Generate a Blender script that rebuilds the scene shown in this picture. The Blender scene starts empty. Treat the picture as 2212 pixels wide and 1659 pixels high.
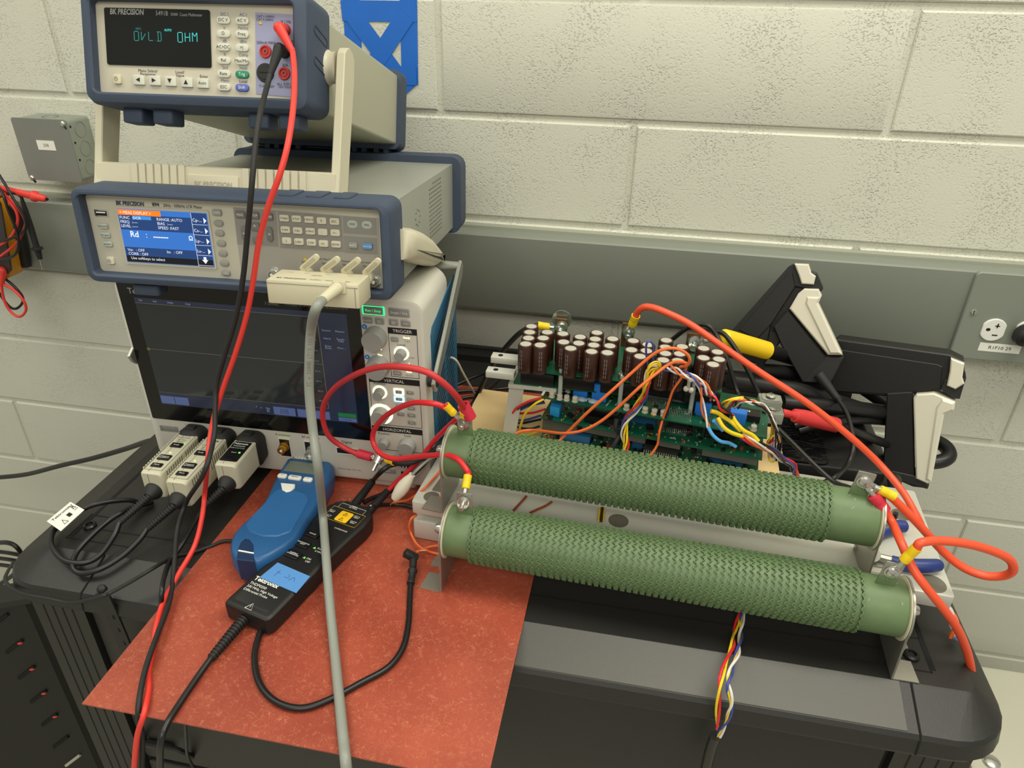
import bpy, math, random
from mathutils import Vector as V, Matrix
rnd = random.Random(7)
PI = math.pi
sc = bpy.context.scene
COL = sc.collection

# ---------------------------------------------------------------- camera
CAM = V((0, 0, 1.52)); FPX = 1550.0
_Y, _P, _R = -.18, .515, .017
CF = V((math.sin(_Y)*math.cos(_P), math.cos(_Y)*math.cos(_P), -math.sin(_P)))
_r0 = V((math.cos(_Y), -math.sin(_Y), 0)); _u0 = _r0.cross(CF)
CR = math.cos(_R)*_r0 + math.sin(_R)*_u0
CU = -math.sin(_R)*_r0 + math.cos(_R)*_u0
cd = bpy.data.cameras.new('camera'); cam = bpy.data.objects.new('camera', cd); COL.objects.link(cam)
cam.matrix_world = Matrix(((CR.x, CU.x, -CF.x, CAM.x), (CR.y, CU.y, -CF.y, CAM.y), (CR.z, CU.z, -CF.z, CAM.z), (0, 0, 0, 1)))
cd.sensor_width = 36; cd.sensor_fit = 'HORIZONTAL'; cd.lens = FPX/2212*36; cd.clip_start = .01
sc.camera = cam

# ---------------------------------------------------------------- light
w = bpy.data.worlds.new('world'); sc.world = w; w.use_nodes = True
w.node_tree.nodes['Background'].inputs[0].default_value = (1.0, .97, .84, 1)
w.node_tree.nodes['Background'].inputs[1].default_value = .38
def area(name, loc, sx, sy, power, aim=None, col=(1, .968, .83)):
    l = bpy.data.lights.new(name, 'AREA'); l.shape = 'RECTANGLE'; l.size = sx; l.size_y = sy; l.energy = power; l.color = col
    o = bpy.data.objects.new(name, l); COL.objects.link(o); o.location = loc
    if aim: o.rotation_euler = (V(aim)-V(loc)).to_track_quat('-Z', 'Y').to_euler()
    return o
area('ceiling_light', (.60, .50, 2.75), 1.3, .6, 21)
area('ceiling_light', (-1.35, .35, 2.75), 1.2, .6, 12)
area('ceiling_light', (.2, -1.5, 2.75), 2.4, 1.2, 46)
sc.view_settings.view_transform = 'Standard'; sc.view_settings.look = 'None'
sc.view_settings.exposure = 0.12; sc.view_settings.gamma = 1.0; sc.view_settings.use_curve_mapping = False

# ---------------------------------------------------------------- helpers
def ray(u, v): return CF + CR*((u-1106)/FPX) + CU*((829.5-v)/FPX)
def at(u, v, z=None, y=None, x=None, d=None):
    """the point seen at photo pixel u,v that lies at world height z, or depth y, or side x, or distance d"""
    r = ray(u, v)
    if z is not None: t = (z-CAM.z)/r.z
    elif y is not None: t = y/r.y
    elif x is not None: t = x/r.x
    else: t = d
    return CAM + r*t
ZT = .951      # cart top
def fr(loc, yaw=0, tilt=0, roll=0):
    y, t, r = map(math.radians, (yaw, tilt, roll))
    return Matrix.Translation(V(loc)) @ Matrix.Rotation(y, 4, 'Z') @ Matrix.Rotation(-t, 4, 'X') @ Matrix.Rotation(r, 4, 'Y')
def facing(F, u, v, y=0.0):
    """local x,z on the plane local-y=y of frame F seen at pixel"""
    Fi = F.inverted(); o = Fi @ CAM; d = Fi.to_3x3() @ ray(u, v)
    t = (y-o.y)/d.y; p = o+d*t
    return p.x, p.z
def local(F, u, v, x=None, y=None, z=None):
    Fi = F.inverted(); o = Fi @ CAM; d = Fi.to_3x3() @ ray(u, v)
    if x is not None: t = (x-o.x)/d.x
    elif y is not None: t = (y-o.y)/d.y
    else: t = (z-o.z)/d.z
    return o+d*t

def rrect(w, h, r, n=4, cx=0, cy=0):
    r = max(1e-5, min(r, w/2-1e-5, h/2-1e-5)); out = []
    for (sx, sy, a0) in ((1, 1, 0), (-1, 1, 90), (-1, -1, 180), (1, -1, 270)):
        for i in range(n+1):
            a = math.radians(a0+90*i/n)
            out.append((cx+sx*(w/2-r)+r*math.cos(a), cy+sy*(h/2-r)+r*math.sin(a)))
    return out
I4 = Matrix.Identity(4)
XZ = Matrix(((1, 0, 0, 0), (0, 0, -1, 0), (0, 1, 0, 0), (0, 0, 0, 1)))   # local (x,y,z) -> (x,-z,y): draws on a face that looks towards -y
def T(x, y, z): return Matrix.Translation((x, y, z))
def RZ(a): return Matrix.Rotation(math.radians(a), 4, 'Z')
def RX(a): return Matrix.Rotation(math.radians(a), 4, 'X')
def RY(a): return Matrix.Rotation(math.radians(a), 4, 'Y')
def axis_m(p0, p1):
    p0, p1 = V(p0), V(p1); q = (p1-p0).to_track_quat('Z', 'Y')
    return Matrix.Translation(p0) @ q.to_matrix().to_4x4()
def catmull(pts, n=8):
    pts = [V(p) for p in pts]
    if len(pts) < 3: return pts
    P = [2*pts[0]-pts[1]]+pts+[2*pts[-1]-pts[-2]]; out = []
    for i in range(1, len(P)-2):
        a, b, c, d = P[i-1:i+3]
        for k in range(n):
            t = k/n
            out.append(.5*((2*b)+(c-a)*t+(2*a-5*b+4*c-d)*t*t+(3*b-a-3*c+d)*t**3))
    out.append(pts[-1]); return out

class G:
    def __init__(s): s.v = []; s.f = []; s.m = []
    def add(s, vs, fs, M=None, mi=0):
        o = len(s.v)
        s.v += [(M @ V(p)) if M is not None else V(p) for p in vs]
        s.f += [[i+o for i in f] for f in fs]; s.m += [mi]*len(fs); return s
    def loft(s, rings, M=None, mi=0, cap=(True, True), closed=True):
        n = len(rings[0]); vs = [p for r in rings for p in r]; fs = []
        for k in range(len(rings)-1):
            for i in range(n if closed else n-1):
                j = (i+1) % n; a = k*n
                fs.append([a+i, a+j, a+n+j, a+n+i])
        if cap[0]: fs.append(list(range(n))[::-1])
        if cap[1]: fs.append([(len(rings)-1)*n+i for i in range(n)])
        return s.add(vs, fs, M, mi)
    def box(s, x0, x1, y0, y1, z0, z1, M=None, mi=0):
        vs = [(x, y, z) for z in (z0, z1) for y in (y0, y1) for x in (x0, x1)]
        return s.add(vs, [[0, 2, 3, 1], [4, 5, 7, 6], [0, 1, 5, 4], [2, 6, 7, 3], [0, 4, 6, 2], [1, 3, 7, 5]], M, mi)
    def rbox(s, cx, cy, cz, w, h, d, r=.002, b=.001, M=None, mi=0, nb=2, bot=True, n=3, taper=0):
        """rounded slab: plan w x h centred cx,cy, from z=cz to cz+d; edges rolled by b"""
        R = []
        b = min(b, d/2-1e-6, w/2-1e-6, h/2-1e-6)
        prof = [(b*(1-math.sin(a*PI/2/nb)), b*(1-math.cos(a*PI/2/nb))) for a in range(nb+1)]
        if bot: R += [(i, z) for i, z in prof] 
        else: R += [(0, 0)]
        R += [(i, d-z) for i, z in reversed(prof)]
        rings = [[(x, y, cz+z) for x, y in rrect(w-2*i-2*taper*z/d, h-2*i-2*taper*z/d, r-i, n, cx, cy)] for i, z in R]
        return s.loft(rings, M, mi)
    def face(s, F, u, v, w, h, d, r=.001, b=.0006, mi=0, y=0.0, taper=0, out=None):
        """a rounded raised pad on the front (-y) side of frame F, centred on pixel u,v"""
        x, z = facing(F, u, v, y)
        return s.rbox(x, z, 0, w, h, d, r, b, T(0, y, 0) @ XZ, mi, bot=False, taper=taper)
    def prism(s, poly, z0, z1, M=None, mi=0, b=0):
        if b:
            c = V((sum(p[0] for p in poly)/len(poly), sum(p[1] for p in poly)/len(poly)))
            q = offset(poly, b)
            rings = [[(x, y, z0) for x, y in q], [(x, y, z0+b) for x, y in poly], [(x, y, z1-b) for x, y in poly], [(x, y, z1) for x, y in q]]
        else: rings = [[(x, y, z0) for x, y in poly], [(x, y, z1) for x, y in poly]]
        return s.loft(rings, M, mi)
    def cyl(s, p0, p1, r0, r1=None, n=20, mi=0, cap=(True, True), M=None):
        r1 = r0 if r1 is None else r1; A = axis_m(p0, p1); L = (V(p1)-V(p0)).length
        if M is not None: A = M @ A
        c = [(math.cos(2*PI*i/n), math.sin(2*PI*i/n)) for i in range(n)]
        return s.loft([[(r0*a, r0*b, 0) for a, b in c], [(r1*a, r1*b, L) for a, b in c]], A, mi, cap)
    def lathe(s, prof, p0, p1, n=24, mi=0, M=None):
        """prof: (radius, distance along p0->p1)"""
        A = axis_m(p0, p1)
        if M is not None: A = M @ A
        c = [(math.cos(2*PI*i/n), math.sin(2*PI*i/n)) for i in range(n)]
        return s.loft([[(max(r, 1e-6)*a, max(r, 1e-6)*b, z) for a, b in c] for r, z in prof], A, mi)
    def tube(s, pts, r, n=8, mi=0, sub=8, cap=True, M=None):
        P = catmull(pts, sub) if sub else [V(p) for p in pts]
        if M is not None: P = [M @ p for p in P]
        rr = r if callable(r) else (lambda t: r)
        rings = []; up = None
        for i, p in enumerate(P):
            a = P[max(i-1, 0)]; b = P[min(i+1, len(P)-1)]; t = (b-a)
            if t.length < 1e-9: t = V((0, 0, 1))
            t.normalize()
            if up is None:
                up = t.orthogonal().normalized()
            up = (up - t*up.dot(t)); up = up.normalized() if up.length > 1e-6 else t.orthogonal().normalized()
            q = t.cross(up); R_ = rr(i/(len(P)-1))
            rings.append([p+(up*math.cos(2*PI*k/n)+q*math.sin(2*PI*k/n))*R_ for k in range(n)])
        return s.loft(rings, None, mi, (cap, cap))
    def sphere(s, c, r, n=16, m=8, mi=0, M=None, sc_=(1, 1, 1)):
        rings = []
        for k in range(m+1):
            a = -PI/2+PI*k/m
            rings.append([(c[0]+sc_[0]*max(r*math.cos(a), 1e-6)*math.cos(2*PI*i/n), c[1]+sc_[1]*max(r*math.cos(a), 1e-6)*math.sin(2*PI*i/n), c[2]+sc_[2]*r*math.sin(a)) for i in range(n)])
        return s.loft(rings, M, mi)
    def text(s, txt, M, size=.004, align='CENTER', bold=0, shear=0, wid=1.0, mi=0, sp=1.0):
        cu = bpy.data.curves.new('t', 'FONT'); cu.body = txt; cu.size = size; cu.align_x = align; cu.align_y = 'CENTER'
        cu.resolution_u = 2; cu.offset = bold*size; cu.shear = shear; cu.space_character = sp; cu.space_line = .8
        ob = bpy.data.objects.new('t', cu)
        me = bpy.data.meshes.new_from_object(ob)
        s.add([p.co.copy() for p in me.vertices], [list(p.vertices) for p in me.polygons], M @ Matrix.Diagonal((wid, 1, 1, 1)), mi)
        bpy.data.objects.remove(ob); bpy.data.curves.remove(cu); bpy.data.meshes.remove(me)
        return s
    def ftext(s, F, u, v, txt, size=.003, y=-.0003, **k):
        x, z = facing(F, u, v, y); return s.text(txt, T(x, y, z) @ XZ, size, **k)

def offset(poly, b):
    n = len(poly); out = []
    A = sum(poly[i][0]*poly[(i+1) % n][1]-poly[(i+1) % n][0]*poly[i][1] for i in range(n))
    sg = 1 if A > 0 else -1
    for i in range(n):
        p0, p1, p2 = V(poly[i-1]), V(poly[i]), V(poly[(i+1) % n])
        e1 = (p1-p0).normalized() if (p1-p0).length > 1e-9 else V((1, 0)); e2 = (p2-p1).normalized() if (p2-p1).length > 1e-9 else e1
        n1 = V((-e1.y, e1.x))*sg; n2 = V((-e2.y, e2.x))*sg; m = n1+n2
        if m.length < 1e-6: m = n1
        m = m.normalized(); c = max(.35, m.dot(n1)); out.append(tuple(p1+m*(b/c)))
    return out

def _lin(c): return c/12.92 if c <= .04045 else ((c+.055)/1.055)**2.4
MATS = {}
def mat(name, rgb, rough=.5, metal=0, emit=None, es=1.0, bump=None, spec=.5, alpha=1, trans=0, var=None, coat=0):
    if name in MATS: return MATS[name]
    m = bpy.data.materials.new(name); m.use_nodes = True; nt = m.node_tree; b = nt.nodes['Principled BSDF']
    c = tuple(_lin(x/255) for x in rgb)+(1,)
    b.inputs['Base Color'].default_value = c; b.inputs['Roughness'].default_value = rough; b.inputs['Metallic'].default_value = metal
    b.inputs['Specular IOR Level'].default_value = spec; b.inputs['Alpha'].default_value = alpha
    if coat: b.inputs['Coat Weight'].default_value = coat
    if trans: b.inputs['Transmission Weight'].default_value = trans
    if emit:
        b.inputs['Emission Color'].default_value = tuple(_lin(x/255) for x in emit)+(1,); b.inputs['Emission Strength'].default_value = es
    if bump or var:
        tc = nt.nodes.new('ShaderNodeTexCoord')
    if bump:   # (scale, strength, distance)
        n = nt.nodes.new('ShaderNodeTexNoise'); n.inputs['Scale'].default_value = bump[0]; n.inputs['Detail'].default_value = 3
        bp = nt.nodes.new('ShaderNodeBump'); bp.inputs['Strength'].default_value = bump[1]; bp.inputs['Distance'].default_value = bump[2]
        nt.links.new(tc.outputs['Object'], n.inputs['Vector']); nt.links.new(n.outputs['Fac'], bp.inputs['Height']); nt.links.new(bp.outputs['Normal'], b.inputs['Normal'])
    if var:    # (scale, amount)
        n = nt.nodes.new('ShaderNodeTexNoise'); n.inputs['Scale'].default_value = var[0]; n.inputs['Detail'].default_value = 4
        mx = nt.nodes.new('ShaderNodeMix'); mx.data_type = 'RGBA'
        mx.inputs[6].default_value = tuple(max(0, x*(1-var[1])) for x in c[:3])+(1,); mx.inputs[7].default_value = tuple(min(1, x*(1+var[1])) for x in c[:3])+(1,)
        nt.links.new(tc.outputs['Object'], n.inputs['Vector']); nt.links.new(n.outputs['Fac'], mx.inputs[0]); nt.links.new(mx.outputs[2], b.inputs['Base Color'])
    MATS[name] = m; return m

def build(name, g, m, parent=None, F=None, smooth=35, **props):
    """ONE mesh object. F takes the geometry's coordinates to the world; the object then sits under its parent, or gets its origin at its own base."""
    W = F if F is not None else I4
    vs = [W @ p for p in g.v]
    me = bpy.data.meshes.new(name)
    if parent is None:
        lo = [min(p[i] for p in vs) for i in range(3)]; hi = [max(p[i] for p in vs) for i in range(3)]
        loc = V(((lo[0]+hi[0])/2, (lo[1]+hi[1])/2, lo[2])); inv = Matrix.Translation(-loc)
    else:
        inv = WM[parent.name].inverted()
    me.from_pydata([tuple(inv @ p) for p in vs], [], g.f)
    ms = m if isinstance(m, (list, tuple)) else [m]
    for x in ms: me.materials.append(x)
    if len(ms) > 1: me.polygons.foreach_set('material_index', g.m)
    me.validate(); me.update()
    me.polygons.foreach_set('use_smooth', [True]*len(me.polygons)); me.set_sharp_from_angle(angle=math.radians(smooth))
    o = bpy.data.objects.new(name, me); COL.objects.link(o)
    if parent is None:
        o.location = loc; WM[o.name] = Matrix.Translation(loc)
    else:
        o.parent = parent; WM[o.name] = WM[parent.name].copy()
    for k, x in props.items():
        if x is not None: o[k] = x
    return o
WM = {}
def thing(name, label, cat, M=None, group=None):
    o = bpy.data.objects.new(name, None); COL.objects.link(o); M = M if M is not None else I4
    o.matrix_world = M; o.empty_display_size = .02; WM[o.name] = M.copy()
    o['label'] = label; o['category'] = cat
    if group: o['group'] = group
    return o
def single(name, g, m, label, cat, group=None, F=None, smooth=35):
    return build(name, g, m, None, F, smooth, label=label, category=cat, group=group)
def dup(o, M, label=None, parent=None, group=None):
    """copy of a thing with its parts and sub-parts"""
    c = o.copy(); COL.objects.link(c)
    if parent is None:
        c.matrix_world = M; WM[c.name] = M.copy()
        if label: c['label'] = label
        if group: c['group'] = group
    else: c.parent = parent
    for ch in list(o.children): dup(ch, None, None, c)
    return c
def cable(name, pts, r, m, label, cat='cable', group=None, sub=8, n=8):
    return single(name, G().tube(pts, r, n=n, sub=sub), m, label, cat, group, smooth=60)
# ---------------------------------------------------------------- materials
def wall_mat():
    m = bpy.data.materials.new('painted_block'); m.use_nodes = True; nt = m.node_tree; b = nt.nodes['Principled BSDF']
    b.inputs['Base Color'].default_value = tuple(_lin(x/255) for x in (212, 212, 198))+(1,); b.inputs['Roughness'].default_value = .45
    tc = nt.nodes.new('ShaderNodeTexCoord')
    n1 = nt.nodes.new('ShaderNodeTexNoise'); n1.inputs['Scale'].default_value = 330; n1.inputs['Detail'].default_value = 2.5; n1.inputs['Roughness'].default_value = .6
    n2 = nt.nodes.new('ShaderNodeTexNoise'); n2.inputs['Scale'].default_value = 11; n2.inputs['Detail'].default_value = 3
    r1 = nt.nodes.new('ShaderNodeValToRGB'); r1.color_ramp.elements[0].position = .30; r1.color_ramp.elements[1].position = .46
    r2 = nt.nodes.new('ShaderNodeValToRGB'); r2.color_ramp.elements[0].position = .36; r2.color_ramp.elements[1].position = .66
    r2.color_ramp.elements[0].color = (.25, .25, .25, 1)
    # fewer pits low on the wall
    sp = nt.nodes.new('ShaderNodeSeparateXYZ'); mr = nt.nodes.new('ShaderNodeMapRange')
    mr.inputs[1].default_value = .5; mr.inputs[2].default_value = 1.25; mr.inputs[3].default_value = .25; mr.inputs[4].default_value = 1
    mu = nt.nodes.new('ShaderNodeMath'); mu.operation = 'MULTIPLY'; mu2 = nt.nodes.new('ShaderNodeMath'); mu2.operation = 'MULTIPLY'
    bp = nt.nodes.new('ShaderNodeBump'); bp.inputs['Distance'].default_value = .0014
    L = nt.links.new
    L(tc.outputs['Object'], n1.inputs['Vector']); L(tc.outputs['Object'], n2.inputs['Vector']); L(n1.outputs['Fac'], r1.inputs[0]); L(n2.outputs['Fac'], r2.inputs[0])
    L(tc.outputs['Object'], sp.inputs[0]); L(sp.outputs['Z'], mr.inputs[0]); L(r2.outputs['Color'], mu.inputs[0]); L(mr.outputs[0], mu.inputs[1])
    L(mu.outputs[0], mu2.inputs[0]); mu2.inputs[1].default_value = .9
    L(r1.outputs['Color'], bp.inputs['Height']); L(mu2.outputs[0], bp.inputs['Strength']); L(bp.outputs['Normal'], b.inputs['Normal'])
    return m
def mat_mat():
    m = bpy.data.materials.new('red_laminate'); m.use_nodes = True; nt = m.node_tree; b = nt.nodes['Principled BSDF']; L = nt.links.new
    b.inputs['Roughness'].default_value = .38
    tc = nt.nodes.new('ShaderNodeTexCoord')
    n = nt.nodes.new('ShaderNodeTexNoise'); n.inputs['Scale'].default_value = 9; n.inputs['Detail'].default_value = 5
    r = nt.nodes.new('ShaderNodeValToRGB'); e = r.color_ramp.elements
    e[0].position = .3; e[0].color = tuple(_lin(x/255) for x in (140, 58, 42))+(1,); e[1].position = .72; e[1].color = tuple(_lin(x/255) for x in (174, 82, 60))+(1,)
    L(tc.outputs['Object'], n.inputs['Vector']); L(n.outputs['Fac'], r.inputs[0])
    prev = r.outputs['Color']
    for k, (s1, wdt) in enumerate(((85, .016), (130, .018), (190, .022), (260, .024))):
        q = nt.nodes.new('ShaderNodeTexNoise'); q.inputs['Scale'].default_value = s1; q.inputs['Detail'].default_value = 1.0; q.inputs['Distortion'].default_value = .9
        mp = nt.nodes.new('ShaderNodeMapping'); mp.inputs['Location'].default_value = (k*3.1, k*1.7, k); mp.inputs['Rotation'].default_value = (0, 0, k*1.1)
        L(tc.outputs['Object'], mp.inputs[0]); L(mp.outputs[0], q.inputs['Vector'])
        s_ = nt.nodes.new('ShaderNodeMath'); s_.operation = 'SUBTRACT'; s_.inputs[1].default_value = .5; a = nt.nodes.new('ShaderNodeMath'); a.operation = 'ABSOLUTE'
        mr = nt.nodes.new('ShaderNodeMapRange'); mr.inputs[1].default_value = 0; mr.inputs[2].default_value = wdt; mr.inputs[3].default_value = 1; mr.inputs[4].default_value = 0
        # break the lines into short fibres
        q2 = nt.nodes.new('ShaderNodeTexNoise'); q2.inputs['Scale'].default_value = s1*.8; L(tc.outputs['Object'], q2.inputs['Vector'])
        mr2 = nt.nodes.new('ShaderNodeMapRange'); mr2.inputs[1].default_value = .46; mr2.inputs[2].default_value = .60; mr2.inputs[3].default_value = 0; mr2.inputs[4].default_value = .45
        mu = nt.nodes.new('ShaderNodeMath'); mu.operation = 'MULTIPLY'
        L(q.outputs['Fac'], s_.inputs[0]); L(s_.outputs[0], a.inputs[0]); L(a.outputs[0], mr.inputs[0]); L(q2.outputs['Fac'], mr2.inputs[0]); L(mr.outputs[0], mu.inputs[0]); L(mr2.outputs[0], mu.inputs[1])
        mx = nt.nodes.new('ShaderNodeMix'); mx.data_type = 'RGBA'; mx.inputs[7].default_value = tuple(_lin(x/255) for x in (206, 134, 100))+(1,)
        L(mu.outputs[0], mx.inputs[0]); L(prev, mx.inputs[6]); prev = mx.outputs[2]
    L(prev, b.inputs['Base Color']); return m
m_wall = wall_mat(); m_mat = mat_mat()
m_floor = mat('floor_vinyl', (176, 174, 158), .45, var=(6, .12))
m_race = mat('grey_enamel', (132, 137, 127), .5, bump=(300, .08, .0006))
m_galv = mat('galvanised_steel', (156, 162, 150), .5, .35, var=(30, .12), bump=(200, .1, .0005))
m_galvd = mat('dull_steel_cover', (138, 140, 134), .5, .35, var=(14, .1))
m_zinc = mat('zinc_bright', (205, 205, 198), .25, .9)
m_steel = mat('steel_plate', (166, 164, 154), .38, .75, bump=(400, .06, .0003))
m_alu = mat('aluminium_slab', (204, 204, 194), .5, .25, var=(9, .06))
m_black = mat('black_plastic', (20, 20, 19), .5, bump=(900, .12, .0004))
m_cart = mat('cart_plastic', (34, 33, 31), .42, bump=(1400, .25, .0005))
m_cartd = mat('cart_dark', (24, 23, 22), .5, bump=(1400, .2, .0005))
m_void = mat('void_black', (8, 8, 8), .8)
m_gloss = mat('glossy_black', (10, 10, 11), .12)
m_dark = mat('print_dark', (45, 48, 55), .6)
m_blackp = mat('print_black', (18, 18, 18), .6)
m_white = mat('print_white', (232, 232, 226), .6)
m_grey = mat('print_grey', (120, 118, 112), .6)
m_paper = mat('label_paper', (236, 236, 226), .6)
m_cream = mat('cream_plastic', (206, 200, 172), .45, bump=(1200, .1, .0003))
m_beige = mat('beige_panel', (196, 190, 172), .5)
m_boot = mat('blue_rubber', (60, 72, 92), .62, bump=(1500, .15, .0004))
m_bodyg = mat('instrument_grey', (176, 175, 155), .5, bump=(900, .1, .0003))
m_lcrbody = mat('lcr_grey', (168, 170, 160), .42, .25, var=(12, .04))
m_wht = mat('scope_white', (206, 203, 192), .42, bump=(1500, .06, .0003))
m_teal = mat('teal_side', (32, 96, 130), .5)
m_knob = mat('grey_knob', (150, 150, 146), .45)
m_btn = mat('grey_button', (138, 138, 134), .5)
m_rim = mat('button_rim', (176, 174, 165), .5)
m_red = mat('red_rubber', (226, 60, 50), .45)
m_redp = mat('red_sleeve', (206, 44, 66), .5)
m_redw = mat('red_wire', (214, 40, 48), .35)
m_org = mat('orange_red_wire', (232, 84, 48), .4)
m_orange = mat('orange_wire', (232, 110, 50), .45)
m_yel = mat('yellow_sleeve', (238, 200, 20), .45)
m_blk = mat('black_rubber', (22, 22, 23), .38)
m_blkm = mat('black_matt_rubber', (30, 30, 30), .6)
m_gcab = mat('grey_cable', (142, 146, 138), .4)
m_green = mat('green_enamel', (98, 120, 82), .5, var=(60, .16), bump=(300, .15, .0006))
m_pcb = mat('pcb_green', (14, 82, 56), .35, var=(90, .35))
m_brown = mat('capacitor_sleeve', (54, 30, 22), .3)
m_captop = mat('capacitor_top', (196, 192, 180), .5, .3)
m_blueb = mat('blue_relay', (40, 120, 214), .4)
m_blued = mat('blue_connector', (34, 92, 136), .45)
m_blkc = mat('black_component', (16, 16, 17), .35)
m_wood = mat('plywood', (222, 192, 138), .55, var=(14, .10))
m_blue = mat('blue_tape', (26, 106, 204), .6, var=(25, .07), bump=(60, .2, .0005))
m_blutag = mat('blue_tape_pale', (84, 142, 206), .6, bump=(70, .3, .0006))
m_monblue = mat('tachometer_blue', (34, 88, 140), .4)
m_ylw = mat('meter_yellow', (222, 150, 20), .45)
m_navy = mat('navy_grip', (36, 56, 124), .4)
m_trig = mat('white_trigger', (214, 210, 192), .25)
m_gold = mat('brass', (196, 150, 60), .3, .9)
m_clear = mat('clear_standoff', (190, 195, 190), .2, .2)
m_bluew = mat('blue_wire', (60, 74, 150), .4)
m_ltblue = mat('light_blue_sleeve', (90, 168, 230), .45)
m_whitew = mat('white_wire', (226, 222, 214), .4)
m_yellw = mat('yellow_wire', (232, 200, 30), .4)
m_lav = mat('lavender_panel', (150, 152, 184), .5)
# ---------------------------------------------------------------- the room
YW = 1.135; RH = .161; Z0 = 1.496; BW = .65
g = G()
g.add([(-2.6, YW+.0045, 0), (2.2, YW+.0045, 0), (2.2, YW+.0045, 2.8), (-2.6, YW+.0045, 2.8)], [[0, 1, 2, 3]])
for k in range(-9, 10):
    zt_ = Z0-k*RH; zb = zt_-RH
    if zb > 2.8 or zt_ < 0: continue
    off_ = -.326 + (.298 if k % 2 else 0)
    for n in range(-5, 6):
        x0 = off_+n*BW; x1 = x0+BW
        if x1 < -2.6 or x0 > 2.2: continue
        a, b_, c_ = .0048, .0072, .0042
        jig = lambda: rnd.uniform(-.0005, .0005)
        pr = [(a, YW+.0046), (b_*.72, YW+.0015+jig()), (b_, YW+jig()*.4)]
        rings = []
        for i, y in pr:
            rings.append([(x0+i, y, zb+i), (x1-i, y, zb+i), (x1-i, y, zt_-i), (x0+i, y, zt_-i)])
        g.loft(rings, cap=(False, True))
single_wall = build('wall_back', g, m_wall, None, None, 25, kind='structure')
g = G().box(-2.6, 2.2, -2.2, YW, -.02, 0)
build('floor', g, m_floor, None, None, 30, kind='structure')

# cable raceway along the wall
t = thing('cable_raceway', 'long grey enamelled metal raceway running along the block wall behind the equipment', 'raceway', T(-.4, YW, 1.033))
g = G(); prof = [(YW-.0006, 1.162), (1.0905, 1.1625), (1.0885, 1.160), (1.0885, 1.036), (1.0905, 1.033), (YW-.0006, 1.033)]
g.loft([[(x, y, z) for y, z in prof] for x in (-2.2, 2.0)])
build('cover', g, m_race, t)
g = G().box(-2.2, 2.0, 1.120, YW-.0006, 1.1622, 1.1665)
build('back_flange', g, mat('raceway_edge', (158, 160, 146), .45), t)
# outlet plate at the right
t = thing('outlet_plate', 'raised grey outlet cover on the raceway with two round sockets, at the right edge', 'outlet plate', T(.62, 1.088, 1.03))
g = G()
p0 = at(2112, 589, y=1.083); p1 = at(2054, 750, y=1.083)
x0 = (p0.x+p1.x)/2; x1 = x0+.26; zt1, zb1 = 1.1635, 1.026
ol = rrect(x1-x0, zt1-zb1, .007, 4, (x0+x1)/2, (zt1+zb1)/2)
g.loft([[(x, y, z) for x, z in offset(ol, o_)] for o_, y in ((0, 1.0895), (0, 1.084), (.0015, 1.0822))], cap=(False, True))
build('plate', g, m_race, t)
FO = T(0, 1.0822, 0)
def socket(u, v, parent):
    x, z = facing(FO, u, v)
    g = G(); pl = []
    for i in range(40):
        a = 2*PI*i/40; pl.append((max(-.0158, min(.0158, .0178*math.cos(a))), .0178*math.sin(a)))
    g.loft([[(x+a*s, y, z+b*s) for a, b in pl] for s, y in ((1, 1.0822), (1, 1.0806), (.94, 1.0798))], cap=(False, True))
    o = build('socket', g, m_white, parent)
    g = G()
    g.rbox(x-.0075, z+.0005, 0, .006, .0045, .0003, .002, .0001, T(0, 1.0798, 0) @ XZ)
    g.box(x+.0025, x+.0042, 1.0794, 1.0798, z+.004, z+.011); g.box(x+.0, x+.0065, 1.0794, 1.0798, z+.0065, z+.0078)
    g.box(x, x+.0075, 1.0794, 1.0798, z-.0085, z-.0068)
    build('slots', g, m_void, o)
    return x, z
xs, zs = socket(2145, 712, t); socket(2218, 716, t)
g = G(); sx, sz = facing(FO, 2103, 674); g.cyl((sx, 1.0822, sz), (sx, 1.0802, sz), .0042, .0036, 16)
build('screw', g, m_galv, t); g = G().box(sx-.0005, sx+.0005, 1.0799, 1.0803, sz-.0036, sz+.0036); build('screw_slot', g, m_void, t)
g = G(); lx, lz = facing(FO, 2159, 752); g.box(lx-.0285, lx+.0285, 1.0818, 1.0823, lz-.0068, lz+.0068)
lb = build('label_sticker', g, m_paper, t, label='white sticker reading R1F10 29')
build('lettering', G().text('R1F10 29', T(lx, 1.0815, lz) @ XZ, .0075, wid=1.1), m_dark, lb)
# plug
t = thing('power_plug', 'round black power plug pushed into the right socket at the photo edge', 'plug', T(.59, 1.08, 1.1))
g = G(); pc = at(2214, 722, y=1.07); g.lathe([(.001, 0), (.012, .001), (.0165, .006), (.0165, .016), (.012, .020), (.009, .034), (.006, .045)], (pc.x-.002, 1.0795, pc.z), (pc.x+.01, 1.03, pc.z-.004))
build('plug_body', g, m_blkm, t)
g = G().tube([(pc.x+.009, 1.036, pc.z-.004), (pc.x+.02, 1.01, pc.z-.006), (pc.x+.06, 1.0, pc.z-.010), (pc.x+.12, 1.0, pc.z-.03)], .0042); build('cord', g, m_blk, t)

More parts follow.
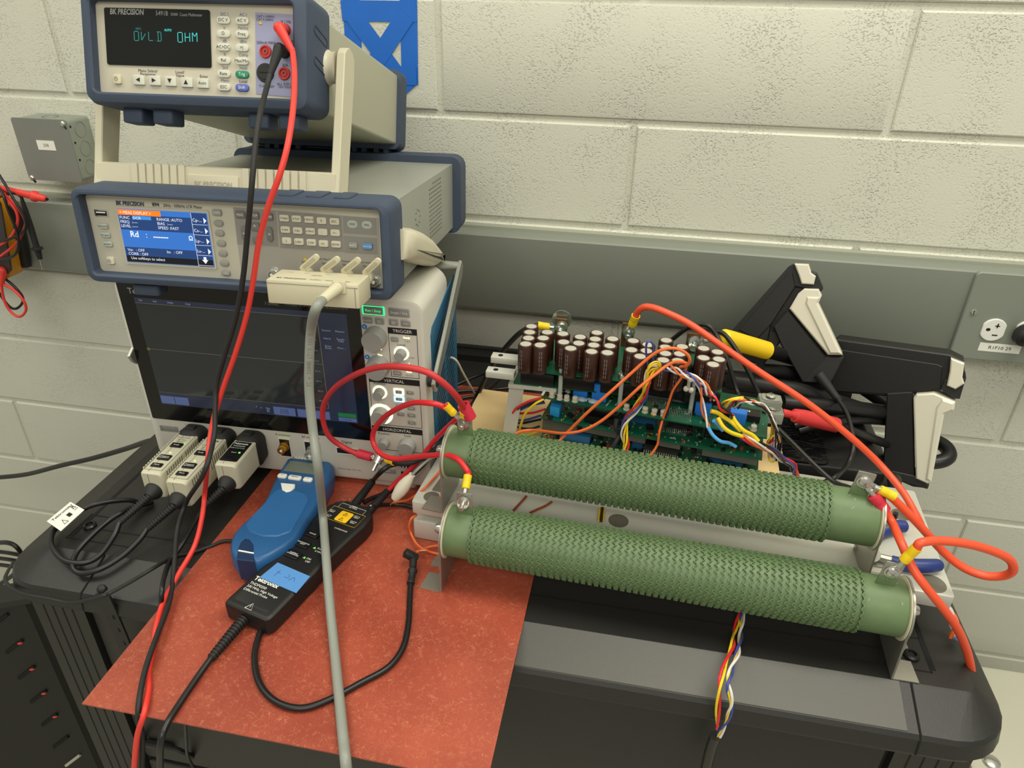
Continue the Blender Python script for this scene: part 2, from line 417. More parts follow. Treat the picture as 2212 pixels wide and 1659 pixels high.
# junction box
FJ = fr((-1.051, 1.0775, 1.306), 1.0, 0)
t = thing('junction_box', 'square galvanised junction box with flat cover and a small 208 sticker on the wall', 'junction box', FJ @ T(.05, .055, -.102))
g = G(); ol = rrect(.099, .099, .006, 4, .051, -.051)
g.loft([[(x, y, z) for x, z in ol] for y in (.056, .002)]); build('box', g, m_galv, t, FJ)
g = G(); ol = rrect(.102, .102, .004, 3, .051, -.051); g.loft([[(x, y, z) for x, z in ol] for y in (.0022, .0)])
cv = build('cover', g, m_galvd, t, FJ)
for (u, v) in ((136, 268), (69.5, 384.5)):
    x, z = facing(FJ, u, v); g = G(); g.lathe([(.0001, -.0032), (.003, -.0028), (.0046, -.0012), (.0048, 0)], (x, 0, z), (x, 1, z))
    s_ = build('screw', g, m_zinc, cv, FJ)
    g = G().tube([(x+.001, .0008, z-.003), (x+.004, .0008, z-.0075)], .0018, n=8, sub=0); build('keyhole', g, m_void, cv, FJ)
x, z = facing(FJ, 100, 314); g = G().box(x-.0165, x+.0165, -.0006, 0, z-.0078, z+.0078)
lb = build('label_sticker', g, m_paper, t, FJ, label='white sticker reading 208')
build('lettering', G().text('208', T(x, -.0008, z) @ XZ, .0072), m_grey, lb, FJ)
g = G()
for q in (-.02, -.051, -.082):
    ring = [(0.1006, .030+.0125*math.cos(a*PI/12), q+.0125*math.sin(a*PI/12)) for a in range(25)]
    build('knockout', G().tube(ring, .0006, n=5, sub=0), m_galvd, t, FJ)
ring = [(.05+.0125*math.cos(a*PI/12), .030+.0125*math.sin(a*PI/12), -.0012) for a in range(25)]; g.tube(ring, .0006, n=5, sub=0)
build('knockout', g, m_galvd, t, FJ)
for y, q in ((.009, -.012), (.010, -.038), (.010, -.066)): build('hole', G().cyl((.1004, y, q), (.1008, y, q), .002, n=10), m_void, t, FJ)

# painter's tape on the wall: strips making a framed X
t = thing('painters_tape', 'blue masking tape strips stuck on the wall as a framed X', 'tape', T(-.42, YW, 1.42))
FT = T(0, YW-.0004, 0)
def strip(uv0, uv1, wd, k):
    a = V(facing(FT, *uv0)); b = V(facing(FT, *uv1)); d = (b-a).normalized(); n = V((-d.y, d.x))*wd/2; e = k*.0004
    P = [a+n, b+n, b-n, a-n]
    build('tape_strip', G().prism([tuple(p) for p in P], 0, .0003, T(0, -e, 0) @ XZ), m_blue, t, FT)
WT = .0262
strip((757, -20), (765, 128), WT, 0); strip((882, -20), (886, 182), WT, 1); strip((738, 23), (900, 25), .0278, 2)
strip((762, 31), (884, 197), WT, 3); strip((879, 31), (786, 174), WT, 4); strip((750, 158), (900, 164), WT, 5)

# ---------------------------------------------------------------- the cart
t = thing('tool_cart', 'large black plastic utility cart with sloping edges carrying all the test gear', 'cart', T(-.14, .76, 0))
def ring(x0, x1, y0, y1, r, z): return [(x, y, z) for x, y in rrect(x1-x0, y1-y0, r, 6, (x0+x1)/2, (y0+y1)/2)]
g = G()
g.loft([ring(-.640, .350, .478, 1.07, .02, .915), ring(-.668, .376, .464, 1.09, .055, .911), ring(-.670, .378, .462, 1.09, .055, .916), ring(-.668, .376, .464, 1.09, .055, .932), ring(-.664, .372, .467, 1.088, .05, .936),
        ring(-.630, .352, .508, 1.06, .012, .9495), ring(-.627, .349, .511, 1.058, .010, .951)])
# (the last ring is the flat top)
top = build('top', g, m_cart, t, None, 22)
g = G()
z = ZT
g.box(-.600, .300, .5465, .549, z-.0005, z+.0006)
build('groove', g, m_cartd, top)
for (x0_, x1_) in ((-.6125, -.6085), (.315, .319)):
    g = G().box(x0_, x1_, .53, 1.04, z-.0005, z+.0005); build('groove', g, m_void, top)
g = G()
for xs_, s in ((-.6015, -1), (.3015, 1)):
    for pts in (([(xs_-.012*s-.0, .568), (xs_+.013*s, .568)]), ([(xs_+.013*s, .57), (xs_+.013*s, .526)]), ([(xs_+.013*s, .527), (xs_-.07*s, .527)])):
        a, b_ = V(pts[0]), V(pts[1]); d = (b_-a).normalized()*.0007; n = V((-d.y, d.x))
        g.prism([tuple(a+n), tuple(b_+n), tuple(b_-n), tuple(a-n)], z-.0004, z+.0004)
build('corner_seam', g, m_void, top)
# seam lines down the bevel at both corner modules
for xs_ in (-.553, .292):
    g = G().tube([(xs_, .5105, .9512), (xs_, .506, .9495), (xs_, .467, .9365), (xs_, .4635, .930), (xs_, .462, .915)], .0010, n=6, sub=0); build('seam', g, m_void, top)
g = G(); cx_ = [(x, .4615, z_) for x, z_ in ()]
# a slightly raised front bevel panel, ceiling reflection painted in as lighter grey
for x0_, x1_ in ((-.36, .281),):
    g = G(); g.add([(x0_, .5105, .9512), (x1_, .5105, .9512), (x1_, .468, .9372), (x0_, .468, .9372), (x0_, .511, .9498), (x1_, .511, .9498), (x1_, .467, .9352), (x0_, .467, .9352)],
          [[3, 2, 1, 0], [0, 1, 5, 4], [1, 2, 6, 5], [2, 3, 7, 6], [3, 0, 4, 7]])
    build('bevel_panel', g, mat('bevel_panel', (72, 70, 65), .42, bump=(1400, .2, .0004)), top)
g = G().box(-.627, .349, 1.052, 1.082, .935, .962); g.box(-.627, .349, 1.075, 1.085, .95, .966); build('back_rim', g, m_cartd, top)
# screws in the corner modules
for (u, v) in ((195, 1138), (1968, 1418)):
    c = at(u, v, z=ZT); g = G().lathe([(.0075, 0), (.0072, .003), (.0055, .0045), (.0042, .0045), (.0040, .002), (.0001, .002)], c, c+V((0, 0, 1)), n=6 if 0 else 12); build('screw', g, m_blk, top)
# body
g = G().box(-.640, .350, .490, 1.06, .12, .913); body = build('body', g, m_cartd, t)
for x0_, x1_, s in ((-.642, -.575, 0), (.286, .352, 1)):
    g = G(); g.box(x0_, x1_, .4805, .53, .12, .9125)
    for k in range(3):
        xx = x0_+.016+.0125*k; 
    o = build('corner_post', g, m_cart, t)
    g = G()
    for k in range(4):
        xx = x0_+.014+.0125*k; g.box(xx-.0006, xx+.0006, .4801, .4812, .13, .91)
    build('post_groove', g, m_void, o)
for n_, (z1_, z0_) in enumerate(((.900, .62), (.612, .40), (.392, .15))):
    g = G(); g.rbox((-.572+.283)/2, (z0_+z1_)/2, -.49, .851, z1_-z0_, .006, .006, .002, Matrix(((1, 0, 0, 0), (0, 0, -1, 0), (0, 1, 0, 0), (0, 0, 0, 1))), bot=False)
    dr = build('drawer_front', g, m_cart, t)
    if n_ == 0:
        xh, zh = -.533, .664
        g = G(); g.tube([(xh-.028, .483, zh-.004), (xh-.026, .474, zh+.002), (xh+.02, .474, zh+.002), (xh+.032, .476, zh-.006), (xh+.036, .482, zh-.022)], .0035, n=8); g.box(xh-.024, xh+.012, .481, .4835, zh-.018, zh-.003)
        build('latch', g, m_blk, dr)
g = G().box(-.60, .30, .482, .49, .9045, .9125); build('shadow_gap', g, m_void, t)
# rubber strap with slots
t2 = thing('rubber_strap', 'black slotted rubber strap hanging from a knob at the left front cart corner', 'strap', T(-.522, .462, .84))
c0 = at(218, 1288, y=.458); c1 = at(285, 1440, y=.470)
g = G(); cen = catmull([at(222, 1285, y=.457), at(238, 1320, y=.462), at(262, 1375, y=.466), at(284, 1432, y=.470), at(300, 1480, y=.472)], 6)
ax = (at(262, 1375, y=.466)-at(251, 1378, y=.466)); hw = .0085
rings = []
for p in cen: rings.append([(p.x-hw, p.y-.0012, p.z), (p.x+hw, p.y-.0012, p.z), (p.x+hw, p.y+.0012, p.z), (p.x-hw, p.y+.0012, p.z)])
g.loft(rings); build('strap', g, m_cartd, t2)
g = G()
for k in range(5):
    p = cen[7+k*3]; g.box(p.x+.001, p.x+.0028, p.y-.0015, p.y, p.z-.005, p.z+.001)
build('slots', g, m_void, t2)
c0 = at(213, 1272, y=.459); g = G().lathe([(.0024, 0), (.0024, .003), (.0046, .005), (.0048, .008), (.0024, .0105), (.0001, .011)], c0+V((0, .008, -.008)), c0+V((0, -.05, .05)), n=14); build('knob', g, m_blkm, t2)

# red laminate sheet
g = G().box(-.4455, -.0765, .338, .965, ZT+.0002, ZT+.0017)
single('laminate_sheet', g, m_mat, 'thin red marbled laminate sheet lying on the cart and overhanging its front', 'sheet')
ZM = ZT+.0017

# slotted black panel standing on the floor at the lower left, left of the cart
t = thing('slotted_bin', 'dark slotted plastic panel of a bin beside the cart, lower left', 'bin', T(-.8, .75, 0))
FB = fr((-.700, .520, .86), 0, 0)
g = G(); P = [at(0, 1296, d=1.06), at(68, 1290, d=1.06), at(200, 1659, d=1.18)]
zb = .30
a = at(-160, 1300, d=.98); b1 = at(70, 1292, d=1.02)
F5 = Matrix.Translation(b1) @ RZ(math.degrees(math.atan2(b1.y-a.y, b1.x-a.x)))
g.box(-.42, -.012, 0, .030, -.75, -.004); bp_ = build('bin_body', g, m_cartd, t, F5)
g = G().box(-.43, -.002, -.004, .034, -.006, .004); build('rim', g, m_cart, t, F5)
slots = [(0, 1340), (32, 1396), (58, 1452), (84, 1504), (108, 1554), (132, 1602), (158, 1642)]
for i, (u, v) in enumerate(slots):
    c = local(F5, u, v, y=-.0005); g = G(); d = V((.013, 0, .0095))
    g.tube([c-d, c+d], .0028, n=8, sub=0); g2 = G()
    build('slot', g, m_void if i < 6 else m_bodyg, bp_, F5)
    if 0 < i < 5:
        g2 = G().sphere((c.x+.009, -.003, c.z+.006), .0026, 8, 6, sc_=(1.4, .4, .8)); build('red_strap_glimpse', g2, m_red, bp_, F5, label='bit of red cord seen through the slot')
# ---------------------------------------------------------------- instruments
def ringr(x0, x1, z0, z1, r, y, n=5): return [(x, y, z) for x, z in rrect(x1-x0, z1-z0, r, n, (x0+x1)/2, (z0+z1)/2)]
def button(parent, F, u, v, w, h, d=.0022, r=.0012, m=None, txt=None, ts=.0026, tm=None, name='button', y=0.0, b=.0006, rim=False, label=None, **k):
    g = G().face(F, u, v, w, h, d, r, b, y=y)
    if rim:
        q = G().face(F, u, v, w+.0022, h+.0022, .0006, r+.0008, .0003, y=y); build('button_surround', q, m_rim, parent, F)
    o = build(name, g, m or m_btn, parent, F, label=label)
    if txt:
        x, z = facing(F, u, v, y)
        build('legend', G().text(txt, T(x, y-d-.0002, z) @ XZ, ts, **k), tm or m_white, o, F)
    return o
def rect_uv(F, a, b, y=0.0):
    x0, z0 = facing(F, a[0], a[1], y); x1, z1 = facing(F, b[0], b[1], y)
    return (x0+x1)/2, (z0+z1)/2, abs(x1-x0), abs(z1-z0)
def flat(g, F, poly, y, th=.0003, mi=0):
    return g.prism([facing(F, u, v, 0) for u, v in poly][::1], 0, th, T(0, y, 0) @ XZ, mi)

# ===== oscilloscope
FS = fr((-.57, .679, 1.192), 1.8, 0)
sc_ = thing('oscilloscope', 'white bench oscilloscope with large dark screen standing on the cart under the other meters', 'oscilloscope', FS @ T(.16, .075, -.241))
g = G(); x0, x1, z0, z1 = -.0245, .3445, -.231, .021
g.loft([ringr(x0+.004, x1-.004, z0+.004, z1-.004, .012, 0), ringr(x0+.001, x1-.001, z0+.001, z1-.001, .013, .0015), ringr(x0, x1, z0, z1, .014, .006), ringr(x0-.001, x1+.001, z0, z1+.001, .016, .05), ringr(x0, x1, z0, z1, .02, .110), ringr(x0+.01, x1-.012, z0+.005, z1-.008, .026, .145), ringr(x0+.02, x1-.02, z0+.015, z1-.018, .026, .149)])
housing = build('housing', g, m_wht, sc_, FS)
g = G()
for xx in (.01, .28):
    g2 = G().rbox(xx+.012, .02, -.241, .06, .028, .012, .006, .002); build('foot', g2, m_wht, sc_, FS)
    g2 = G().rbox(xx+.012, .125, -.241, .05, .022, .012, .006, .002); build('foot', g2, m_blkm, sc_, FS)
# screen
g = G().loft([ringr(-.0185, .2725, -.1675, .0175, .002, y) for y in (.002, -.0012)]); bez = build('bezel', g, m_gloss, sc_, FS, label='glossy black screen surround')
m_scr = mat('scope_screen', (14, 16, 18), .08, emit=(42, 44, 44), es=.55)
g = G().box(0, .257, -.0015, -.0012, -.144, 0); scr = build('screen', g, m_scr, sc_, FS)
m_ui = mat('screen_blue_bar', (10, 12, 20), .2, emit=(40, 45, 62), es=.6); m_ui2 = mat('screen_blue_tile', (10, 12, 20), .2, emit=(88, 104, 150), es=.6)
m_uit = mat('screen_text', (5, 5, 5), .3, emit=(150, 160, 195), es=.6); m_uig = mat('screen_green_tile', (5, 20, 8), .3, emit=(24, 110, 52), es=.7)
yy = -.0017
g = G().box(0, .257, yy, yy+.0002, -.0062, 0); g.box(.222, .257, yy, yy+.0002, -.144, -.0062)
g.box(0, .222, yy, yy+.0002, -.144, -.127); build('screen_bars', g, m_ui, scr, FS)
for a, b_ in ((.001, .019), (.020, .038), (.150, .178), (.181, .197), (.200, .222), (.233, .2555)): build('screen_tile', G().box(a, b_, yy-.0002, yy, -.1425, -.1315 if a < .23 else -.1375), m_ui2, scr, FS)
g = G().box(.233, .2555, yy-.0002, yy, -.1365, -.131); build('run_tile', g, m_uig, scr, FS)
m_line = mat('screen_line', (5, 5, 5), .3, emit=(120, 118, 104), es=.6)
g = G().box(0, .222, yy-.0001, yy, -.0666, -.0662); g.box(0, .222, yy-.0001, yy, -.0068, -.0064); g.box(.2215, .222, yy-.0001, yy, -.126, -.0064); g.box(0, .222, yy-.0001, yy, -.1266, -.1263)
build('screen_lines', g, m_line, scr, FS)
g = G(); H = lambda s, x, z, sz=.0032, **k: g.text(s, T(x, yy-.0003, z) @ XZ, sz, **k)
for s, x in (('File', .008), ('Edit', .026), ('Utility', .045), ('Help', .067)): H(s, x, -.0032)
for s, x, z in (('Cursors', .231, -.022), ('Measure', .247, -.022), ('Search', .231, -.032), ('Results\nTable', .247, -.033), ('Draw\nZoom', .231, -.043), ('More ...', .247, -.043)): H(s, x, z)
for i, s in enumerate(('40.2 A', '30.2 A', '20.1 A', '10.1 A', '-10.1 A', '-20.1 A', '-30.2 A', '-40.2 A')): H(s, .214, -.022-.0135*i, .0024)
H('3', .128, -.134); H('4', .134, -.135); H('Math\nRef\nBus', .143, -.137, .0028)
build('screen_text', g, m_uit, scr, FS)
g = G(); g.text('Horizontal\n4.00 us/div\nSR: 250 MS/s\nRL: 10 kpts', T(.164, yy-.0004, -.137) @ XZ, .0024); g.text('8 Aug 2023', T(.244, yy-.0004, -.140) @ XZ, .0024); build('tile_text', g, m_void, scr, FS)
g = G().prism([(0, -.067+.002), (.003, -.067+.002), (.0045, -.0664), (.003, -.0684), (0, -.0684)], 0, .0002, T(0, yy, 0) @ XZ); build('trace_marker', g, mat('trace_yellow', (5, 5, 2), .4, emit=(120, 116, 40), es=.5), scr, FS)
x, z = facing(FS, 310, 629.5); g = G().text('Tektronix', T(x, -.0015, z) @ XZ, .0098, bold=.02, wid=.95)
x, z = facing(FS, 588, 655); g.text('3 SERIES', T(x, -.0015, z) @ XZ, .0048)
x, z = facing(FS, 684, 661); g.text('MIXED DOMAIN OSCILLOSCOPE', T(x, -.0015, z) @ XZ, .0045, wid=1.12)
build('lettering', g, mat('print_silver', (150, 150, 148), .5), bez, FS)
# front panel lines
g = G()
def bar(a, b_, m=m_blackp, y=-.0004, name='section_bar', th=.0004):
    cx, cz, w_, h_ = rect_uv(FS, a, b_); q = G().box(cx-w_/2, cx+w_/2, y, y+th, cz-h_/2, cz+h_/2); return build(name, q, m, housing, FS), cx, cz, w_, h_
def barsec(cx0, cx1, cz, h_, txt):
    q = G().box(cx0, cx1, -.0004, 0, cz-h_/2, cz+h_/2); o = build('section_bar', q, m_blackp, sc_, FS)
    build('legend', G().text(txt, T((cx0+cx1)/2, -.0007, cz) @ XZ, .0055), m_white, o, FS)
X = lambda u, v: facing(FS, u, v)
za = X(860, 715)[1]; barsec(X(838, 715)[0], .3365, za, .0075, 'TRIGGER')
zb_ = X(850, 823)[1]; barsec(X(797, 820)[0], .3365, zb_, .0075, 'VERTICAL')
zc = X(855, 929)[1]; barsec(X(804, 925)[0], .3365, zc, .0075, 'HORIZONTAL')
def outline(a0, a1, b0, b1, t_=.0005):
    q = G(); q.box(a0, a1, -.0003, 0, b1, b1+t_); q.box(a0, a0+t_, -.0003, 0, b1, b0); q.box(a1-t_, a1, -.0003, 0, b1, b0); build('section_outline', q, m_blackp, sc_, FS)
outline(X(838, 715)[0], .3365, za, zb_+.006); outline(X(797, 820)[0], .3365, zb_, zc+.006); outline(X(804, 925)[0], .3365, zc, X(850, 973)[1])
def sb(a, b_, txt, ts=.0026, m=None, tm=None, **k):
    cx, cz, w_, h_ = rect_uv(FS, a, b_); u, v = (a[0]+b_[0])/2, (a[1]+b_[1])/2
    return button(sc_, FS, u, v, w_*.92, h_*.85, .0016, .001, m, txt, ts, tm, rim=True, **k)
m_glg = mat('green_backlight', (20, 60, 40), .4, emit=(30, 255, 140), es=1.6); m_glw = mat('white_backlight', (90, 90, 80), .4, emit=(255, 250, 190), es=1.7); m_glb = mat('blue_backlight', (60, 90, 120), .4, emit=(170, 215, 255), es=1.7)
def glow(a, b_, m, gr=.0022):
    cx, cz, w_, h_ = rect_uv(FS, a, b_); q = G().rbox(cx, cz, 0, w_+gr, h_*.9+gr, .0008, .001, .0002, XZ, bot=False); build('backlight', q, m, sc_, FS, label='lit edge around the button')
glow((782.7, 658.7), (830.5, 681.5), m_glg, .001); sb((782.7, 658.7), (830.5, 681.5), 'Run / Stop', .0042, tm=mat('green_lit_text', (10, 60, 30), .4, emit=(60, 255, 130), es=.9))
sb((838.4, 663.4), (886.2, 686.2), 'Single / Seq', .0042)
for a, b_, s in (((784.3, 683.8), (805.5, 698.7), 'Cursors'), ((809.8, 685.9), (830.5, 700.8), 'Fast\nAcq'), ((840.3, 688.2), (861, 703.4), 'High\nRes'), ((865.8, 690.4), (887.3, 705.8), 'Clear'), ((844.6, 726.9), (861, 737.9), 'Force'), ((849.3, 799), (868.2, 810.8), 'Mode'), ((848.6, 781), (865, 792), 'Slope'),
                 ((856, 872), (870.5, 881.6), '3'), ((857.6, 888), (874, 898.5), '4'), ((878, 842), (894, 852), 'RF'), ((879, 858), (895, 867.3), 'Digital'), ((880.7, 875.7), (897, 885.8), 'Math'), ((880, 891), (898, 901), 'Ref'), ((881.5, 907), (898.7, 917), 'Bus')): sb(a, b_, s)
glow((853.7, 841), (869.7, 851.2), m_glw, .004); sb((853.7, 841), (869.7, 851.2), '1', .003)
glow((854.5, 857), (870.5, 866), m_glb, .004); sb((854.5, 857), (870.5, 866), '2', .003)
for a, b_ in (((812, 978.6), (854.5, 985.4)), ((862, 981), (900, 988)), ((814.9, 1008.2), (857, 1023.4))): sb(a, b_, 'Default' if a[1] > 1000 else None, .003)
def knob(u, v, r, L, ringm=None, r2=None, name='knob'):
    x, z = facing(FS, u, v); 
    if ringm:
        q = G().lathe([(.001, 0), (r*1.42, 0), (r*1.42, .0006), (.001, .0006)], (x, .0001, z), (x, -1, z), 32); build('lit_ring', q, ringm, sc_, FS, label='glowing ring behind the knob')
    q = G().lathe([(r*1.04, 0), (r*1.04, .0015), (r, .0022), (r*.95, L-.001), (r*.9, L), (.0001, L)], (x, 0, z), (x, -1, z), 28); build(name, q, m_knob, sc_, FS)
knob(811.7, 728, .0132, .0145); knob(818, 790, .0132, .0145); knob(867.4, 763, .0062, .011, m_glw); knob(820.8, 847, .0062, .011, m_glw); knob(824, 894, .0100, .0125, m_glw)
knob(831.7, 954, .0062, .011); knob(881.5, 960, .0100, .0125)
for (u, v, s) in ((787.4, 705.3, 'A'), (793.4, 770.8, 'B')):
    x, z = facing(FS, u, v); q = G().cyl((x, .0001, z), (x, -.0004, z), .0029, n=20); o = build('badge', q, mat('badge_blue', (30, 110, 200), .5), sc_, FS)
    build('legend', G().text(s, T(x, -.0006, z) @ XZ, .0038), m_white, o, FS)
g = G()
for u, v, s, z_ in ((866.9, 745.3, 'Level', .0045), (819.9, 828.9, 'Position', .0045), (823.3, 872.5, 'Scale', .0045), (829.2, 937, 'Position', .0045), (880.3, 942, 'Scale', .0045), (749, 955.3, 'Digital', .0052), (596.2, 938.2, '4', .0045), (655.5, 944, 'RF', .0045), (401.9, 917.6, '1', .0045), (530.3, 930.7, '3', .0045), (755, 1014, 'Digital Input Range: +/-20 V, 100 k', .0022), (886, 773, 'Set to 50%', .0022)): g.ftext(FS, u, v, s, z_)
build('lettering', g, m_dark, sc_, FS)
g = G()
for u, v, s in ((819.6, 753.9, 'Fine'), (821, 767, 'Fine'), (878.3, 730, 'Ready'), (883.5, 803.7, 'Auto'), (882.3, 785.2, '_/')): g.ftext(FS, u, v, s, .0032, bold=.02)
build('lit_lettering', g, m_glw, sc_, FS)
g = G()
for u, v, s in ((879.4, 737.4, "Trig'd"), (883.8, 811, 'Normal')): g.ftext(FS, u, v, s, .0028)
build('faint_lettering', g, m_grey, sc_, FS)
for (u0, v0, u1, v1, c) in ((405, 919, 432, 920.4, (178, 180, 30)), (471, 925.5, 497, 927.6, (60, 150, 160)), (535, 931.7, 562.3, 934.3, (190, 60, 50)), (600.3, 938.5, 627, 941.2, (110, 150, 40)), (662, 944.8, 690, 947, (200, 60, 60))):
    a = X(u0, v0); b_ = X(u1, v1); g = G().box(a[0], b_[0], -.0004, 0, (a[1]+b_[1])/2-.0006, (a[1]+b_[1])/2+.0006); build('channel_stripe', g, mat('stripe%d' % c[0], c, .5), sc_, FS)
cx, cz, w_, h_ = rect_uv(FS, (344.4, 918.7), (387, 934)); g = G().rbox(cx, cz, 0, w_, h_*1.1, .0003, .001, .0001, XZ); o = build('model_badge', g, mat('badge_grey', (122, 122, 120), .5), sc_, FS)
g = G().text('MDO34', T(cx, -.0006, cz+.002) @ XZ, .0045); g.text('200 MHz  2.5 GS/s', T(cx, -.0006, cz-.003) @ XZ, .0024); build('lettering', g, m_rim, o, FS)
# ports
def port(u0, v0, u1, v1, ch=.25):
    cx, cz, w_, h_ = rect_uv(FS, (u0, v0), (u1, v1))
    g = G(); g.box(cx-w_/2, cx+w_/2, -.0006, .0004, cz-h_/2, cz+h_/2); o = build('port_recess', g, m_blkc, sc_, FS)
    g = G(); t_ = .0012
    g.box(cx-w_/2-t_, cx-w_/2, -.0014, 0, cz-h_/2-t_, cz+h_/2+t_); g.box(cx+w_/2, cx+w_/2+t_, -.0014, 0, cz-h_/2-t_, cz+h_/2+t_); g.box(cx-w_/2, cx+w_/2, -.0014, 0, cz-h_/2-t_, cz-h_/2); g.box(cx-w_/2, cx+w_/2, -.0014, 0, cz+h_/2, cz+h_/2+t_)
    build('port_lip', g, m_wht, o, FS); return o, cx, cz
o, cx, cz = port(603, 947, 631, 986)
def bnc(cx, cz, parent, F, m=m_zinc, L=.016, r=.0048):
    g = G().lathe([(r*1.35, 0), (r*1.35, .002), (r, .0025), (r, L*.5), (r*1.12, L*.5+.0004), (r*1.12, L*.62), (r, L*.65), (r, L), (r*.75, L), (r*.75, L-.004), (.001, L-.004)], (cx, 0, cz), (cx, -1, cz), 20); q = build('bnc_connector', g, m, parent, F)
    g = G().cyl((cx, -L+.004, cz), (cx, -L-.0002, cz), .0016, n=10); build('insulator', g, m_white, q, F)
bnc(cx-.001, cz+.002, o, FS, m_gold, .0115)
o, cx, cz = port(658, 953, 694, 990); bnc(cx, cz-.001, o, FS, m_zinc, .013, .006)
o, cx, cz = port(728, 966, 773, 982)
for v in (1003, 1018):
    cx, cz, w_, h_ = rect_uv(FS, (866.5, v), (889.5, v+8)); g = G().box(cx-w_/2, cx+w_/2, -.0008, 0, cz-h_/2, cz+h_/2); o = build('usb_port', g, m_void, sc_, FS)
    g = G()
    for k in (-.3, 0, .3): g.box(cx+k*w_-.0008, cx+k*w_+.0008, -.0011, -.0008, cz-.0015, cz)
    build('contacts', g, m_white, o, FS)
# side vents
g = G(); xs_ = .3458
pl = [(.030, -.022), (.14, .000), (.147, -.01), (.147, -.222), (.022, -.222), (.024, -.03)]
g.prism(pl, 0, .0015, Matrix(((0, 0, 1, xs_-.001), (1, 0, 0, 0), (0, 1, 0, 0), (0, 0, 0, 1))))
side = build('side_panel', g, m_teal, sc_, FS, label='teal vented side panel')
g = G()
for c_ in range(2):
    for i in range(17):
        y0_ = .036+c_*.052; z_ = -.052-i*.0098+c_*.004
        g.add([(xs_+.0006, y0_, z_), (xs_+.0006, y0_+.042, z_+.020), (xs_+.0006, y0_+.042, z_+.0165), (xs_+.0006, y0_, z_-.0035)], [[0, 1, 2, 3]])
build('vent_slots', g, m_void, side, FS)
# bail handle
Pv = local(FS, 938, 822, x=.353); 
g = G(); pv = (Pv.y, Pv.z)
hp = local(FS, 995, 585, x=.356)
d = V((hp.y-Pv.y, hp.z-Pv.z)); d.normalize(); n = V((-d.y, d.x))
pts = [V(pv)-d*.010+n*.009, V(pv)-d*.012, V(pv)-d*.010-n*.009, V((hp.y, hp.z))-n*.010, V((hp.y, hp.z))+d*.012-n*.004, V((hp.y, hp.z))+d*.010+n*.008, V((hp.y, hp.z))-d*.004+n*.010]
for s_, xx in ((1, .3525), (-1, -.0235)):
    g = G().prism([tuple(p) for p in pts], 0, .0045, Matrix(((0, 0, 1, xx), (1, 0, 0, 0), (0, 1, 0, 0), (0, 0, 0, 1))), b=.0008); build('handle_arm', g, mat('handle_alu', (170, 172, 164), .35, .6), sc_, FS)
    g = G().cyl((xx-.006 if s_ > 0 else xx+.004, Pv.y, Pv.z), (xx+.005 if s_ > 0 else xx+.010, Pv.y, Pv.z), .008, n=20); (build('pivot', g, m_blkm, sc_, FS) if s_ > 0 else None)
g = G().tube([(-.022, hp.y, hp.z+.006), (.06, hp.y, hp.z+.007), (.25, hp.y, hp.z+.007), (.354, hp.y, hp.z+.006)], .0055, n=12); cb = build('handle_bar', g, mat('handle_alu', (170, 172, 164), .35, .6), sc_, FS)
g = G().lathe([(.006, 0), (.009, .002), (.009, .26), (.013, .275), (.013, .283), (.006, .285)], (.035, hp.y, hp.z+.007), (.33, hp.y, hp.z+.007), 20); build('handle_grip', g, m_teal, sc_, FS, label='blue grip sleeve')

# ===== LCR meter
FL = fr((-.525, .636, 1.310), 3.4, 5.0)
lc = thing('lcr_meter', 'wide grey bench meter with blue rubber bumpers and lit blue screen on the oscilloscope', 'meter', FL @ T(.12, .18, -.09))
K = lambda x, y: (150+x/2.949, 380+y/2.949)
g = G().box(-.034, .276, 0, .362, -.076, .0125)
body = build('case', g, m_lcrbody, lc, FL)
def boot(x0, x1, z0, z1, ya, yb, ix0, ix1, iz0, iz1, r, name='bumper', fl=.004, parent=None, F=None):
    g = G()
    R = [ringr(ix0, ix1, iz0, iz1, .004, .001), ringr(ix0, ix1, iz0, iz1, .004, ya+.002), ringr(ix0-.002, ix1+.002, iz0-.002, iz1+.002, .006, ya), ringr(x0+fl*1.5, x1-fl*1.5, z0+fl*1.5, z1-fl*1.5, r, ya), ringr(x0+fl*.4, x1-fl*.4, z0+fl*.4, z1-fl*.4, r, ya+fl*.5), ringr(x0, x1, z0, z1, r+fl*.3, ya+fl*1.6), ringr(x0, x1, z0, z1, r+fl*.3, yb-fl), ringr(x0+fl, x1-fl, z0+fl, z1-fl, r, yb), ringr(ix0, ix1, iz0, iz1, .004, yb)]
    g.loft(R, cap=(False, False))
    return build(name, g, m_boot, parent, F)
bt = boot(-.043, .287, -.0765, .0215, -.014, .034, -.0335, .2765, -.0665, .0155, .010, 'front_bumper', .004, lc, FL)
g = G()
for i in range(3): g.rbox(.18+i*.028, .012, .0208, .016, .030, .0022, .002, .001)
build('bumper_rib', g, m_boot, bt, FL)
R = [ringr(-.044, .288, -.084, .022, .014, .335), ringr(-.044, .288, -.084, .022, .016, .352), ringr(-.044, .288, -.084, .022, .016, .372), ringr(-.036, .280, -.076, .014, .012, .380)]
build('rear_bumper', G().loft([ringr(-.034, .276, -.076, .0125, .002, .335)]+R), m_boot, lc, FL)
for xx in (.0, .22):
    for yy_ in (.02, .355): build('foot', G().rbox(xx+.01, yy_ if yy_ > .1 else .012, -.0925 if yy_ < .1 else -.0925, .03, .02, .012, .004, .002), m_boot, lc, FL)
m_pan = mat('lcr_panel', (188, 184, 168), .5); m_pan2 = mat('lcr_panel_dark', (138, 136, 130), .5); m_pan3 = mat('lcr_panel_mid', (158, 155, 146), .5)
g = G().loft([ringr(-.0335, .2765, -.0675, .0125, .003, y) for y in (0, -.0012)]); pan = build('front_panel', g, m_pan, lc, FL)
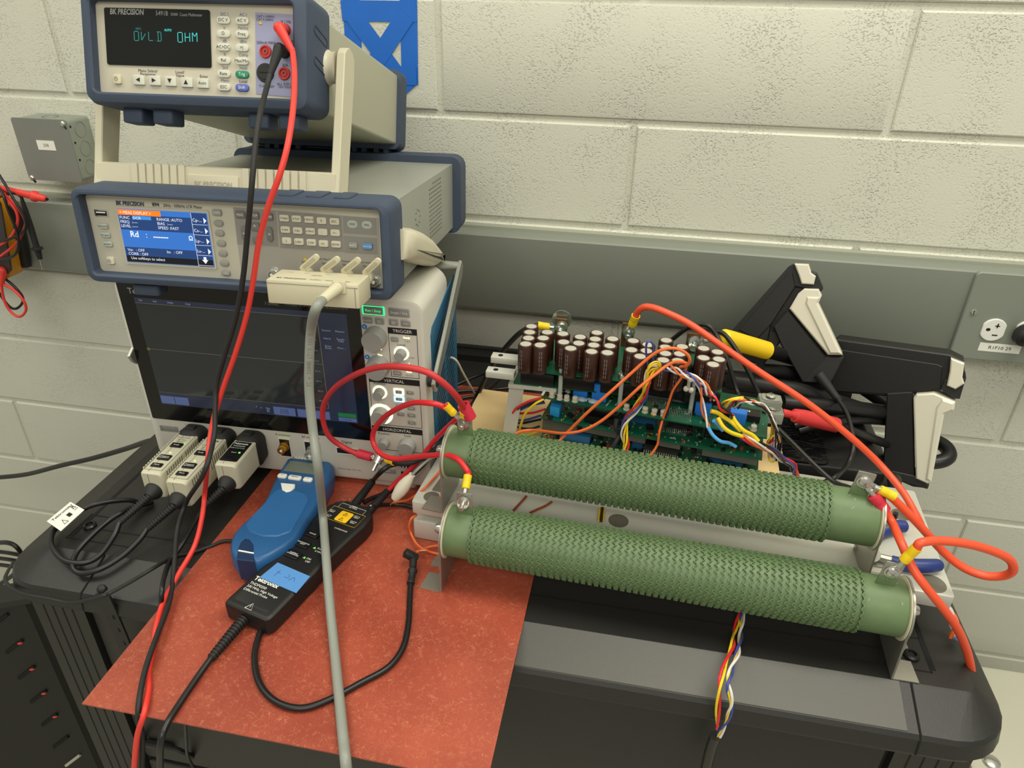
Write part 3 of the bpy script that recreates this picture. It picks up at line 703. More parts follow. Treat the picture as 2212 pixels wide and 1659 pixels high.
def polyK(F, KK, pts, y, th=.0003): return G().prism([facing(F, *KK(*p)) for p in pts], 0, th, T(0, y, 0) @ XZ)
build('keypad_field', polyK(FL, K, [(1046, 200), (1310, 218), (1972, 268), (1982, 738), (1290, 690), (1108, 672)], -.0012), m_pan3, pan, FL)
for pts in ([(1050, 200), (1318, 220), (1335, 448), (1075, 432)], [(1330, 221), (1735, 255), (1752, 480), (1348, 455)], [(1745, 255), (1955, 270), (1960, 375), (1750, 362)], [(1750, 380), (1960, 395), (1964, 498), (1756, 485)]):
    build('key_group', polyK(FL, K, pts, -.0014), m_pan2, pan, FL)
# screen
g = G().loft([ringr(-.003, .0975, -.057, .003, .002, -.0010), ringr(-.003, .0975, -.057, .003, .002, -.0024)]); sf = build('screen_frame', g, m_pan, lc, FL)
g = G().box(-.0005, .0955, -.0028, -.0024, -.0545, .0005); scr = build('screen', g, mat('lcd_blue', (10, 30, 60), .25, emit=(56, 124, 214), es=.8), lc, FL)
def ui(a0, a1, b0, b1, m, nm='screen_area', y=-.0030): build(nm, G().box(a0, a1, y, y+.0002, b0, b1), m, scr, FL)
m_l1 = mat('lcd_dark_blue', (5, 15, 40), .25, emit=(34, 72, 132), es=.7); m_l2 = mat('lcd_black', (5, 5, 8), .25, emit=(6, 10, 22), es=.5); m_l3 = mat('lcd_orange', (60, 30, 5), .3, emit=(250, 130, 20), es=.95); m_l4 = mat('lcd_highlight', (10, 40, 80), .25, emit=(60, 150, 225), es=.9); m_lt = mat('lcd_white', (60, 60, 60), .3, emit=(235, 240, 250), es=.95)
ui(0, .078, -.0205, -.005, m_l1); ui(0, .095, -.054, -.0475, m_l2, y=-.0031); ui(0, .078, -.0475, -.0385, m_l1); ui(0, .046, -.0055, 0, m_l3, y=-.0031); ui(.015, .035, -.0095, -.0060, m_l4, y=-.0032); ui(.0785, .095, -.0545, .0, m_l1)
g = G(); H = lambda s, x, z, sz=.0042, **k: g.text(s, T(x, -.0034, z) @ XZ, sz, align='LEFT', **k)
H('< MEAS DISPLAY >', .002, -.003, .0042); H('FUNC  :DCR', .001, -.0082); H('FREQ  :----', .001, -.0125); H('LEVEL :----', .001, -.0168); H('RANGE :AUTO', .041, -.0082); H('BIAS  :----', .041, -.0125); H('SPEED :FAST', .041, -.0168)
H('Rd', .009, -.025, .0085, bold=.02); H(':', .026, -.025, .0085); H('------', .034, -.026, .0085, bold=.02); H('Ω', .0725, -.026, .006, bold=.03)
H('Vm   : OFF', .003, -.0415); H('CORR : OFF', .003, -.0455); H('Im   : OFF', .046, -.0415); H('Use softkeys to select', .005, -.0500)
for i, s in enumerate(('Cp-...', 'Cs-...', 'Lp-...', 'Ls-...')): H(s, .0795, -.007-i*.0105, .0046)
for i in range(4):
    z = -.007-i*.0105; g.prism([(.0915, z+.003), (.0945, z), (.0915, z-.003)], 0, .0002, T(0, -.0032, 0) @ XZ)
g.prism([(.0835, -.0475), (.0900, -.0475), (.0868, -.0515)], 0, .0002, T(0, -.0032, 0) @ XZ); g.box(.0853, .0883, -.0034, -.0032, -.0475, -.0445)
for i in range(5): g.box(.0785, .095, -.0033, -.0031, -.0115-i*.0105, -.0112-i*.0105)
g.box(.0785, .0788, -.0033, -.0031, -.0545, 0); build('screen_text', g, m_lt, scr, FL)
g = G(); x, z = facing(FL, *K(390, 175)); g.text('BK PRECISION', T(x, -.0018, z) @ XZ, .0058, bold=.03, shear=.15, wid=.82); build('logo', g, mat('logo_navy', (40, 56, 90), .5), pan, FL)
g = G(); g.ftext(FL, *K(548, 184), '894', .0050, y=-.0018, bold=.02); g.ftext(FL, *K(720, 195), '20Hz - 500kHz LCR Meter', .0043, y=-.0018, wid=.88)
for (x_, y_, s) in ((1497, 548, 'Lcur'), (1628, 556, 'Lpot'), (1762, 567, 'Hpot'), (1890, 576, 'Hcur'), (1640, 532, '42V Max CAT I'), (1830, 548, 'Discharge DUT before testing')): g.ftext(FL, *K(x_, y_), s, .0034 if len(s) < 6 else .0026, y=-.0018)
build('lettering', g, m_dark, pan, FL)
g = polyK(FL, K, [(1495, 535), (1520, 537), (1507, 514)], -.0018); build('warning_triangle', g, mat('warn_yellow', (222, 190, 30), .5), pan, FL)
def kb(x, y, w_, h_, txt, ts=.003, m=None, tm=None, **k): return button(lc, FL, *K(x, y), w_, h_, .0024, k.pop('r', .0014), m, txt, ts, tm, y=-.0014, name='key', **k)
m_key = mat('key_light', (214, 208, 188), .45); m_keyg = mat('key_grey', (146, 146, 140), .5); m_keyd = mat('key_darkgrey', (112, 112, 108), .5); m_keyp = mat('key_pale', (176, 184, 176), .5)
kb(943, 232, .0095, .0058, 'COPY', .0026, m_keyg, m_white)
for x, y in ((953, 300), (960, 363), (970, 428), (980, 492), (990, 555)):
    kb(x, y, .0095, .0058, None, m=m_keyg, r=.0028)
kb(1000, 617, .009, .0052, 'LOG', .0026, m_keyg, m_white)
for x, y, s in ((1092, 245, 'MEAS'), (1180, 250, 'SETUP'), (1268, 258, 'SYSTEM')): kb(x, y, .0100, .0068, s, .0028, m_keyd, m_white)
kb(1187, 322, .0092, .0080, '^', .006, m_keyd, m_white); kb(1200, 408, .0092, .0064, 'v', .004, m_keyd, m_white); kb(1120, 365, .0062, .0145, '<', .005, m_keyd, m_white, r=.003); kb(1280, 370, .0062, .0145, '>', .005, m_keyd, m_white, r=.003)
for row in (((1372, 267, '7 PQRS'), (1450, 271, '8 TUV'), (1530, 276, '9 WXYZ'), (1610, 283, '0'), (1692, 288, 'ESC')), ((1380, 340, '4 GHI'), (1458, 346, '5 JKL'), (1538, 350, '6 MNO'), (1617, 355, '.'), (1697, 360, '<--')), ((1388, 411, '1'), (1466, 417, '2 ABC'), (1545, 422, '3 DEF'), (1622, 429, '+/-'), (1702, 434, 'ENTER'))):
    for x, y, s in row: kb(x, y, .0096, .0066, s, .0026 if len(s) > 3 else .0034, m_key, m_dark)
for x, y, s in ((1803, 307, 'PASS'), (1895, 312, 'FAIL')): kb(x, y, .0105, .0076, s, .003, m_keyp, m_dark, r=.0037, d=.0008) if 0 else button(lc, FL, *K(x, y), .0105, .0076, .0006, .0037, m_keyp, s, .0028, m_dark, name='indicator', y=-.0014)
kb(1810, 440, .0092, .0062, 'RESET', .0026, m_keyg, m_white); kb(1902, 447, .0098, .0064, 'TRIGGER', .0024, mat('key_blue', (92, 142, 190), .45), m_white)
for x, y, s in ((222, 318, 'KEYLOCK'), (236, 375, 'DC BIAS'), (250, 432, 'ZOOM')): kb(x, y, .0096, .0052, s, .0024, m_keyp, m_dark)
cx, cz, w_, h_ = rect_uv(FL, K(178, 235), K(255, 235)); x, z = facing(FL, *K(210, 235))
g = G().rbox(x, z, 0, .0150, .0072, .0008, .001, .0003, T(0, -.0012, 0) @ XZ, bot=False); us = build('usb_port', g, m_zinc, lc, FL); build('slot', G().box(x-.006, x+.006, -.0024, -.0019, z-.0024, z+.0024), m_void, us, FL); build('tongue', G().box(x-.005, x+.005, -.0027, -.0023, z+.0002, z+.0016), m_white, us, FL)
kb(268, 537, .0078, .0078, None, m=m_key); x, z = facing(FL, *K(268, 537)); build('power_symbol', G().tube([(x+.0016*math.sin(a/8*2*PI+.5), -.0041, z+.0016*math.cos(a/8*2*PI+.5)) for a in range(8)], .0002, n=4, sub=3).box(x-.0002, x+.0002, -.0042, -.004, z, z+.002), m_grey, lc, FL)
x, z = facing(FL, *K(1318, 612)); bnc(x, z, pan, FL, m_zinc, .012, .0045)
x, z = facing(FL, *K(1950, 665)); bnc(x, z, pan, FL, m_zinc, .008, .005)
# vents on right side
FV = Matrix(((0, 0, 1, .2762), (1, 0, 0, 0), (0, 1, 0, 0), (0, 0, 0, 1)))
g = G()
for i in range(8):
    for j in range(13):
        y_ = .196+i*.0088+(j % 2)*.0; z_ = -.060+j*.0053+ (0 if 0 else i*.0000)
        if z_ < -.066 or (i < 2 and j > 11): continue
        g.add([(.2764, y_-.0016, z_), (.2764, y_+.0016, z_+.0012), (.2764, y_+.0016, z_+.0026), (.2764, y_-.0016, z_+.0012)], [[0, 1, 2, 3]])
for k in range(8):
    a = k*PI/4; y_, z_ = .135+.010*math.cos(a), -.022+.009*math.sin(a); g.add([(.2764, y_-.0012, z_-.001), (.2764, y_+.0012, z_-.0005), (.2764, y_+.0012, z_+.001), (.2764, y_-.0012, z_+.0005)], [[0, 1, 2, 3]])
build('vent_holes', g, m_void, body, FL)
g = G().lathe([(.0001, -.002), (.002, -.0018), (.0032, 0)], (.2765, .352, -.018), (.2, .352, -.018), 12); build('screw', g, m_zinc, body, FL)
# carrying handle folded at the right
m_hand = mat('handle_cream', (206, 200, 176), .42)
hu = [(866, 494), (884, 492), (903, 499), (922, 513), (938, 532), (946, 550), (945, 566), (932, 576), (912, 572), (890, 566), (868, 562)]
hl = [local(FL, u, v, x=.288) for u, v in hu]; hl = [(p.y, p.z) for p in hl]
R = [[(x, y, z) for y, z in offset(hl, o_)] for o_, x in ((.006, .276), (.001, .277), (0, .281), (.0005, .289), (.003, .295), (.007, .2985), (.012, .300))]
build('handle_arm', G().loft(R), m_hand, lc, FL, 60)
hc = local(FL, 870, 528, x=.288); build('handle_hub', G().cyl((.270, hc.y-.004, hc.z), (.284, hc.y-.004, hc.z), .0165, n=28), m_hand, lc, FL)

# ===== bench multimeter
FM = fr((-.550, .712, 1.490), 3.0, 17.5)
dm = thing('bench_multimeter', 'beige bench multimeter tilted up on its cream handle, topmost of the stacked instruments', 'multimeter', FM @ T(.1, .17, -.09))
A_ = lambda x, y: (180+x/6.636, y/6.636); B_ = lambda x, y: (440+x/6.379, y/6.379)
g = G().loft([ringr(-.007, .211, -.0855, .006, .003, y) for y in (0, .335)]); cs = build('case', g, m_bodyg, dm, FM)
bt = boot(-.0165, .2185, -.0935, .0155, -.012, .05, -.0045, .2035, -.0820, .0035, .010, 'front_bumper', .006, dm, FM)
R = [ringr(-.0145, .2165, -.0925, .0135, .010, .315), ringr(-.0145, .2165, -.0925, .0135, .010, .345), ringr(-.010, .211, -.088, .009, .008, .352)]
build('rear_bumper', G().loft([ringr(-.007, .211, -.0855, .006, .003, .315)]+R), m_boot, dm, FM)
for xx, yy_ in ((.012, .012), (.045, .012), (.148, .012), (.180, .012)): build('bumper_foot', G().rbox(xx+.01, yy_+.008, -.108, .022, .024, .015, .003, .002), m_boot, dm, FM)
for k, xx in enumerate((.016, .030, .044, .062, .132, .146, .160, .178, .192)): build('bumper_foot', G().box(xx, xx+.007, .318, .345, -.104, -.090), m_boot, dm, FM)
for zz in (-.018, -.046):   # oval dimples on the bumper's right side, their shade painted as darker rings
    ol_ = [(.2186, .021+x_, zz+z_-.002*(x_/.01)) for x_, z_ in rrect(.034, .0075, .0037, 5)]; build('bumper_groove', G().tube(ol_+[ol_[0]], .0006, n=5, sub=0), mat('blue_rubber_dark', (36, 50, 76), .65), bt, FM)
for zz in (-.012, -.035, -.055): build('bumper_notch', G().box(-.0172, -.0150, .0, .03, zz-.004, zz+.004), mat('blue_rubber_dark', (40, 56, 84), .65), bt, FM)
g = G().loft([ringr(-.0045, .2035, -.082, .0035, .002, y) for y in (0, -.001)]); pan = build('front_panel', g, m_beige, dm, FM)
dl = [facing(FM, *A_(*p)) for p in ((318, 108), (1835, 160), (1842, 985), (360, 925))]
x0_ = (dl[0][0]+dl[3][0])/2; x1_ = (dl[1][0]+dl[2][0])/2; z1_ = (dl[0][1]+dl[1][1])/2; z0_ = (dl[2][1]+dl[3][1])/2
g = G().loft([ringr(x0_, x1_, z0_, z1_, .002, y) for y in (-.0008, -.0022)]); dsp = build('display_window', g, mat('display_glass', (14, 18, 16), .10), dm, FM)
m_vfd = mat('vfd_cyan', (5, 20, 20), .4, emit=(70, 225, 215), es=.85); m_vfdd = mat('vfd_cyan_dim', (5, 20, 20), .4, emit=(40, 120, 115), es=.6)
def seg(g, s, x, z, h, wd):
    L = {'O': ((0, 0, 1, 0), (0, 1, 1, 1), (0, 0, 0, 1), (1, 0, 1, 1)), 'V': ((0, .0, 0, 1), (0, 0, 1, .8)), 'L': ((0, 0, 0, 1), (0, 0, 1, 0)), 'D': ((0, 0, 1, 0), (0, 1, 1, 1), (.35, 0, .35, 1), (1, 0, 1, 1)), 'H': ((0, 0, 0, 1), (1, 0, 1, 1), (0, .5, 1, .5)), 'M': ((0, 0, 0, 1), (1, 0, 1, 1), (0, 1, .5, .55), (.5, .55, 1, 1)), '.': ((.5, -.02, .6, -.02),), ' ': ()}[s]
    for a, b_, c_, d_ in L:
        p, q = V((x+a*wd, z+b_*h)), V((x+c_*wd, z+d_*h)); dd = (q-p).normalized(); nn = V((-dd.y, dd.x))*.00032; p, q = p+dd*.0004, q-dd*.0004
        g.prism([tuple(p+nn), tuple(q+nn), tuple(q-nn), tuple(p-nn)], 0, .0001, T(0, -.0024, 0) @ XZ)
g = G()
for i, s in enumerate('OVL'): 
    x, z = facing(FM, *A_(755+i*103, 590)); seg(g, s, x, z, .0084, .0047)
x, z = facing(FM, *A_(1075, 598)); seg(g, 'D', x, z, .0084, .0047); x, z = facing(FM, *A_(1020, 597)); seg(g, '.', x, z+.0008, .0096, .0050)
build('dim_characters', g, mat('vfd_cyan_mid', (5, 20, 20), .4, emit=(50, 165, 155), es=.7), dsp, FM)
g = G()
for i, s in enumerate('OHM'):
    x, z = facing(FM, *A_(1378+i*104, 612)); seg(g, s, x, z, .0088, .0048)
g.ftext(FM, *A_(1213, 433), 'AUTO', .0030, y=-.0024, bold=.03, wid=.9)
build('lit_characters', g, m_vfd, dsp, FM)
g = G(); g.ftext(FM, *A_(791, 413), 'MED', .0030, y=-.0024, bold=.02); build('faint_characters', g, m_vfdd, dsp, FM)
g = G(); g.ftext(FM, *A_(620, 172), 'BK PRECISION', .0072, y=-.0024, bold=.03, shear=.15, wid=.78); g.ftext(FM, *A_(1125, 192), '5491B', .0060, y=-.0024, wid=.85); g.ftext(FM, *A_(1303, 207), '50000', .0038, y=-.0024, wid=.8); g.ftext(FM, *A_(1542, 214), 'Count Multimeter', .0040, y=-.0024, wid=.80)
build('lettering', g, mat('print_silver', (150, 150, 148), .5), dsp, FM)
def db(KK, x, y, w_, h_, txt, ts, m=None, tm=None, **k): return button(dm, FM, *KK(x, y), w_, h_, .0024, k.pop('r', .0016), m or m_dkey, txt, ts, tm or m_dark, y=-.001, **k)
m_dkey = mat('dmm_key', (206, 206, 192), .45)
db(A_, 502, 1140, .0084, .0090, None, 0, m_cream); x, z = facing(FM, *A_(500, 1135)); build('power_symbol', G().tube([(x+.0017*math.sin(a/8*5+.6), -.0037, z+.0017*math.cos(a/8*5+.6)) for a in range(9)], .0002, n=4, sub=2).box(x-.0002, x+.0002, -.0038, -.0034, z, z+.0022), m_grey, dm, FM)
for x, y, s in ((812, 1152, '<'), (1040, 1160, '>'), (1265, 1170, 'v'), (1497, 1185, '^')):
    o = db(A_, x, y, .0123, .0092, None, 0, r=.0008)
    a, c = facing(FM, *A_(x, y)); r_ = .0021; tri = {'<': [(-1, 0), (1, 1), (1, -1)], '>': [(1, 0), (-1, 1), (-1, -1)], 'v': [(0, -1), (1, 1), (-1, 1)], '^': [(0, 1), (1, -1), (-1, -1)]}[s]
    build('arrow', G().prism([(a+p*r_, c+q*r_) for p, q in tri], 0, .0002, T(0, -.0035, 0) @ XZ), m_blackp, o, FM)
db(A_, 1725, 1198, .0123, .0092, 'Auto', .0042, r=.0008)
g = G()
for x, y, s in ((925, 1040, 'Menu Select/\nParameter'), (1385, 1060, 'Level/\nValue'), (1728, 1097, 'Enter')): g.ftext(FM, *A_(x, y), s, .0040, y=-.0013)
for x, y, s in ((545, 1125, 'Local'),): g.ftext(FM, *B_(x, y), s, .0040, y=-.0013)
for x, y, s, z_ in ((860, 588, '500mA MAX', .0036), (1120, 900, '20A', .0038), (1118, 1160, 'ALL INPUT', .0034), (1118, 1200, '1kV MAX', .0034), (865, 1190, 'T1AL 250V', .0034), (850, 228, 'CAT I (1000V)', .0030), (840, 270, 'CAT II (300V)', .0030), (1130, 300, 'V / Hz', .0040), (1215, 590, '1000V\nMAX', .0030)): g.ftext(FM, *B_(x, y), s, z_, y=-.0021)
build('lettering', g, m_dark, pan, FM)
g = G()
for x, y, s in ((283, 195, 'DC I'), (543, 203, 'AC I'), (543, 388, 'Period'), (287, 565, 'dB'), (543, 573, 'dBm'), (290, 748, '%'), (547, 758, 'Comp'), (293, 933, '2nd'), (547, 940, 'Hold'), (293, 1112, 'Menu'), (283, 380, 'o')): g.ftext(FM, *B_(x, y), s, .0040, y=-.0013)
build('blue_lettering', g, mat('print_blue', (110, 118, 160), .6), pan, FM)
rows = (((285, 283, 'DC V'), (540, 293, 'AC V')), ((285, 470, 'Ω'), (540, 478, 'Freq')), ((285, 655, 'AC+DC'), (540, 663, '>|')), ((290, 838, 'Rel'), (540, 848, 'Max/Min')), ((290, 1022, 'Rate'), (540, 1030, 'Trig')), ((292, 1205, 'ESC'), (540, 1212, 'Shift')))
for rw in rows:
    for x, y, s in rw:
        mm, tm = (mat('key_green', (26, 134, 100), .45), m_white) if s == 'Trig' else (mat('key_indigo', (88, 104, 184), .45), m_white) if s == 'Shift' else (None, None)
        db(B_, x, y, .0136, .0068, s, .0042, mm, tm, r=.003)
build('input_panel', polyK(FM, B_, [(720, 178), (1262, 208), (1262, 1345), (730, 1295)], -.0010, .0006), m_lav, pan, FM)
def jack(x, y, m, r=.0056):
    a, c = facing(FM, *B_(x, y)); g = G().lathe([(r*1.1, 0), (r*1.1, .0012), (r, .0022), (r*.78, .0022), (r*.78, .0008), (r*.45, .0008), (r*.45, .0018), (r*.24, .0018), (r*.24, .0004), (.0001, .0004)], (a, -.0012, c), (a, -1, c), 26); return build('input_jack', g, m, dm, FM), a, c
m_jack = mat('jack_red', (186, 54, 44), .45)
jack(865, 718, m_jack); jack(1122, 1020, m_jack); j1, ja, jc = jack(1128, 425, m_jack); j2, ka, kc = jack(1130, 720, m_blkm)
a, c = facing(FM, *B_(862, 1010)); g = G().lathe([(.0090, 0), (.0090, .001), (.0084, .002), (.0062, .002), (.006, .003), (.0001, .003)], (a, -.0012, c), (a, -1, c), 30); fh = build('fuse_holder', g, m_blkm, dm, FM); build('slot', G().box(a-.005, a+.005, -.0045, -.0041, c-.0004, c+.0004), m_void, fh, FM)
g = polyK(FM, B_, [(772, 340), (822, 343), (797, 290)], -.0018); build('warning_triangle', g, mat('warn_yellow', (222, 190, 30), .5), pan, FM)
# handle
for s_, xx in ((1, .214), (-1, -.012)):
    g = G().lathe([(.018, 0), (.019, .002), (.016, .006), (.015, .009), (.0165, .014)], (xx, .044, -.042), (xx+s_, .044, -.042), 28); build('handle_hub', g, m_hand, dm, FM)
hx0, hx1 = -.031, .2395
pl = [(.038, -.030), (.044, -.024), (.052, -.022), (.060, -.024), (.066, -.030), (.067, -.05), (.056, -.165), (.054, -.185), (.026, -.185), (.029, -.16)]
pl = [(y-.006-.008*max(0, (-z-.04)/.145), z) for y, z in pl]
for xx in (hx1-.009, hx0):
    build('handle_arm', G().prism(pl, 0, .009, Matrix(((0, 0, 1, xx), (1, 0, 0, 0), (0, 1, 0, 0), (0, 0, 0, 1))), b=.001), m_hand, dm, FM)
g = G().loft([[(x, y, z) for y, z in [(.015, -.183), (.016, -.149), (.020, -.147), (.038, -.149), (.040, -.183)]] for x in (hx0+.004, hx1-.004)]); hb = build('handle_bar', g, m_hand, dm, FM)
g = G()
for k in list(range(7))+list(range(14, 22)):
    xx = hx0+.045+k*.0088; build('handle_rib', G().box(xx, xx+.0066, .0135, .0165, -.182, -.1475), m_hand, hb, FM)
build('name_plate', G().rbox((hx0+hx1)/2, -.165, 0, .056, .018, .002, .001, .0006, T(0, .016, 0) @ XZ, bot=False), m_hand, hb, FM)
build('embossed_name', G().text('BK PRECISION', T((hx0+hx1)/2, .0136, -.165) @ XZ, .0066, bold=.02, shear=.1), mat('emboss', (176, 171, 148), .5), hb, FM)
# ---------------------------------------------------------------- test fixture plugged into the LCR meter
tf = thing('test_fixture', 'cream test fixture box plugged on the front of the lower meter, grey cable leaving it', 'test fixture', FL @ T(.22, -.04, -.07))
g = G(); g.rbox(.2213, -.0385, -.0705, .0905, .037, .0235, .002, .0012); bx = build('box', g, m_cream, tf, FL)
g = G(); g.box(.1765, .2661, -.0573, -.0569, -.0503, -.0499); g.box(.2630, .2634, -.0573, -.0569, -.070, -.050); build('seam', g, m_grey, bx, FL)
g = G(); H = lambda s, x, y, sz, **k: g.text(s, T(x, y, -.0468), sz, **k)
H('BK PRECISION', .198, -.049, .0046, bold=.03, shear=.1); H('TL89K1  TEST FIXTURE', .236, -.049, .0040); H('Lcur', .190, -.029, .0026); H('Lpot', .206, -.029, .0026); H('Hpot', .228, -.029, .0026); H('Hcur', .250, -.029, .0026); H('500V Max\nUNKNOWN', .218, -.035, .0022)
build('lettering', g, m_grey, bx, FL)
for s_, (xa, ya) in enumerate(((1490, 588), (1620, 597), (1752, 606), (1888, 616))):
    xb, yb = ((1575, 516), (1708, 530), (1840, 536), (1968, 541))[s_]
    p = local(FL, *K(xa, ya), y=-.020); q = local(FL, *K(xb, yb), y=-.024)
    g = G().lathe([(.0058, 0), (.0062, .004), (.0062, .016), (.005, .018)], (p.x-.003, -.001, -.0545), (p.x-.003, -.03, -.0545), 18); o = build('bnc_lock', g, m_cream, tf, FL)
    d = (q-p); L_ = d.length; ax = axis_m(p, q)
    dn_ = d.normalized(); zz_ = V((0, -1, 0)); zz_ = (zz_-dn_*zz_.dot(dn_)).normalized(); xx_ = dn_.cross(zz_); M_ = Matrix.Translation(p) @ Matrix((xx_, dn_, zz_)).transposed().to_4x4()
    g = G().rbox(0, L_/2, -.001, .0068, L_+.006, .003, .003, .0008, M_, taper=-.0); build('lever', g, m_cream, o, FL)
    g = G().rbox(0, L_/2, .0019, .0036, L_-.003, .0003, .0016, .0001, M_); build('lever_recess', g, mat('recess_cream', (178, 170, 146), .5), o, FL)
x, z = facing(FL, 733, 618, -.0573); g = G().rbox(x, z-.001, 0, .013, .012, .0022, .001, .0005, T(0, -.0572, 0) @ XZ, bot=False); build('cable_plate', g, m_cream, tf, FL)
p = FL @ V((x-.001, -.059, z-.001)); q = at(692, 652, d=(p-CAM).dot(CF)-.022)
g = G().tube([p, p.lerp(q, .5)+V((0, -.002, 0)), q], lambda t: .0058-.0012*t, n=14, sub=4); build('strain_relief', g, m_cream, tf)
def onp(u, v, h): return at(u, v, z=ZM+h)
pts = [q+(p-q)*.15, at(682, 668, y=q.y-.012), at(672, 712, y=.572), at(668, 780, y=.570), at(668, 850, y=.565), at(676, 930, y=.555), at(688, 1020, y=.540), at(697, 1110, z=ZM+.040), at(704, 1200, z=ZM+.031), at(712, 1300, z=ZM+.018), at(722, 1400, z=ZM+.008), at(734, 1520, z=ZM+.0055), at(742, 1600, z=ZM+.005), at(749, 1665, z=ZM-.004), at(760, 1760, z=ZM-.08)]
build('cable', G().tube(pts, .0047, n=14), m_gcab, tf, None, 60)
pc = catmull(pts, 8)
g = G()
for i, ch in enumerate('4C x 26AWG (7/0.16) SHIELDED'):
    if ch == ' ': continue
    p_ = at(668.5-(i < 10)*(10-i)*.0+ (12-i*.9 if i > 18 else 0)*0, 820-i*7.2, y=.5695)
    a, b_ = at(668, 830-i*5.2, y=.566), at(668, 825-i*5.2, y=.566)
    up = (b_-a).normalized(); nrm = (CAM-a).normalized(); nrm = (nrm-up*nrm.dot(up)).normalized(); rt = up.cross(nrm)
    c_ = min(pc, key=lambda k_: abs(k_.z-a.z)); c2 = c_.lerp(a, 0); j_ = pc.index(c_); 
    nx_ = pc[min(j_+1, len(pc)-1)]; tt = 0 if abs(nx_.z-c_.z) < 1e-6 else (a.z-c_.z)/(nx_.z-c_.z); base = c_.lerp(nx_, max(-1, min(1, tt)))
    side_ = -CR; base = base+nrm*.00478
    M_ = Matrix.Translation(base) @ Matrix((up, -rt, nrm)).transposed().to_4x4()
    g.text(ch, M_, .0052)
build('cable_print', g, m_grey, tf)

# ---------------------------------------------------------------- leads of the bench multimeter
def elbow(jx, jz, u, v, m, label, nm, path, r, r_lead):
    base = FM @ V((jx, -.003, jz)); el = at(u[0], u[1], d=(base-CAM).dot(CF)-.020); dn = at(v[0], v[1], d=(base-CAM).dot(CF)-.022)
    t = thing(nm, label, 'test lead', Matrix.Translation(path[-1]))
    g = G().tube([base, base.lerp(el, .7), el], r, n=14, sub=3); g.sphere(el, r*1.02, 14, 8)
    pb = build('plug', g, m, t)
    g = G().cyl(el, dn, r*1.0, r*.55, 14); g.lathe([(r*.9, 0), (r*.95, .0012), (r*.5, .0014)], el, el+(CAM-el)*.01, 14); build('barrel', g, m, pb)
    build('wire', G().tube([dn.lerp(el, .15), dn]+path, r_lead, n=10), m, t, None, 60); return t
red_path = [at(636, 165, y=.66), at(633, 235, y=.63), at(622, 310, y=.60), at(605, 375, y=.585), at(580, 445, y=.580), at(560, 520, y=.580), at(548, 600, y=.580), at(533, 680, y=.580), at(508, 765, y=.578), at(478, 850, y=.575), at(458, 920, y=.565), at(448, 1000, y=.535), at(443, 1060, z=1.02), at(436, 1120, z=.995), at(420, 1180, z=.975), at(386, 1240, z=.966), at(354, 1298, z=.962), at(338, 1351, z=.960), at(331, 1397, z=ZM+.003), at(321, 1450, z=ZM+.003), at(321, 1492, z=ZM+.003), at(311, 1543, z=ZM+.002), at(297, 1590, z=.930), at(290, 1665, z=.88), at(285, 1760, z=.80)]
blk_path = [at(576, 190, y=.66), at(561, 250, y=.62), at(552, 310, y=.60), at(544, 400, y=.580), at(535, 500, y=.578), at(525, 600, y=.578), at(508, 690, y=.578), at(484, 770, y=.577), at(468, 830, y=.575), at(465, 880, y=.565), at(462, 945, y=.545), at(440, 1023, y=.510), at(404, 1082, z=1.00), at(384, 1140, z=.982), at(378, 1205, z=.972), at(374, 1250, z=.966), at(364, 1306, z=.962), at(336, 1381, z=.963), at(313, 1450, z=.962), at(300, 1518, z=.958), at(300, 1556, z=.945), at(307, 1593, z=.92), at(307, 1665, z=.87), at(309, 1760, z=.80)]
elbow(ja, jc, (603, 60), (632, 112), m_red, 'long red test lead hanging from the topmost meter down past the cart front', 'test_lead', red_path, .0052, .0027)
elbow(ka, kc, (603, 105), (584, 160), m_blkm, 'long black test lead hanging from the topmost meter beside the red one', 'test_lead', blk_path, .0052, .0026)

# ---------------------------------------------------------------- probe interface boxes plugged into the scope
m_pbox = mat('probe_box_cream', (200, 196, 172), .45)
def probe_box(x0, x1, y1, label, nm, long=True):
    t = thing(nm, label, 'probe', FS @ T((x0+x1)/2, y1, -.209)); cx = (x0+x1)/2; w_ = x1-x0
    g = G().loft([ringr(x0-.001, x1+.002, -.2125, -.170, .010, -.0015), ringr(x0-.002, x1+.003, -.2135, -.169, .010, -.016), ringr(x0, x1+.001, -.2105, -.1725, .008, -.0225)]); cn = build('connector', g, m_blkm, t, FS)
    build('release_button', G().rbox(cx, -.0115, -.1715, .012, .010, .005, .001, .0008), m_blkm, cn, FS)
    g = G().loft([ringr(x0, x1, -.2095, -.1735, .003, -.021), ringr(x0, x1, -.2095, -.1735, .004, y1+.006), ringr(x0+.0005, x1-.0005, -.209, -.174, .004, y1+.002), ringr(x0+.002, x1-.002, -.2075, -.1755, .004, y1)]); b = build('box', g, m_pbox, t, FS)
    build('seam', G().box(cx-.0038, cx-.0034, y1+.003, -.021, -.1736, -.1733).box(cx-.0038, cx-.0034, y1-.0003, y1, -.206, -.176), m_grey, b, FS)
    # cable boot
    bc = V((cx-.001, y1, -.199 if long else -.200))
    g = G().lathe([(.0108, -.001), (.0108, .001), (.0098, .005), (.0070, .009), (.0052, .012)], bc, bc+V((-.02, -1, -.06)), 20); bt_ = build('strain_boot', g, m_blkm, t, FS)
    e0 = FS @ (bc+V((0, -.009, -.001)))
    return t, b, e0, cx
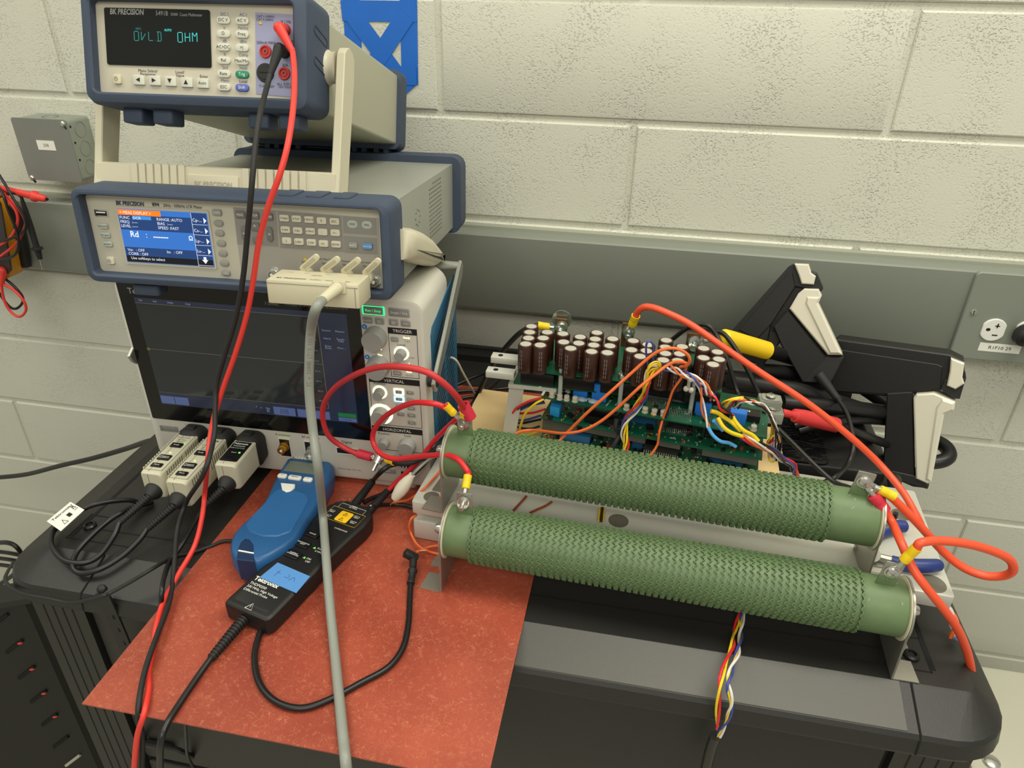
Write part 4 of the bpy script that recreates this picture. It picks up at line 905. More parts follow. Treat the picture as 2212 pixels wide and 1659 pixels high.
def ribbed(parent, p0, p1, r0=.0052, r1=.0038):
    p0, p1 = V(p0), V(p1); L_ = (p1-p0).length; n_ = int(L_/.0032); pr = [(r0*.9, 0)]
    for k in range(n_):
        a = k/n_; r_ = r0+(r1-r0)*a; pr += [(r_, L_*(k+.15)/n_), (r_, L_*(k+.55)/n_), (r_*.76, L_*(k+.62)/n_), (r_*.76, L_*(k+.98)/n_)]
    pr += [(r1*.8, L_)]
    return build('ribbed_sleeve', G().lathe(pr, p0, p1, 14), m_blkm, parent, None, 40)
m_led = mat('led_green', (40, 120, 40), .3, emit=(120, 255, 90), es=1.2); m_ledy = mat('led_pale', (120, 130, 60), .3, emit=(225, 240, 150), es=.9)
TT = lambda x, y: T(x, y, -.1731)
for nm_, xa, y1, lb in (('first', .026, -.101, 'left current probe box with white flag tag on its cable, plugged into scope channel 1'), ('second', .0635, -.111, 'middle cream current probe box with Range key, plugged into scope channel 2')):
    xb = xa+.0275
    t, b, e0, cx = probe_box(xa, xb, y1, lb, 'current_probe_interface')
    L0 = y1+.012
    for yy_, w_, h_, s in ((.052, .0145, .0088, 'Range'), (.026, .0150, .0100, 'Diagnose\nAutoZero'), (.0105, .0135, .0070, 'Menu')):
        o = build('key', G().rbox(cx, y1+.008+yy_-.004, -.1736, w_, h_, .0016, .001, .0005), m_blkc, b, FS)
        build('legend', G().text(s, T(cx, y1+.004+yy_, -.1718), .0032), m_white, o, FS)
    g = G()
    for s, yy_, z_ in (('Tektronix', .083, .0042), ('TCP0150', .0775, .0034), ('Current Probe', .0730, .0028), ('Jaw Open', .0685, .0028), ('Overload', .0645, .0028), ('25A   150A', .0602, .0026)): g.text(s, T(cx-.0005, y1+yy_, -.1732), z_, bold=.03 if s == 'Tektronix' else 0)
    build('lettering', g, m_dark, b, FS)
    build('led', G().cyl((cx+.0065, y1+.0612, -.1736), (cx+.0065, y1+.0612, -.1726), .0012, n=10), m_led, b, FS, label='green light')
    build('led', G().cyl((cx+.001, y1+.0405, -.1736), (cx+.001, y1+.0405, -.1726), .0012, n=10), m_ledy, b, FS, label='pale light')
    g = G(); f0 = y1+.006
    for (xx, yy0, yy1) in ((xa+.0026, f0, y1+.088), (xb-.0026, f0, y1+.088)): g.box(xx-.0002, xx+.0002, yy0, yy1, -.1737, -.1732)
    for yy_ in (f0, y1+.088): g.box(xa+.0026, xb-.0026, yy_-.0002, yy_+.0002, -.1737, -.1732)
    build('panel_outline', g, m_grey, b, FS)
    for side_ in (xb,):
        g = G()
        for k in range(17):
            yy_ = y1+.010+k*.0044
            if k == 8: continue
            g.box(side_-.0006, side_+.0002, yy_, yy_+.0016, -.192, -.1765)
        build('vent_slots', g, mat('slot_shadow', (120, 116, 98), .7), b, FS)
    g = G()
    for k in range(18): yy_ = y1+.008+k*.0044; g.box(xa-.00015, xa+.0012, yy_, yy_+.0022, -.176, -.17335)
    build('edge_rib', g, m_pbox, b, FS)
    if nm_ == 'first':
        e1 = at(258, 1130, z=.975); r_ = ribbed(t, e0, e1)
        cpts = [e1, at(245, 1160, z=.968), at(215, 1200, z=.957), at(180, 1216, z=.955), at(138, 1210, z=.956), at(112, 1180, z=.96), at(112, 1155, z=.961), at(122, 1140, z=.962), at(150, 1118, z=.966), at(185, 1097, z=.972), at(220, 1086, z=.974), at(275, 1080, z=.966), at(300, 1085, z=.958), at(330, 1082, z=.956)]
        build('cable', G().tube(cpts, .0031, n=10), m_blk, t, None, 60)
        # flag label
        P = [at(101, 1126, z=.970), at(131, 1147, z=.970), at(182, 1101, z=.977), at(152, 1084, z=.977)]
        nrm = (P[1]-P[0]).cross(P[3]-P[0]).normalized(); nrm = nrm if nrm.z > 0 else -nrm
        g = G(); g.add(P+[p-nrm*.0006 for p in P], [[0, 1, 2, 3], [7, 6, 5, 4], [0, 4, 5, 1], [1, 5, 6, 2], [2, 6, 7, 3], [3, 7, 4, 0]]); fl = build('flag_tag', g, m_paper, t, label='white flag tag on the cable')
        X_ = (P[3]-P[0]).normalized(); Y_ = (P[0]-P[1]).normalized(); Y_ = (Y_-X_*Y_.dot(X_)).normalized(); N_ = X_.cross(Y_)
        M_ = Matrix.Translation(P[0]+nrm*.0004) @ Matrix((X_, Y_, N_)).transposed().to_4x4()
        W_ = (P[3]-P[0]).length; H_ = (P[1]-P[0]).length
        g = G(); g.text('Tektronix', M_ @ T(W_*.45, -H_*.20, 0), .0054, bold=.01)
        g.prism([(W_*.50, -H_*.48), (W_*.64, -H_*.48), (W_*.64, -H_*.70), (W_*.50, -H_*.70)], 0, .0001, M_)
        for a, b_, c_, d_ in ((.80, -.15, .93, -.5), (.93, -.15, .80, -.5), (.79, -.58, .94, -.58), (.82, -.2, .91, -.2), (.84, -.5, .83, -.2), (.90, -.5, .905, -.2), (.2, -.85, .28, -.55), (.28, -.55, .36, -.85), (.2, -.85, .36, -.85)): 
            g.tube([M_ @ V((a*W_, b_*H_, 0)), M_ @ V((c_*W_, d_*H_, 0))], .00022, n=4, sub=0)
        build('lettering', g, m_blackp, fl)
    else:
        e1 = at(318, 1143, z=.972); r_ = ribbed(t, e0, e1)
        cpts = [e1, at(300, 1168, z=.966), at(262, 1203, z=.958), at(215, 1230, z=.953), at(175, 1238, z=.950), at(158, 1225, z=.953), at(165, 1195, z=.957), at(195, 1160, z=.962), at(235, 1125, z=.966), at(262, 1108, z=.968), at(290, 1095, z=.962), at(330, 1085, z=.956)]
        build('cable', G().tube(cpts, .0031, n=10), m_blk, t, None, 60)
t, b, e0, cx = probe_box(.1015, .1300, -.0715, 'short cream probe box with black label panel, plugged into scope channel 3', 'probe_interface', False)
g = G().rbox(cx, -.044, -.1736, .0225, .040, .0006, .0015, .0002); lp = build('label_panel', g, m_blkc, b, FS)
g = G()
for s, yy_, z_ in (('Tektronix', -.0285, .0046), ('THDP0200', -.0335, .0034), ('Differential Probe', -.0375, .0026), ('Status', -.0465, .0028), ('MENU', -.0585, .0032)): g.text(s, T(cx-.001, yy_, -.1728), z_, bold=.03 if s == 'Tektronix' else 0)
build('lettering', g, m_white, lp, FS); build('led', G().cyl((cx+.006, -.0465, -.1736), (cx+.006, -.0465, -.1724), .0013, n=10), m_led, lp, FS, label='green light')
build('menu_key', G().rbox(cx-.001, -.0585, -.1736, .013, .007, .0012, .001, .0004), m_blkc, lp, FS)
e1 = at(438, 1097, z=.975); ribbed(t, e0, e1)
cpts = [e1, at(425, 1120, z=.972), at(400, 1165, z=.966), at(384, 1190, z=.962), at(366, 1215, z=.960), at(354, 1250, y=.470), at(347, 1290, y=.448), at(348, 1315, y=.440), at(352, 1345, y=.440)]
cpts[-3:] = [at(349, 1285, y=.452), at(349, 1320, y=.452), at(356, 1380, y=.455)]
build('cable', G().tube(cpts, .0026, n=10), m_blk, t, None, 60)

# ---------------------------------------------------------------- differential probe body on the red sheet
FD = T(-.3438, .4468, ZM) @ RZ(-14.0)
dp = thing('differential_probe', 'flat black high voltage differential probe lying on the red sheet with blue tape on it', 'probe', FD @ T(0, .09, 0))
ol = [(-.0285, .006), (-.0275, .001), (-.024, -.001), (.025, -.001), (.0285, .002), (.0295, .008), (.0290, .08), (.0310, .13), (.0330, .155), (.0315, .170), (.025, .181), (.017, .186), (-.012, .186), (-.021, .181), (-.028, .170), (-.0310, .155), (-.0305, .13), (-.0285, .08)]
R = []
for o_, z in ((.003, 0), (0, .003), (0, .018), (.0008, .0210), (.0028, .0228), (.0045, .0232)): R.append([(x, y, z) for x, y in offset(ol, o_)])
pb = build('body', G().loft(R), m_black, dp, FD, 30)
zt2 = .0234
g = G().rbox(0, .092, .0232, .046, .170, .0003, .004, .0001); build('top_label', g, mat('probe_label', (24, 24, 25), .4), pb, FD)
Pd = lambda u, v: local(FD, u, v, z=zt2)
for u, v, w_, h_, s in ((676, 1156, .016, .009, 'RANGE'), (655, 1177, .016, .010, 'BANDWIDTH\nLIMIT'), (634, 1199, .018, .011, 'AUDIBLE\nOVERRANGE')):
    c = Pd(u, v); o = build('key', G().rbox(c.x, c.y, .0232, w_, h_, .0022, .0012, .0008), m_blkc, pb, FD); build('legend', G().text(s, T(c.x, c.y, .0256), .0026), m_white, o, FD)
for u, v in ((680, 1184), (658, 1205)):
    c = Pd(u, v); build('led', G().prism([(c.x-.0014, c.y-.001), (c.x+.0014, c.y-.001), (c.x, c.y+.0014)], .0232, .0240), m_led, pb, FD, label='green light')
g = G()
def dt(u, v, s, z_, **k):
    c = Pd(u, v); g.text(s, T(c.x, c.y, .0238), z_, **k)
c = Pd(553, 1249); c0 = c
for k, (s_, z_, dy) in enumerate((('Tektronix', .0074, 0), ('THDP0200', .0046, .0072), ('200 MHz, High Voltage', .0042, .0118), ('Differential Probe', .0042, .0164))): g.text(s_, T(c0.x-.001-.0*dy, c0.y-dy, .0238), z_, align='LEFT', bold=.03 if k == 0 else 0)
dt(692, 1187, 'FULL', .0036); dt(688, 1193, '5 MHz', .0034); dt(667, 1208, 'ON', .0036); dt(664, 1214, 'OFF', .0034); dt(736, 1145, 'OVERRANGE', .0030); dt(764, 1097, '1500V\nPk MAX', .0032); dt(717, 1104, 'CAT II\n1000V', .0028); dt(770, 1118, 'CAT II\n1000V', .0028); dt(708, 1114, 'CAT III\n600V', .0028); dt(762, 1129, 'CAT III\n600V', .0028)
c = Pd(541, 1311); 
def tri(g, c, s, z, r=.0003):
    a = [(c.x-s, c.y-s*.8, z), (c.x+s, c.y-s*.8, z), (c.x, c.y+s, z)]; g.tube(a+[a[0]], r, n=4, sub=0); g.box(c.x-.0002, c.x+.0002, c.y-s*.3, c.y+s*.4, z, z+.0002)
tri(g, c, .0042, .0238); build('lettering', g, m_white, pb, FD)
c = Pd(743, 1117); yl = build('warning_patch', G().rbox(c.x, c.y, .0235, .0165, .0175, .0004, .002, .0001), mat('warn_patch', (238, 190, 20), .5), pb, FD, label='yellow warning patch')
g = G(); c1 = c.copy(); c1.y += .004; tri(g, c1, .0028, .0241); c1 = c.copy(); c1.y -= .0045; tri(g, c1, .0028, .0241); build('symbols', g, m_blackp, yl, FD)
g = G()
for o_ in ((-.0215, -.0125), ): pass
L4 = [(c.x-.022, c.y-.0105), (c.x+.022, c.y-.0105), (c.x+.022, c.y+.0115), (c.x-.022, c.y+.0115)]
g.tube([(x, y, .0238) for x, y in L4+[L4[0]]], .0002, n=4, sub=0); build('patch_outline', g, mat('warn_yellow', (222, 190, 30), .5), pb, FD)
g = G(); bk = [(c.x-.017, c.y+.012), (c.x-.017, c.y+.020), (c.x+.017, c.y+.020), (c.x+.017, c.y+.012)]; g.tube([(x, y, .0238) for x, y in bk], .0002, n=4, sub=0); g.text('-', T(c.x-.013, c.y+.030, .0238), .006); g.text('+', T(c.x+.016, c.y+.030, .0238), .006); build('bracket_lines', g, m_white, pb, FD)
P = [Pd(u, v) for u, v in ((600, 1216), (670, 1246), (640, 1282), (561, 1248))]
g = G().prism([(p.x, p.y) for p in P], .0236, .0241); tp = build('tape_piece', g, m_blutag, dp, FD, label='pale blue masking tape piece')
g = G(); c = Pd(608, 1245)
for q in ([(-.008, .003), (-.003, .002)], [(-.006, .006), (-.007, -.003)], [(.004, 0), (.009, .001), (.006, .005)], [(.011, -.002), (.014, .004), (.017, -.001)]): g.tube([(c.x+a, c.y+b_, .0243) for a, b_ in q], .0002, n=4, sub=2)
build('pen_marks', g, mat('pen_blue', (60, 80, 130), .7), tp, FD)
p0 = FD @ V((-.003, -.001, .011)); p1 = at(455, 1423, z=ZM+.006); ribbed(dp, p0, p1, .0062, .0044)
cp = [p1, at(425, 1465, z=ZM+.004), at(388, 1520, z=ZM+.003), at(360, 1565, z=ZM+.002), at(347, 1605, z=.945), at(346, 1665, z=.90), at(348, 1770, z=.82)]
build('output_cable', G().tube(cp, .0030, n=10), m_blk, dp, None, 60)
# two input sleeves
pa = FD @ V((-.006, .184, .014)); pq = at(806, 1038, z=ZM+.020); ribbed(dp, pa, pq, .0056, .0044)
build('input_lead', G().tube([pq, at(820, 1022, y=.648), at(838, 1008, y=.650), at(862, 1000, y=.655), at(900, 990, y=.668), at(940, 970, y=.69), at(970, 940, y=.73)], .0030, n=10), m_blk, dp, None, 60, label='black input lead')
pa = FD @ V((.016, .182, .014)); pq = at(838, 1060, z=ZM+.020); ribbed(dp, pa, pq, .0056, .0044)
build('input_lead', G().tube([pq, at(860, 1038, z=.985), at(900, 1000, z=1.01), at(940, 950, z=1.045), at(975, 915, z=1.075), at(1000, 893, z=1.095)], .0030, n=10), m_redw, dp, None, 60, label='red input lead')

# lead of the small black grabber
t = thing('grabber_lead', 'black lead with small angled hook grabber on the red sheet', 'test lead', Matrix.Translation(at(850, 1400, z=ZM)))
pts = [at(575, 1345, z=ZM+.0035), at(560, 1372, z=ZM+.0035), at(550, 1420, z=ZM+.0035), at(560, 1475, z=ZM+.0035), at(595, 1515, z=ZM+.0035), at(650, 1530, z=ZM+.0035), at(710, 1512, z=ZM+.0035), at(780, 1475, z=ZM+.0035), at(838, 1442, z=ZM+.0035), at(870, 1400, z=ZM+.0035), at(882, 1350, z=ZM+.0035), at(885, 1300, z=ZM+.004), at(887, 1262, z=ZM+.006)]
build('wire', G().tube(pts, .0031, n=10), m_blk, t, None, 60)
p0, p1, p2, p3 = at(887, 1262, z=ZM+.006), at(892, 1228, z=ZM+.008), at(893, 1205, z=ZM+.010), at(886, 1196, z=ZM+.014)
build('grip', G().lathe([(.0040, 0), (.0045, .002), (.0038, .004), (.0036, .014), (.0052, .0165), (.0052, .019), (.0040, .020)], p0, p1, 14).cyl(p1, p2, .0036, .0046, 12), m_blkm, t)
M_ = axis_m(p2, at(876, 1196, z=ZM+.016)); build('head', G().rbox(0, .001, -.004, .009, .0085, .016, .002, .001, M_), m_blkm, t)
build('hook', G().tube([at(900, 1192, z=ZM+.012), at(912, 1189, z=ZM+.012), at(925, 1189, z=ZM+.012)], .0006, n=6), m_zinc, t)
# the dark lead running under the tachometer and over the cart's left corner
cable('sensor_cord', [at(715, 1112, z=ZM+.003), at(680, 1122, z=ZM+.004), at(660, 1135, z=ZM+.003), at(640, 1160, z=ZM+.003), at(560, 1180, z=ZM+.0025), at(492, 1168, z=ZM+.003), at(455, 1180, z=ZT+.003), at(420, 1192, z=ZT+.003), at(375, 1203, z=ZT+.003), at(330, 1228, y=.485), at(285, 1255, y=.470), at(240, 1280, y=.458), at(222, 1287, y=.452), at(190, 1296, y=.452), at(150, 1302, y=.455), at(105, 1293, y=.456), at(55, 1284, y=.457), at(25, 1270, y=.468), at(12, 1255, y=.49), at(14, 1240, y=.52), at(28, 1215, y=.60)], .0021, m_blkm, 'thin black cord tied round the left front corner of the cart')
cable('hanging_cord', [at(398, 1500, y=.40), at(400, 1560, y=.40), at(402, 1600, y=.41), at(406, 1635, y=.42), at(425, 1670, y=.42)], .0018, m_blk, 'thin black cord hanging below the red sheet')

# ---------------------------------------------------------------- hand tachometer
tc = thing('hand_tachometer', 'blue handheld tachometer with small grey display lying on the red sheet', 'tachometer', Matrix.Translation(at(600, 1130, z=ZM)))
hT = .033
uv = [(628, 986), (712, 994), (720, 1002), (718, 1020), (700, 1055), (688, 1085), (672, 1108), (655, 1135), (640, 1160), (615, 1180), (585, 1198), (556, 1212), (540, 1210), (525, 1208), (508, 1205), (497, 1190), (495, 1172), (502, 1150), (522, 1128), (548, 1105), (566, 1085), (578, 1065), (588, 1042), (605, 1010), (618, 990)]
pl = [at(u, v, z=ZM+hT) for u, v in uv]; pl = [(p.x, p.y) for p in pl]
R = []
for o_, z in ((.006, 0), (.002, .003), (-.0005, .012), (0, .025), (.0010, .0295), (.0028, .0320), (.0055, hT)): R.append([(x, y, ZM+z) for x, y in offset(pl, o_)])
tb = build('body', G().loft(R), m_monblue, tc, None, 50)
m_mon2 = mat('tachometer_blue_light', (44, 100, 156), .4)
uv = [(600, 1058), (640, 1062), (660, 1068), (668, 1080), (655, 1105), (640, 1130), (628, 1150), (600, 1160), (568, 1160), (540, 1150), (530, 1135), (548, 1112), (572, 1088), (588, 1068)]
g = G().prism([(at(u, v, z=ZM+hT).x, at(u, v, z=ZM+hT).y) for u, v in uv], ZM+hT-.002, ZM+hT+.0016, b=.0012); build('grip_pad', g, m_mon2, tb)
q = [at(u, v, z=ZM+hT) for u, v in ((612, 1017), (627, 996), (697, 1004), (690, 1027))]
g = G().prism([(p.x, p.y) for p in q], ZM+hT-.001, ZM+hT+.0008, b=.0003); sc2 = build('display', g, mat('lcd_grey', (110, 120, 108), .2), tc)
c = at(660, 991, z=ZM+hT); g = G().text('MONARCH', T(c.x-.002, c.y-.0005, ZM+hT+.0004) @ RZ(-2), .0064, bold=.03); build('lettering', g, m_white, tb)
for u, v, s in ((610, 1028, 'v'), (637, 1032, 'MENU'), (665, 1036, '^')):
    c = at(u, v, z=ZM+hT+.001); o = build('key', G().rbox(c.x, c.y, ZM+hT-.001, .0115 if s != 'MENU' else .0165, .0072, .0035, .0025, .001, RZ(0)), m_paper, tc); build('legend', G().text(s, T(c.x, c.y, ZM+hT+.0027), .0036), m_blackp, o)
c = at(621, 1053, z=ZM+hT+.001); uv = [(607, 1046), (638, 1049), (637, 1056), (628, 1064), (619, 1066), (610, 1061)]
build('measure_key', G().prism([(at(u, v, z=ZM+hT).x, at(u, v, z=ZM+hT).y) for u, v in uv], ZM+hT-.001, ZM+hT+.003, b=.0012), m_paper, tc)
uv = [(512, 1212), (514, 1190), (520, 1175), (530, 1166), (540, 1168), (549, 1180), (550, 1216)]
g = G().prism([(at(u, v, z=ZM+.031).x, at(u, v, z=ZM+.031).y) for u, v in uv], ZM+.004, ZM+hT+.0003, b=.0006); build('lens_opening', g, mat('tachometer_dark', (18, 48, 84), .5), tb)
build('trigger_pin', G().tube([at(516, 1190, z=ZM+hT), at(549, 1196, z=ZM+hT)], .0014, n=8, sub=0), m_zinc, tc)
# ---------------------------------------------------------------- aluminium slabs and plywood
FA = fr((-.2232, .6062, 0), -3.4, 0)
def slab(z0, z1, x0, x1, d, label, holes=()):
    t = thing('metal_block', label, 'metal slab', FA @ T((x0+x1)/2, d/2, z0))
    g = G().rbox((x0+x1)/2, d/2, z0, x1-x0, d, z1-z0, .003, .0012); o = build('slab', g, m_alu, t, FA)
    for x, y, r, m, nm in holes:
        build(nm, G().cyl((x, y, z1-.0002), (x, y, z1+.0003), r, n=28), m, o, FA)
    return t
m_holeg = mat('hole_grey', (120, 116, 104), .5, .3)
hp = FA.inverted() @ at(2005, 1259, z=1.0063); hp2 = FA.inverted() @ at(932, 1073, z=1.0063); hp3 = FA.inverted() @ at(1336, 1125, z=1.0063); hp4 = FA.inverted() @ at(1945, 1112, z=1.0063)
slab(.9532, .979, 0.0, .50, .150, 'lower of two stacked grey aluminium slabs, under the rear green resistor')
slab(.9895, 1.0063, 0, .558, .172, 'upper thick aluminium slab with round holes carrying the rear green resistor', ((hp.x+.004, hp.y, .0125, m_holeg, 'hole'), (hp2.x, hp2.y, .009, m_holeg, 'hole'), (hp3.x, hp3.y, .011, m_holeg, 'hole'), (hp4.x, hp4.y, .010, m_holeg, 'hole')))
for q, (x, y) in enumerate(((.03, .02), (.03, .13), (.47, .13))):
    single('spacer', G().cyl((x, y, .979), (x, y, .9895), .006, n=12), m_steel, ('small metal spacer between the slabs at the left front', 'small metal spacer between the slabs at the left back', 'small metal spacer between the slabs at the right back')[q], 'spacer', F=FA)
FW = fr((-.205, .700, 1.0065), -2.5, 0)
g = G().rbox(.196, .075, 0, .392, .15, .0118, .002, .0006)
single('plywood_board', g, m_wood, 'light plywood board on the slabs under the circuit board stack', 'board', F=FW)

# ---------------------------------------------------------------- wirewound resistors
def resistor(FR, L_, label, b0=.030, b1=.040, paint=0):
    t = thing('wirewound_resistor', label, 'resistor', FR @ T(L_/2, 0, -.062))
    r0, r1 = .0279, .0303
    X_ = Matrix(((0, 0, 1, 0), (0, 1, 0, 0), (-1, 0, 0, 0), (0, 0, 0, 1)))   # z -> +x
    build('core', G().lathe([(.0265, .002), (.0268, .003), (.0268, b0-.002), (.0262, b0), (r0, b0+.001), (r0, L_-b1-.001), (.0262, L_-b1), (.0268, L_-b1+.002), (.0268, L_-.003), (.0265, L_-.002)], (0, 0, 0), (1, 0, 0), 64), m_green, t, FR, 30)
    # edge-wound corrugated ribbon
    g = G(); N = 232; W = 29; pitch = .0064; n_ = int((L_-b0-b1)/pitch); pitch = (L_-b0-b1)/n_; amp = pitch*.30; th = .0006
    for k in range(n_+1):
        ph = k*.06+rnd.uniform(-.03, .03); xc = b0+k*pitch
        if k in (0, n_): a_ = amp*.6
        else: a_ = amp
        vs = []; fs = []
        for i in range(N):
            th_ = 2*PI*i/N; s = math.sin(W*th_+ph); tri_ = 2/PI*math.asin(max(-1, min(1, s*.97))); off_ = a_*tri_*1.1+pitch*.0*i/N
            c_, sn = math.cos(th_), math.sin(th_); rr = r1+rnd.uniform(-.0001, .0001)
            for (dx, r_) in ((-th, r0-.0003), (-th, rr-.0002), (0, rr), (th, rr-.0002), (th, r0-.0003)): vs.append((xc+off_+dx, r_*c_, r_*sn))
        for i in range(N):
            j = (i+1) % N
            for q in range(4): fs.append([i*5+q, j*5+q, j*5+q+1, i*5+q+1])
        g.add(vs, fs)
    build('corrugated_ribbon', g, m_green, t, FR, 50)
    for e, xe, s in ((0, 0, -1), (1, L_, 1)):
        disc = build('end_disc', G().lathe([(.001, 0), (.0290, 0), (.0296, .0004), (.0296, .0010), (.0290, .0014), (.001, .0014)], (xe, 0, 0), (xe-s, 0, 0), 48), m_cream, t, FR, label='pale insulating end disc')
        # bracket plate: disc and two legs with feet
        pts = []
        for i in range(31):
            a = math.radians(-20+220*i/30); pts.append((.0300*math.cos(a), .0300*math.sin(a)))
        pts += [(-.0305, -.0615), (.0305, -.0615)]
        Mx = Matrix(((0, 0, 1, xe), (1, 0, 0, 0), (0, 1, 0, 0), (0, 0, 0, 1)))
        g = G().prism(pts, *( (-.0018, 0) if s < 0 else (0, .0018)), M=Mx); br = build('end_bracket', g, m_steel, t, FR)
        for (ya, yb) in ((-.0305, -.005), (.004, .0295)):
            x0_ = xe+s*.0018
            P = [(x0_, ya), (x0_+s*.023, ya+.001), (x0_+s*.021, yb), (x0_, yb)]
            if s < 0: P = P[::-1]
            g = G().prism(P, -.0620, -.0606); build('bracket_foot', g, m_steel, br, FR)
        g = G().lathe([(.0066, 0), (.0066, .006), (.0062, .0062), (.0062, .0085), (.0045, .0125), (.0001, .0140)], (xe+s*.0018, 0, 0), (xe+s, 0, 0), 6*4); build('dome_nut', g, m_zinc, t, FR)
        # terminal tab
        xt = (.0185 if e == 0 else L_-.022)
        tl = (0 if e == 0 else .10)
        Mt = T(xt, -.002, .0262) @ RY(math.degrees(tl))
        g = G(); g.rbox(0, .012, 0, .0165, .027, .0012, .001, .0003, Mt @ T(0, .0006, .002) @ XZ); tb_ = build('terminal_tab', g, m_steel, t, FR)
        g = G().rbox(0, .0045, 0, .0168, .013, .0018, .001, .0003, Mt @ T(0, .0010, 0) @ XZ); build('painted_base', g, m_green, tb_, FR, label='green painted base of the tab')
        g = G().lathe([(.0001, -.001), (.0013, -.0008), (.0018, 0)], Mt @ V((0, -.0009, .007)), Mt @ V((0, 1, .007)), 12); build('rivet', g, m_green, tb_, FR)
        bc = Mt @ V((0, -.001, .0175))
        if e == 0: g = G().lathe([(.0068, 0), (.0068, .001), (.0058, .0012), (.0058, .0050), (.0030, .0052), (.0030, .0115), (.0024, .012), (.0001, .012)], bc, bc+V((0, -1, -.1)), 24 if 0 else 12)
        else: g = G().lathe([(.0068, 0), (.0068, .001), (.0056, .0012), (.0050, .0032), (.003, .0042), (.0001, .0044)], bc, bc+V((0, -1, 0)), 20)
        bo = build('bolt', g, m_zinc, tb_, FR)
        if e: 
            for a in (0, 90): build('cross_slot', G().rbox(0, 0, 0, .005, .001, .0003, .0004, .0001, Matrix.Translation(bc+V((0, -.0041, 0))) @ RY(a+30) @ XZ), m_grey, bo, FR)
        TABS.append(FR @ bc)
    for k in range(7):
        a = rnd.uniform(60, 140); x = L_-.004-rnd.uniform(.004, .034); r_ = .0269
        p = V((x, -r_*math.cos(math.radians(a-30)), r_*math.sin(math.radians(a-30))))
        q = V((x+rnd.uniform(-.003, .003), p.y-.002, p.z-.002)); q.y, q.z = q.y*r_/math.hypot(q.y, q.z), q.z*r_/math.hypot(q.y, q.z)
        build('scratch', G().tube([p, q], .00022, n=4, sub=0), mat('scratch_pale', (168, 184, 156), .6), t, FR)
    return t
TABS = []
FRF = Matrix.Translation((-.167, .5605, 1.0135)) @ RZ(-2.53); FRR = Matrix.Translation((-.181, .6225, 1.0690)) @ RZ(-3.3)
resistor(FRF, .4424, 'front green wirewound tube resistor on steel brackets standing on the cart top', .030, .042)
resistor(FRR, .432, 'rear green wirewound tube resistor on steel brackets standing on the aluminium slab', .030, .047)
TF0, TF1, TR0, TR1 = TABS      # front-left, front-right, rear-left, rear-right bolts

# ---------------------------------------------------------------- inverter: stacked circuit boards
iv = thing('power_inverter', 'stack of green circuit boards with rows of brown capacitors on top, between resistors and wall', 'circuit board', T(.0, .75, 1.02))
FP = Matrix.Translation((-.0955, .7225, 0)) @ RZ(-7.8)
def pcb(z, x0, x1, y0, y1, F, th=.0016, nm='circuit_board'):
    return build(nm, G().box(x0, x1, y0, y1, z-th, z), m_pcb, iv, F)
def comps(bd, F, z, x0, x1, y0, y1, n, seed):
    r = random.Random(seed)
    pal = (('chip', m_blkc), ('ceramic', mat('comp_tan', (170, 150, 120), .5)), ('solder_pad', m_zinc), ('red_part', mat('comp_red', (150, 50, 40), .4)), ('print_mark', m_white))
    gs = [G() for _ in pal]
    for i in range(n):
        x, y = r.uniform(x0, x1), r.uniform(y0, y1); k = r.choice((0, 0, 0, 1, 2, 2, 2, 3, 4, 4)); 
        w_, h_, t_ = ((.004, .003, .0016), (.0016, .0012, .001), (.0012, .0012, .0005), (.0022, .0018, .0022), (.0022, .0004, .0001))[k]
        if r.random() < .5: w_, h_ = h_, w_
        s = r.uniform(.8, 1.7); gs[k].box(x-w_*s/2, x+w_*s/2, y-h_*s/2, y+h_*s/2, z, z+t_*s)
    for (nm, m), g in zip(pal, gs): 
        if g.v: build('small_'+nm, g, m, bd, F, kind='stuff')
def pins(bd, F, z, x0, x1, y, n, h=.009, m=None, dy=0):
    g = G()
    for i in range(n):
        x = x0+(x1-x0)*i/(n-1); g.box(x-.0003, x+.0003, y-.0003, y+.0003, z, z+h)
    build('pin_header', g, m or m_zinc, bd, F, kind='stuff')
m_mica = mat('spacer_grey', (92, 92, 86), .3, .4, var=(40, .3))
zs3 = (1.0340, 1.0625, 1.0910)
def padring(bd, F, x, y, z):
    build('plated_hole', G().lathe([(.0020, 0), (.0042, 0), (.0042, .0003), (.0020, .0003)], (x, y, z), (x, y, z+1), 20), m_gold, bd, F); build('hole', G().cyl((x, y, z), (x, y, z+.0004), .0019, n=12), m_void, bd, F)
BD = []
for i, z in enumerate(zs3):
    b_ = pcb(z, 0, .254, 0, .085, FP); BD.append(b_)
    comps(b_, FP, z, .004, .25, .002, .055, (300, 300, 110)[i], 11+i)
    for x, y in ((.006, .006), (.130, .006), (.128, .030), (.222, .010)): padring(b_, FP, x, y, z+.0001)
Pl = lambda u, v, z, F=FP: local(F, u, v, z=z)
def blk(bd, u0, v0, u1, v1, z, h, m, nm, d=.012, y=None):
    """part standing on board height z whose front face spans pixels u0..u1 at its base"""
    a, b_ = Pl(u0, v1, z), Pl(u1, v1+(u1-u0)*.16, z)
    yf = min(a.y, b_.y)
    return build(nm, G().rbox((a.x+b_.x)/2, yf+d/2, z, b_.x-a.x, d, h, .0008, .0006), m, bd, FP), a, b_, yf
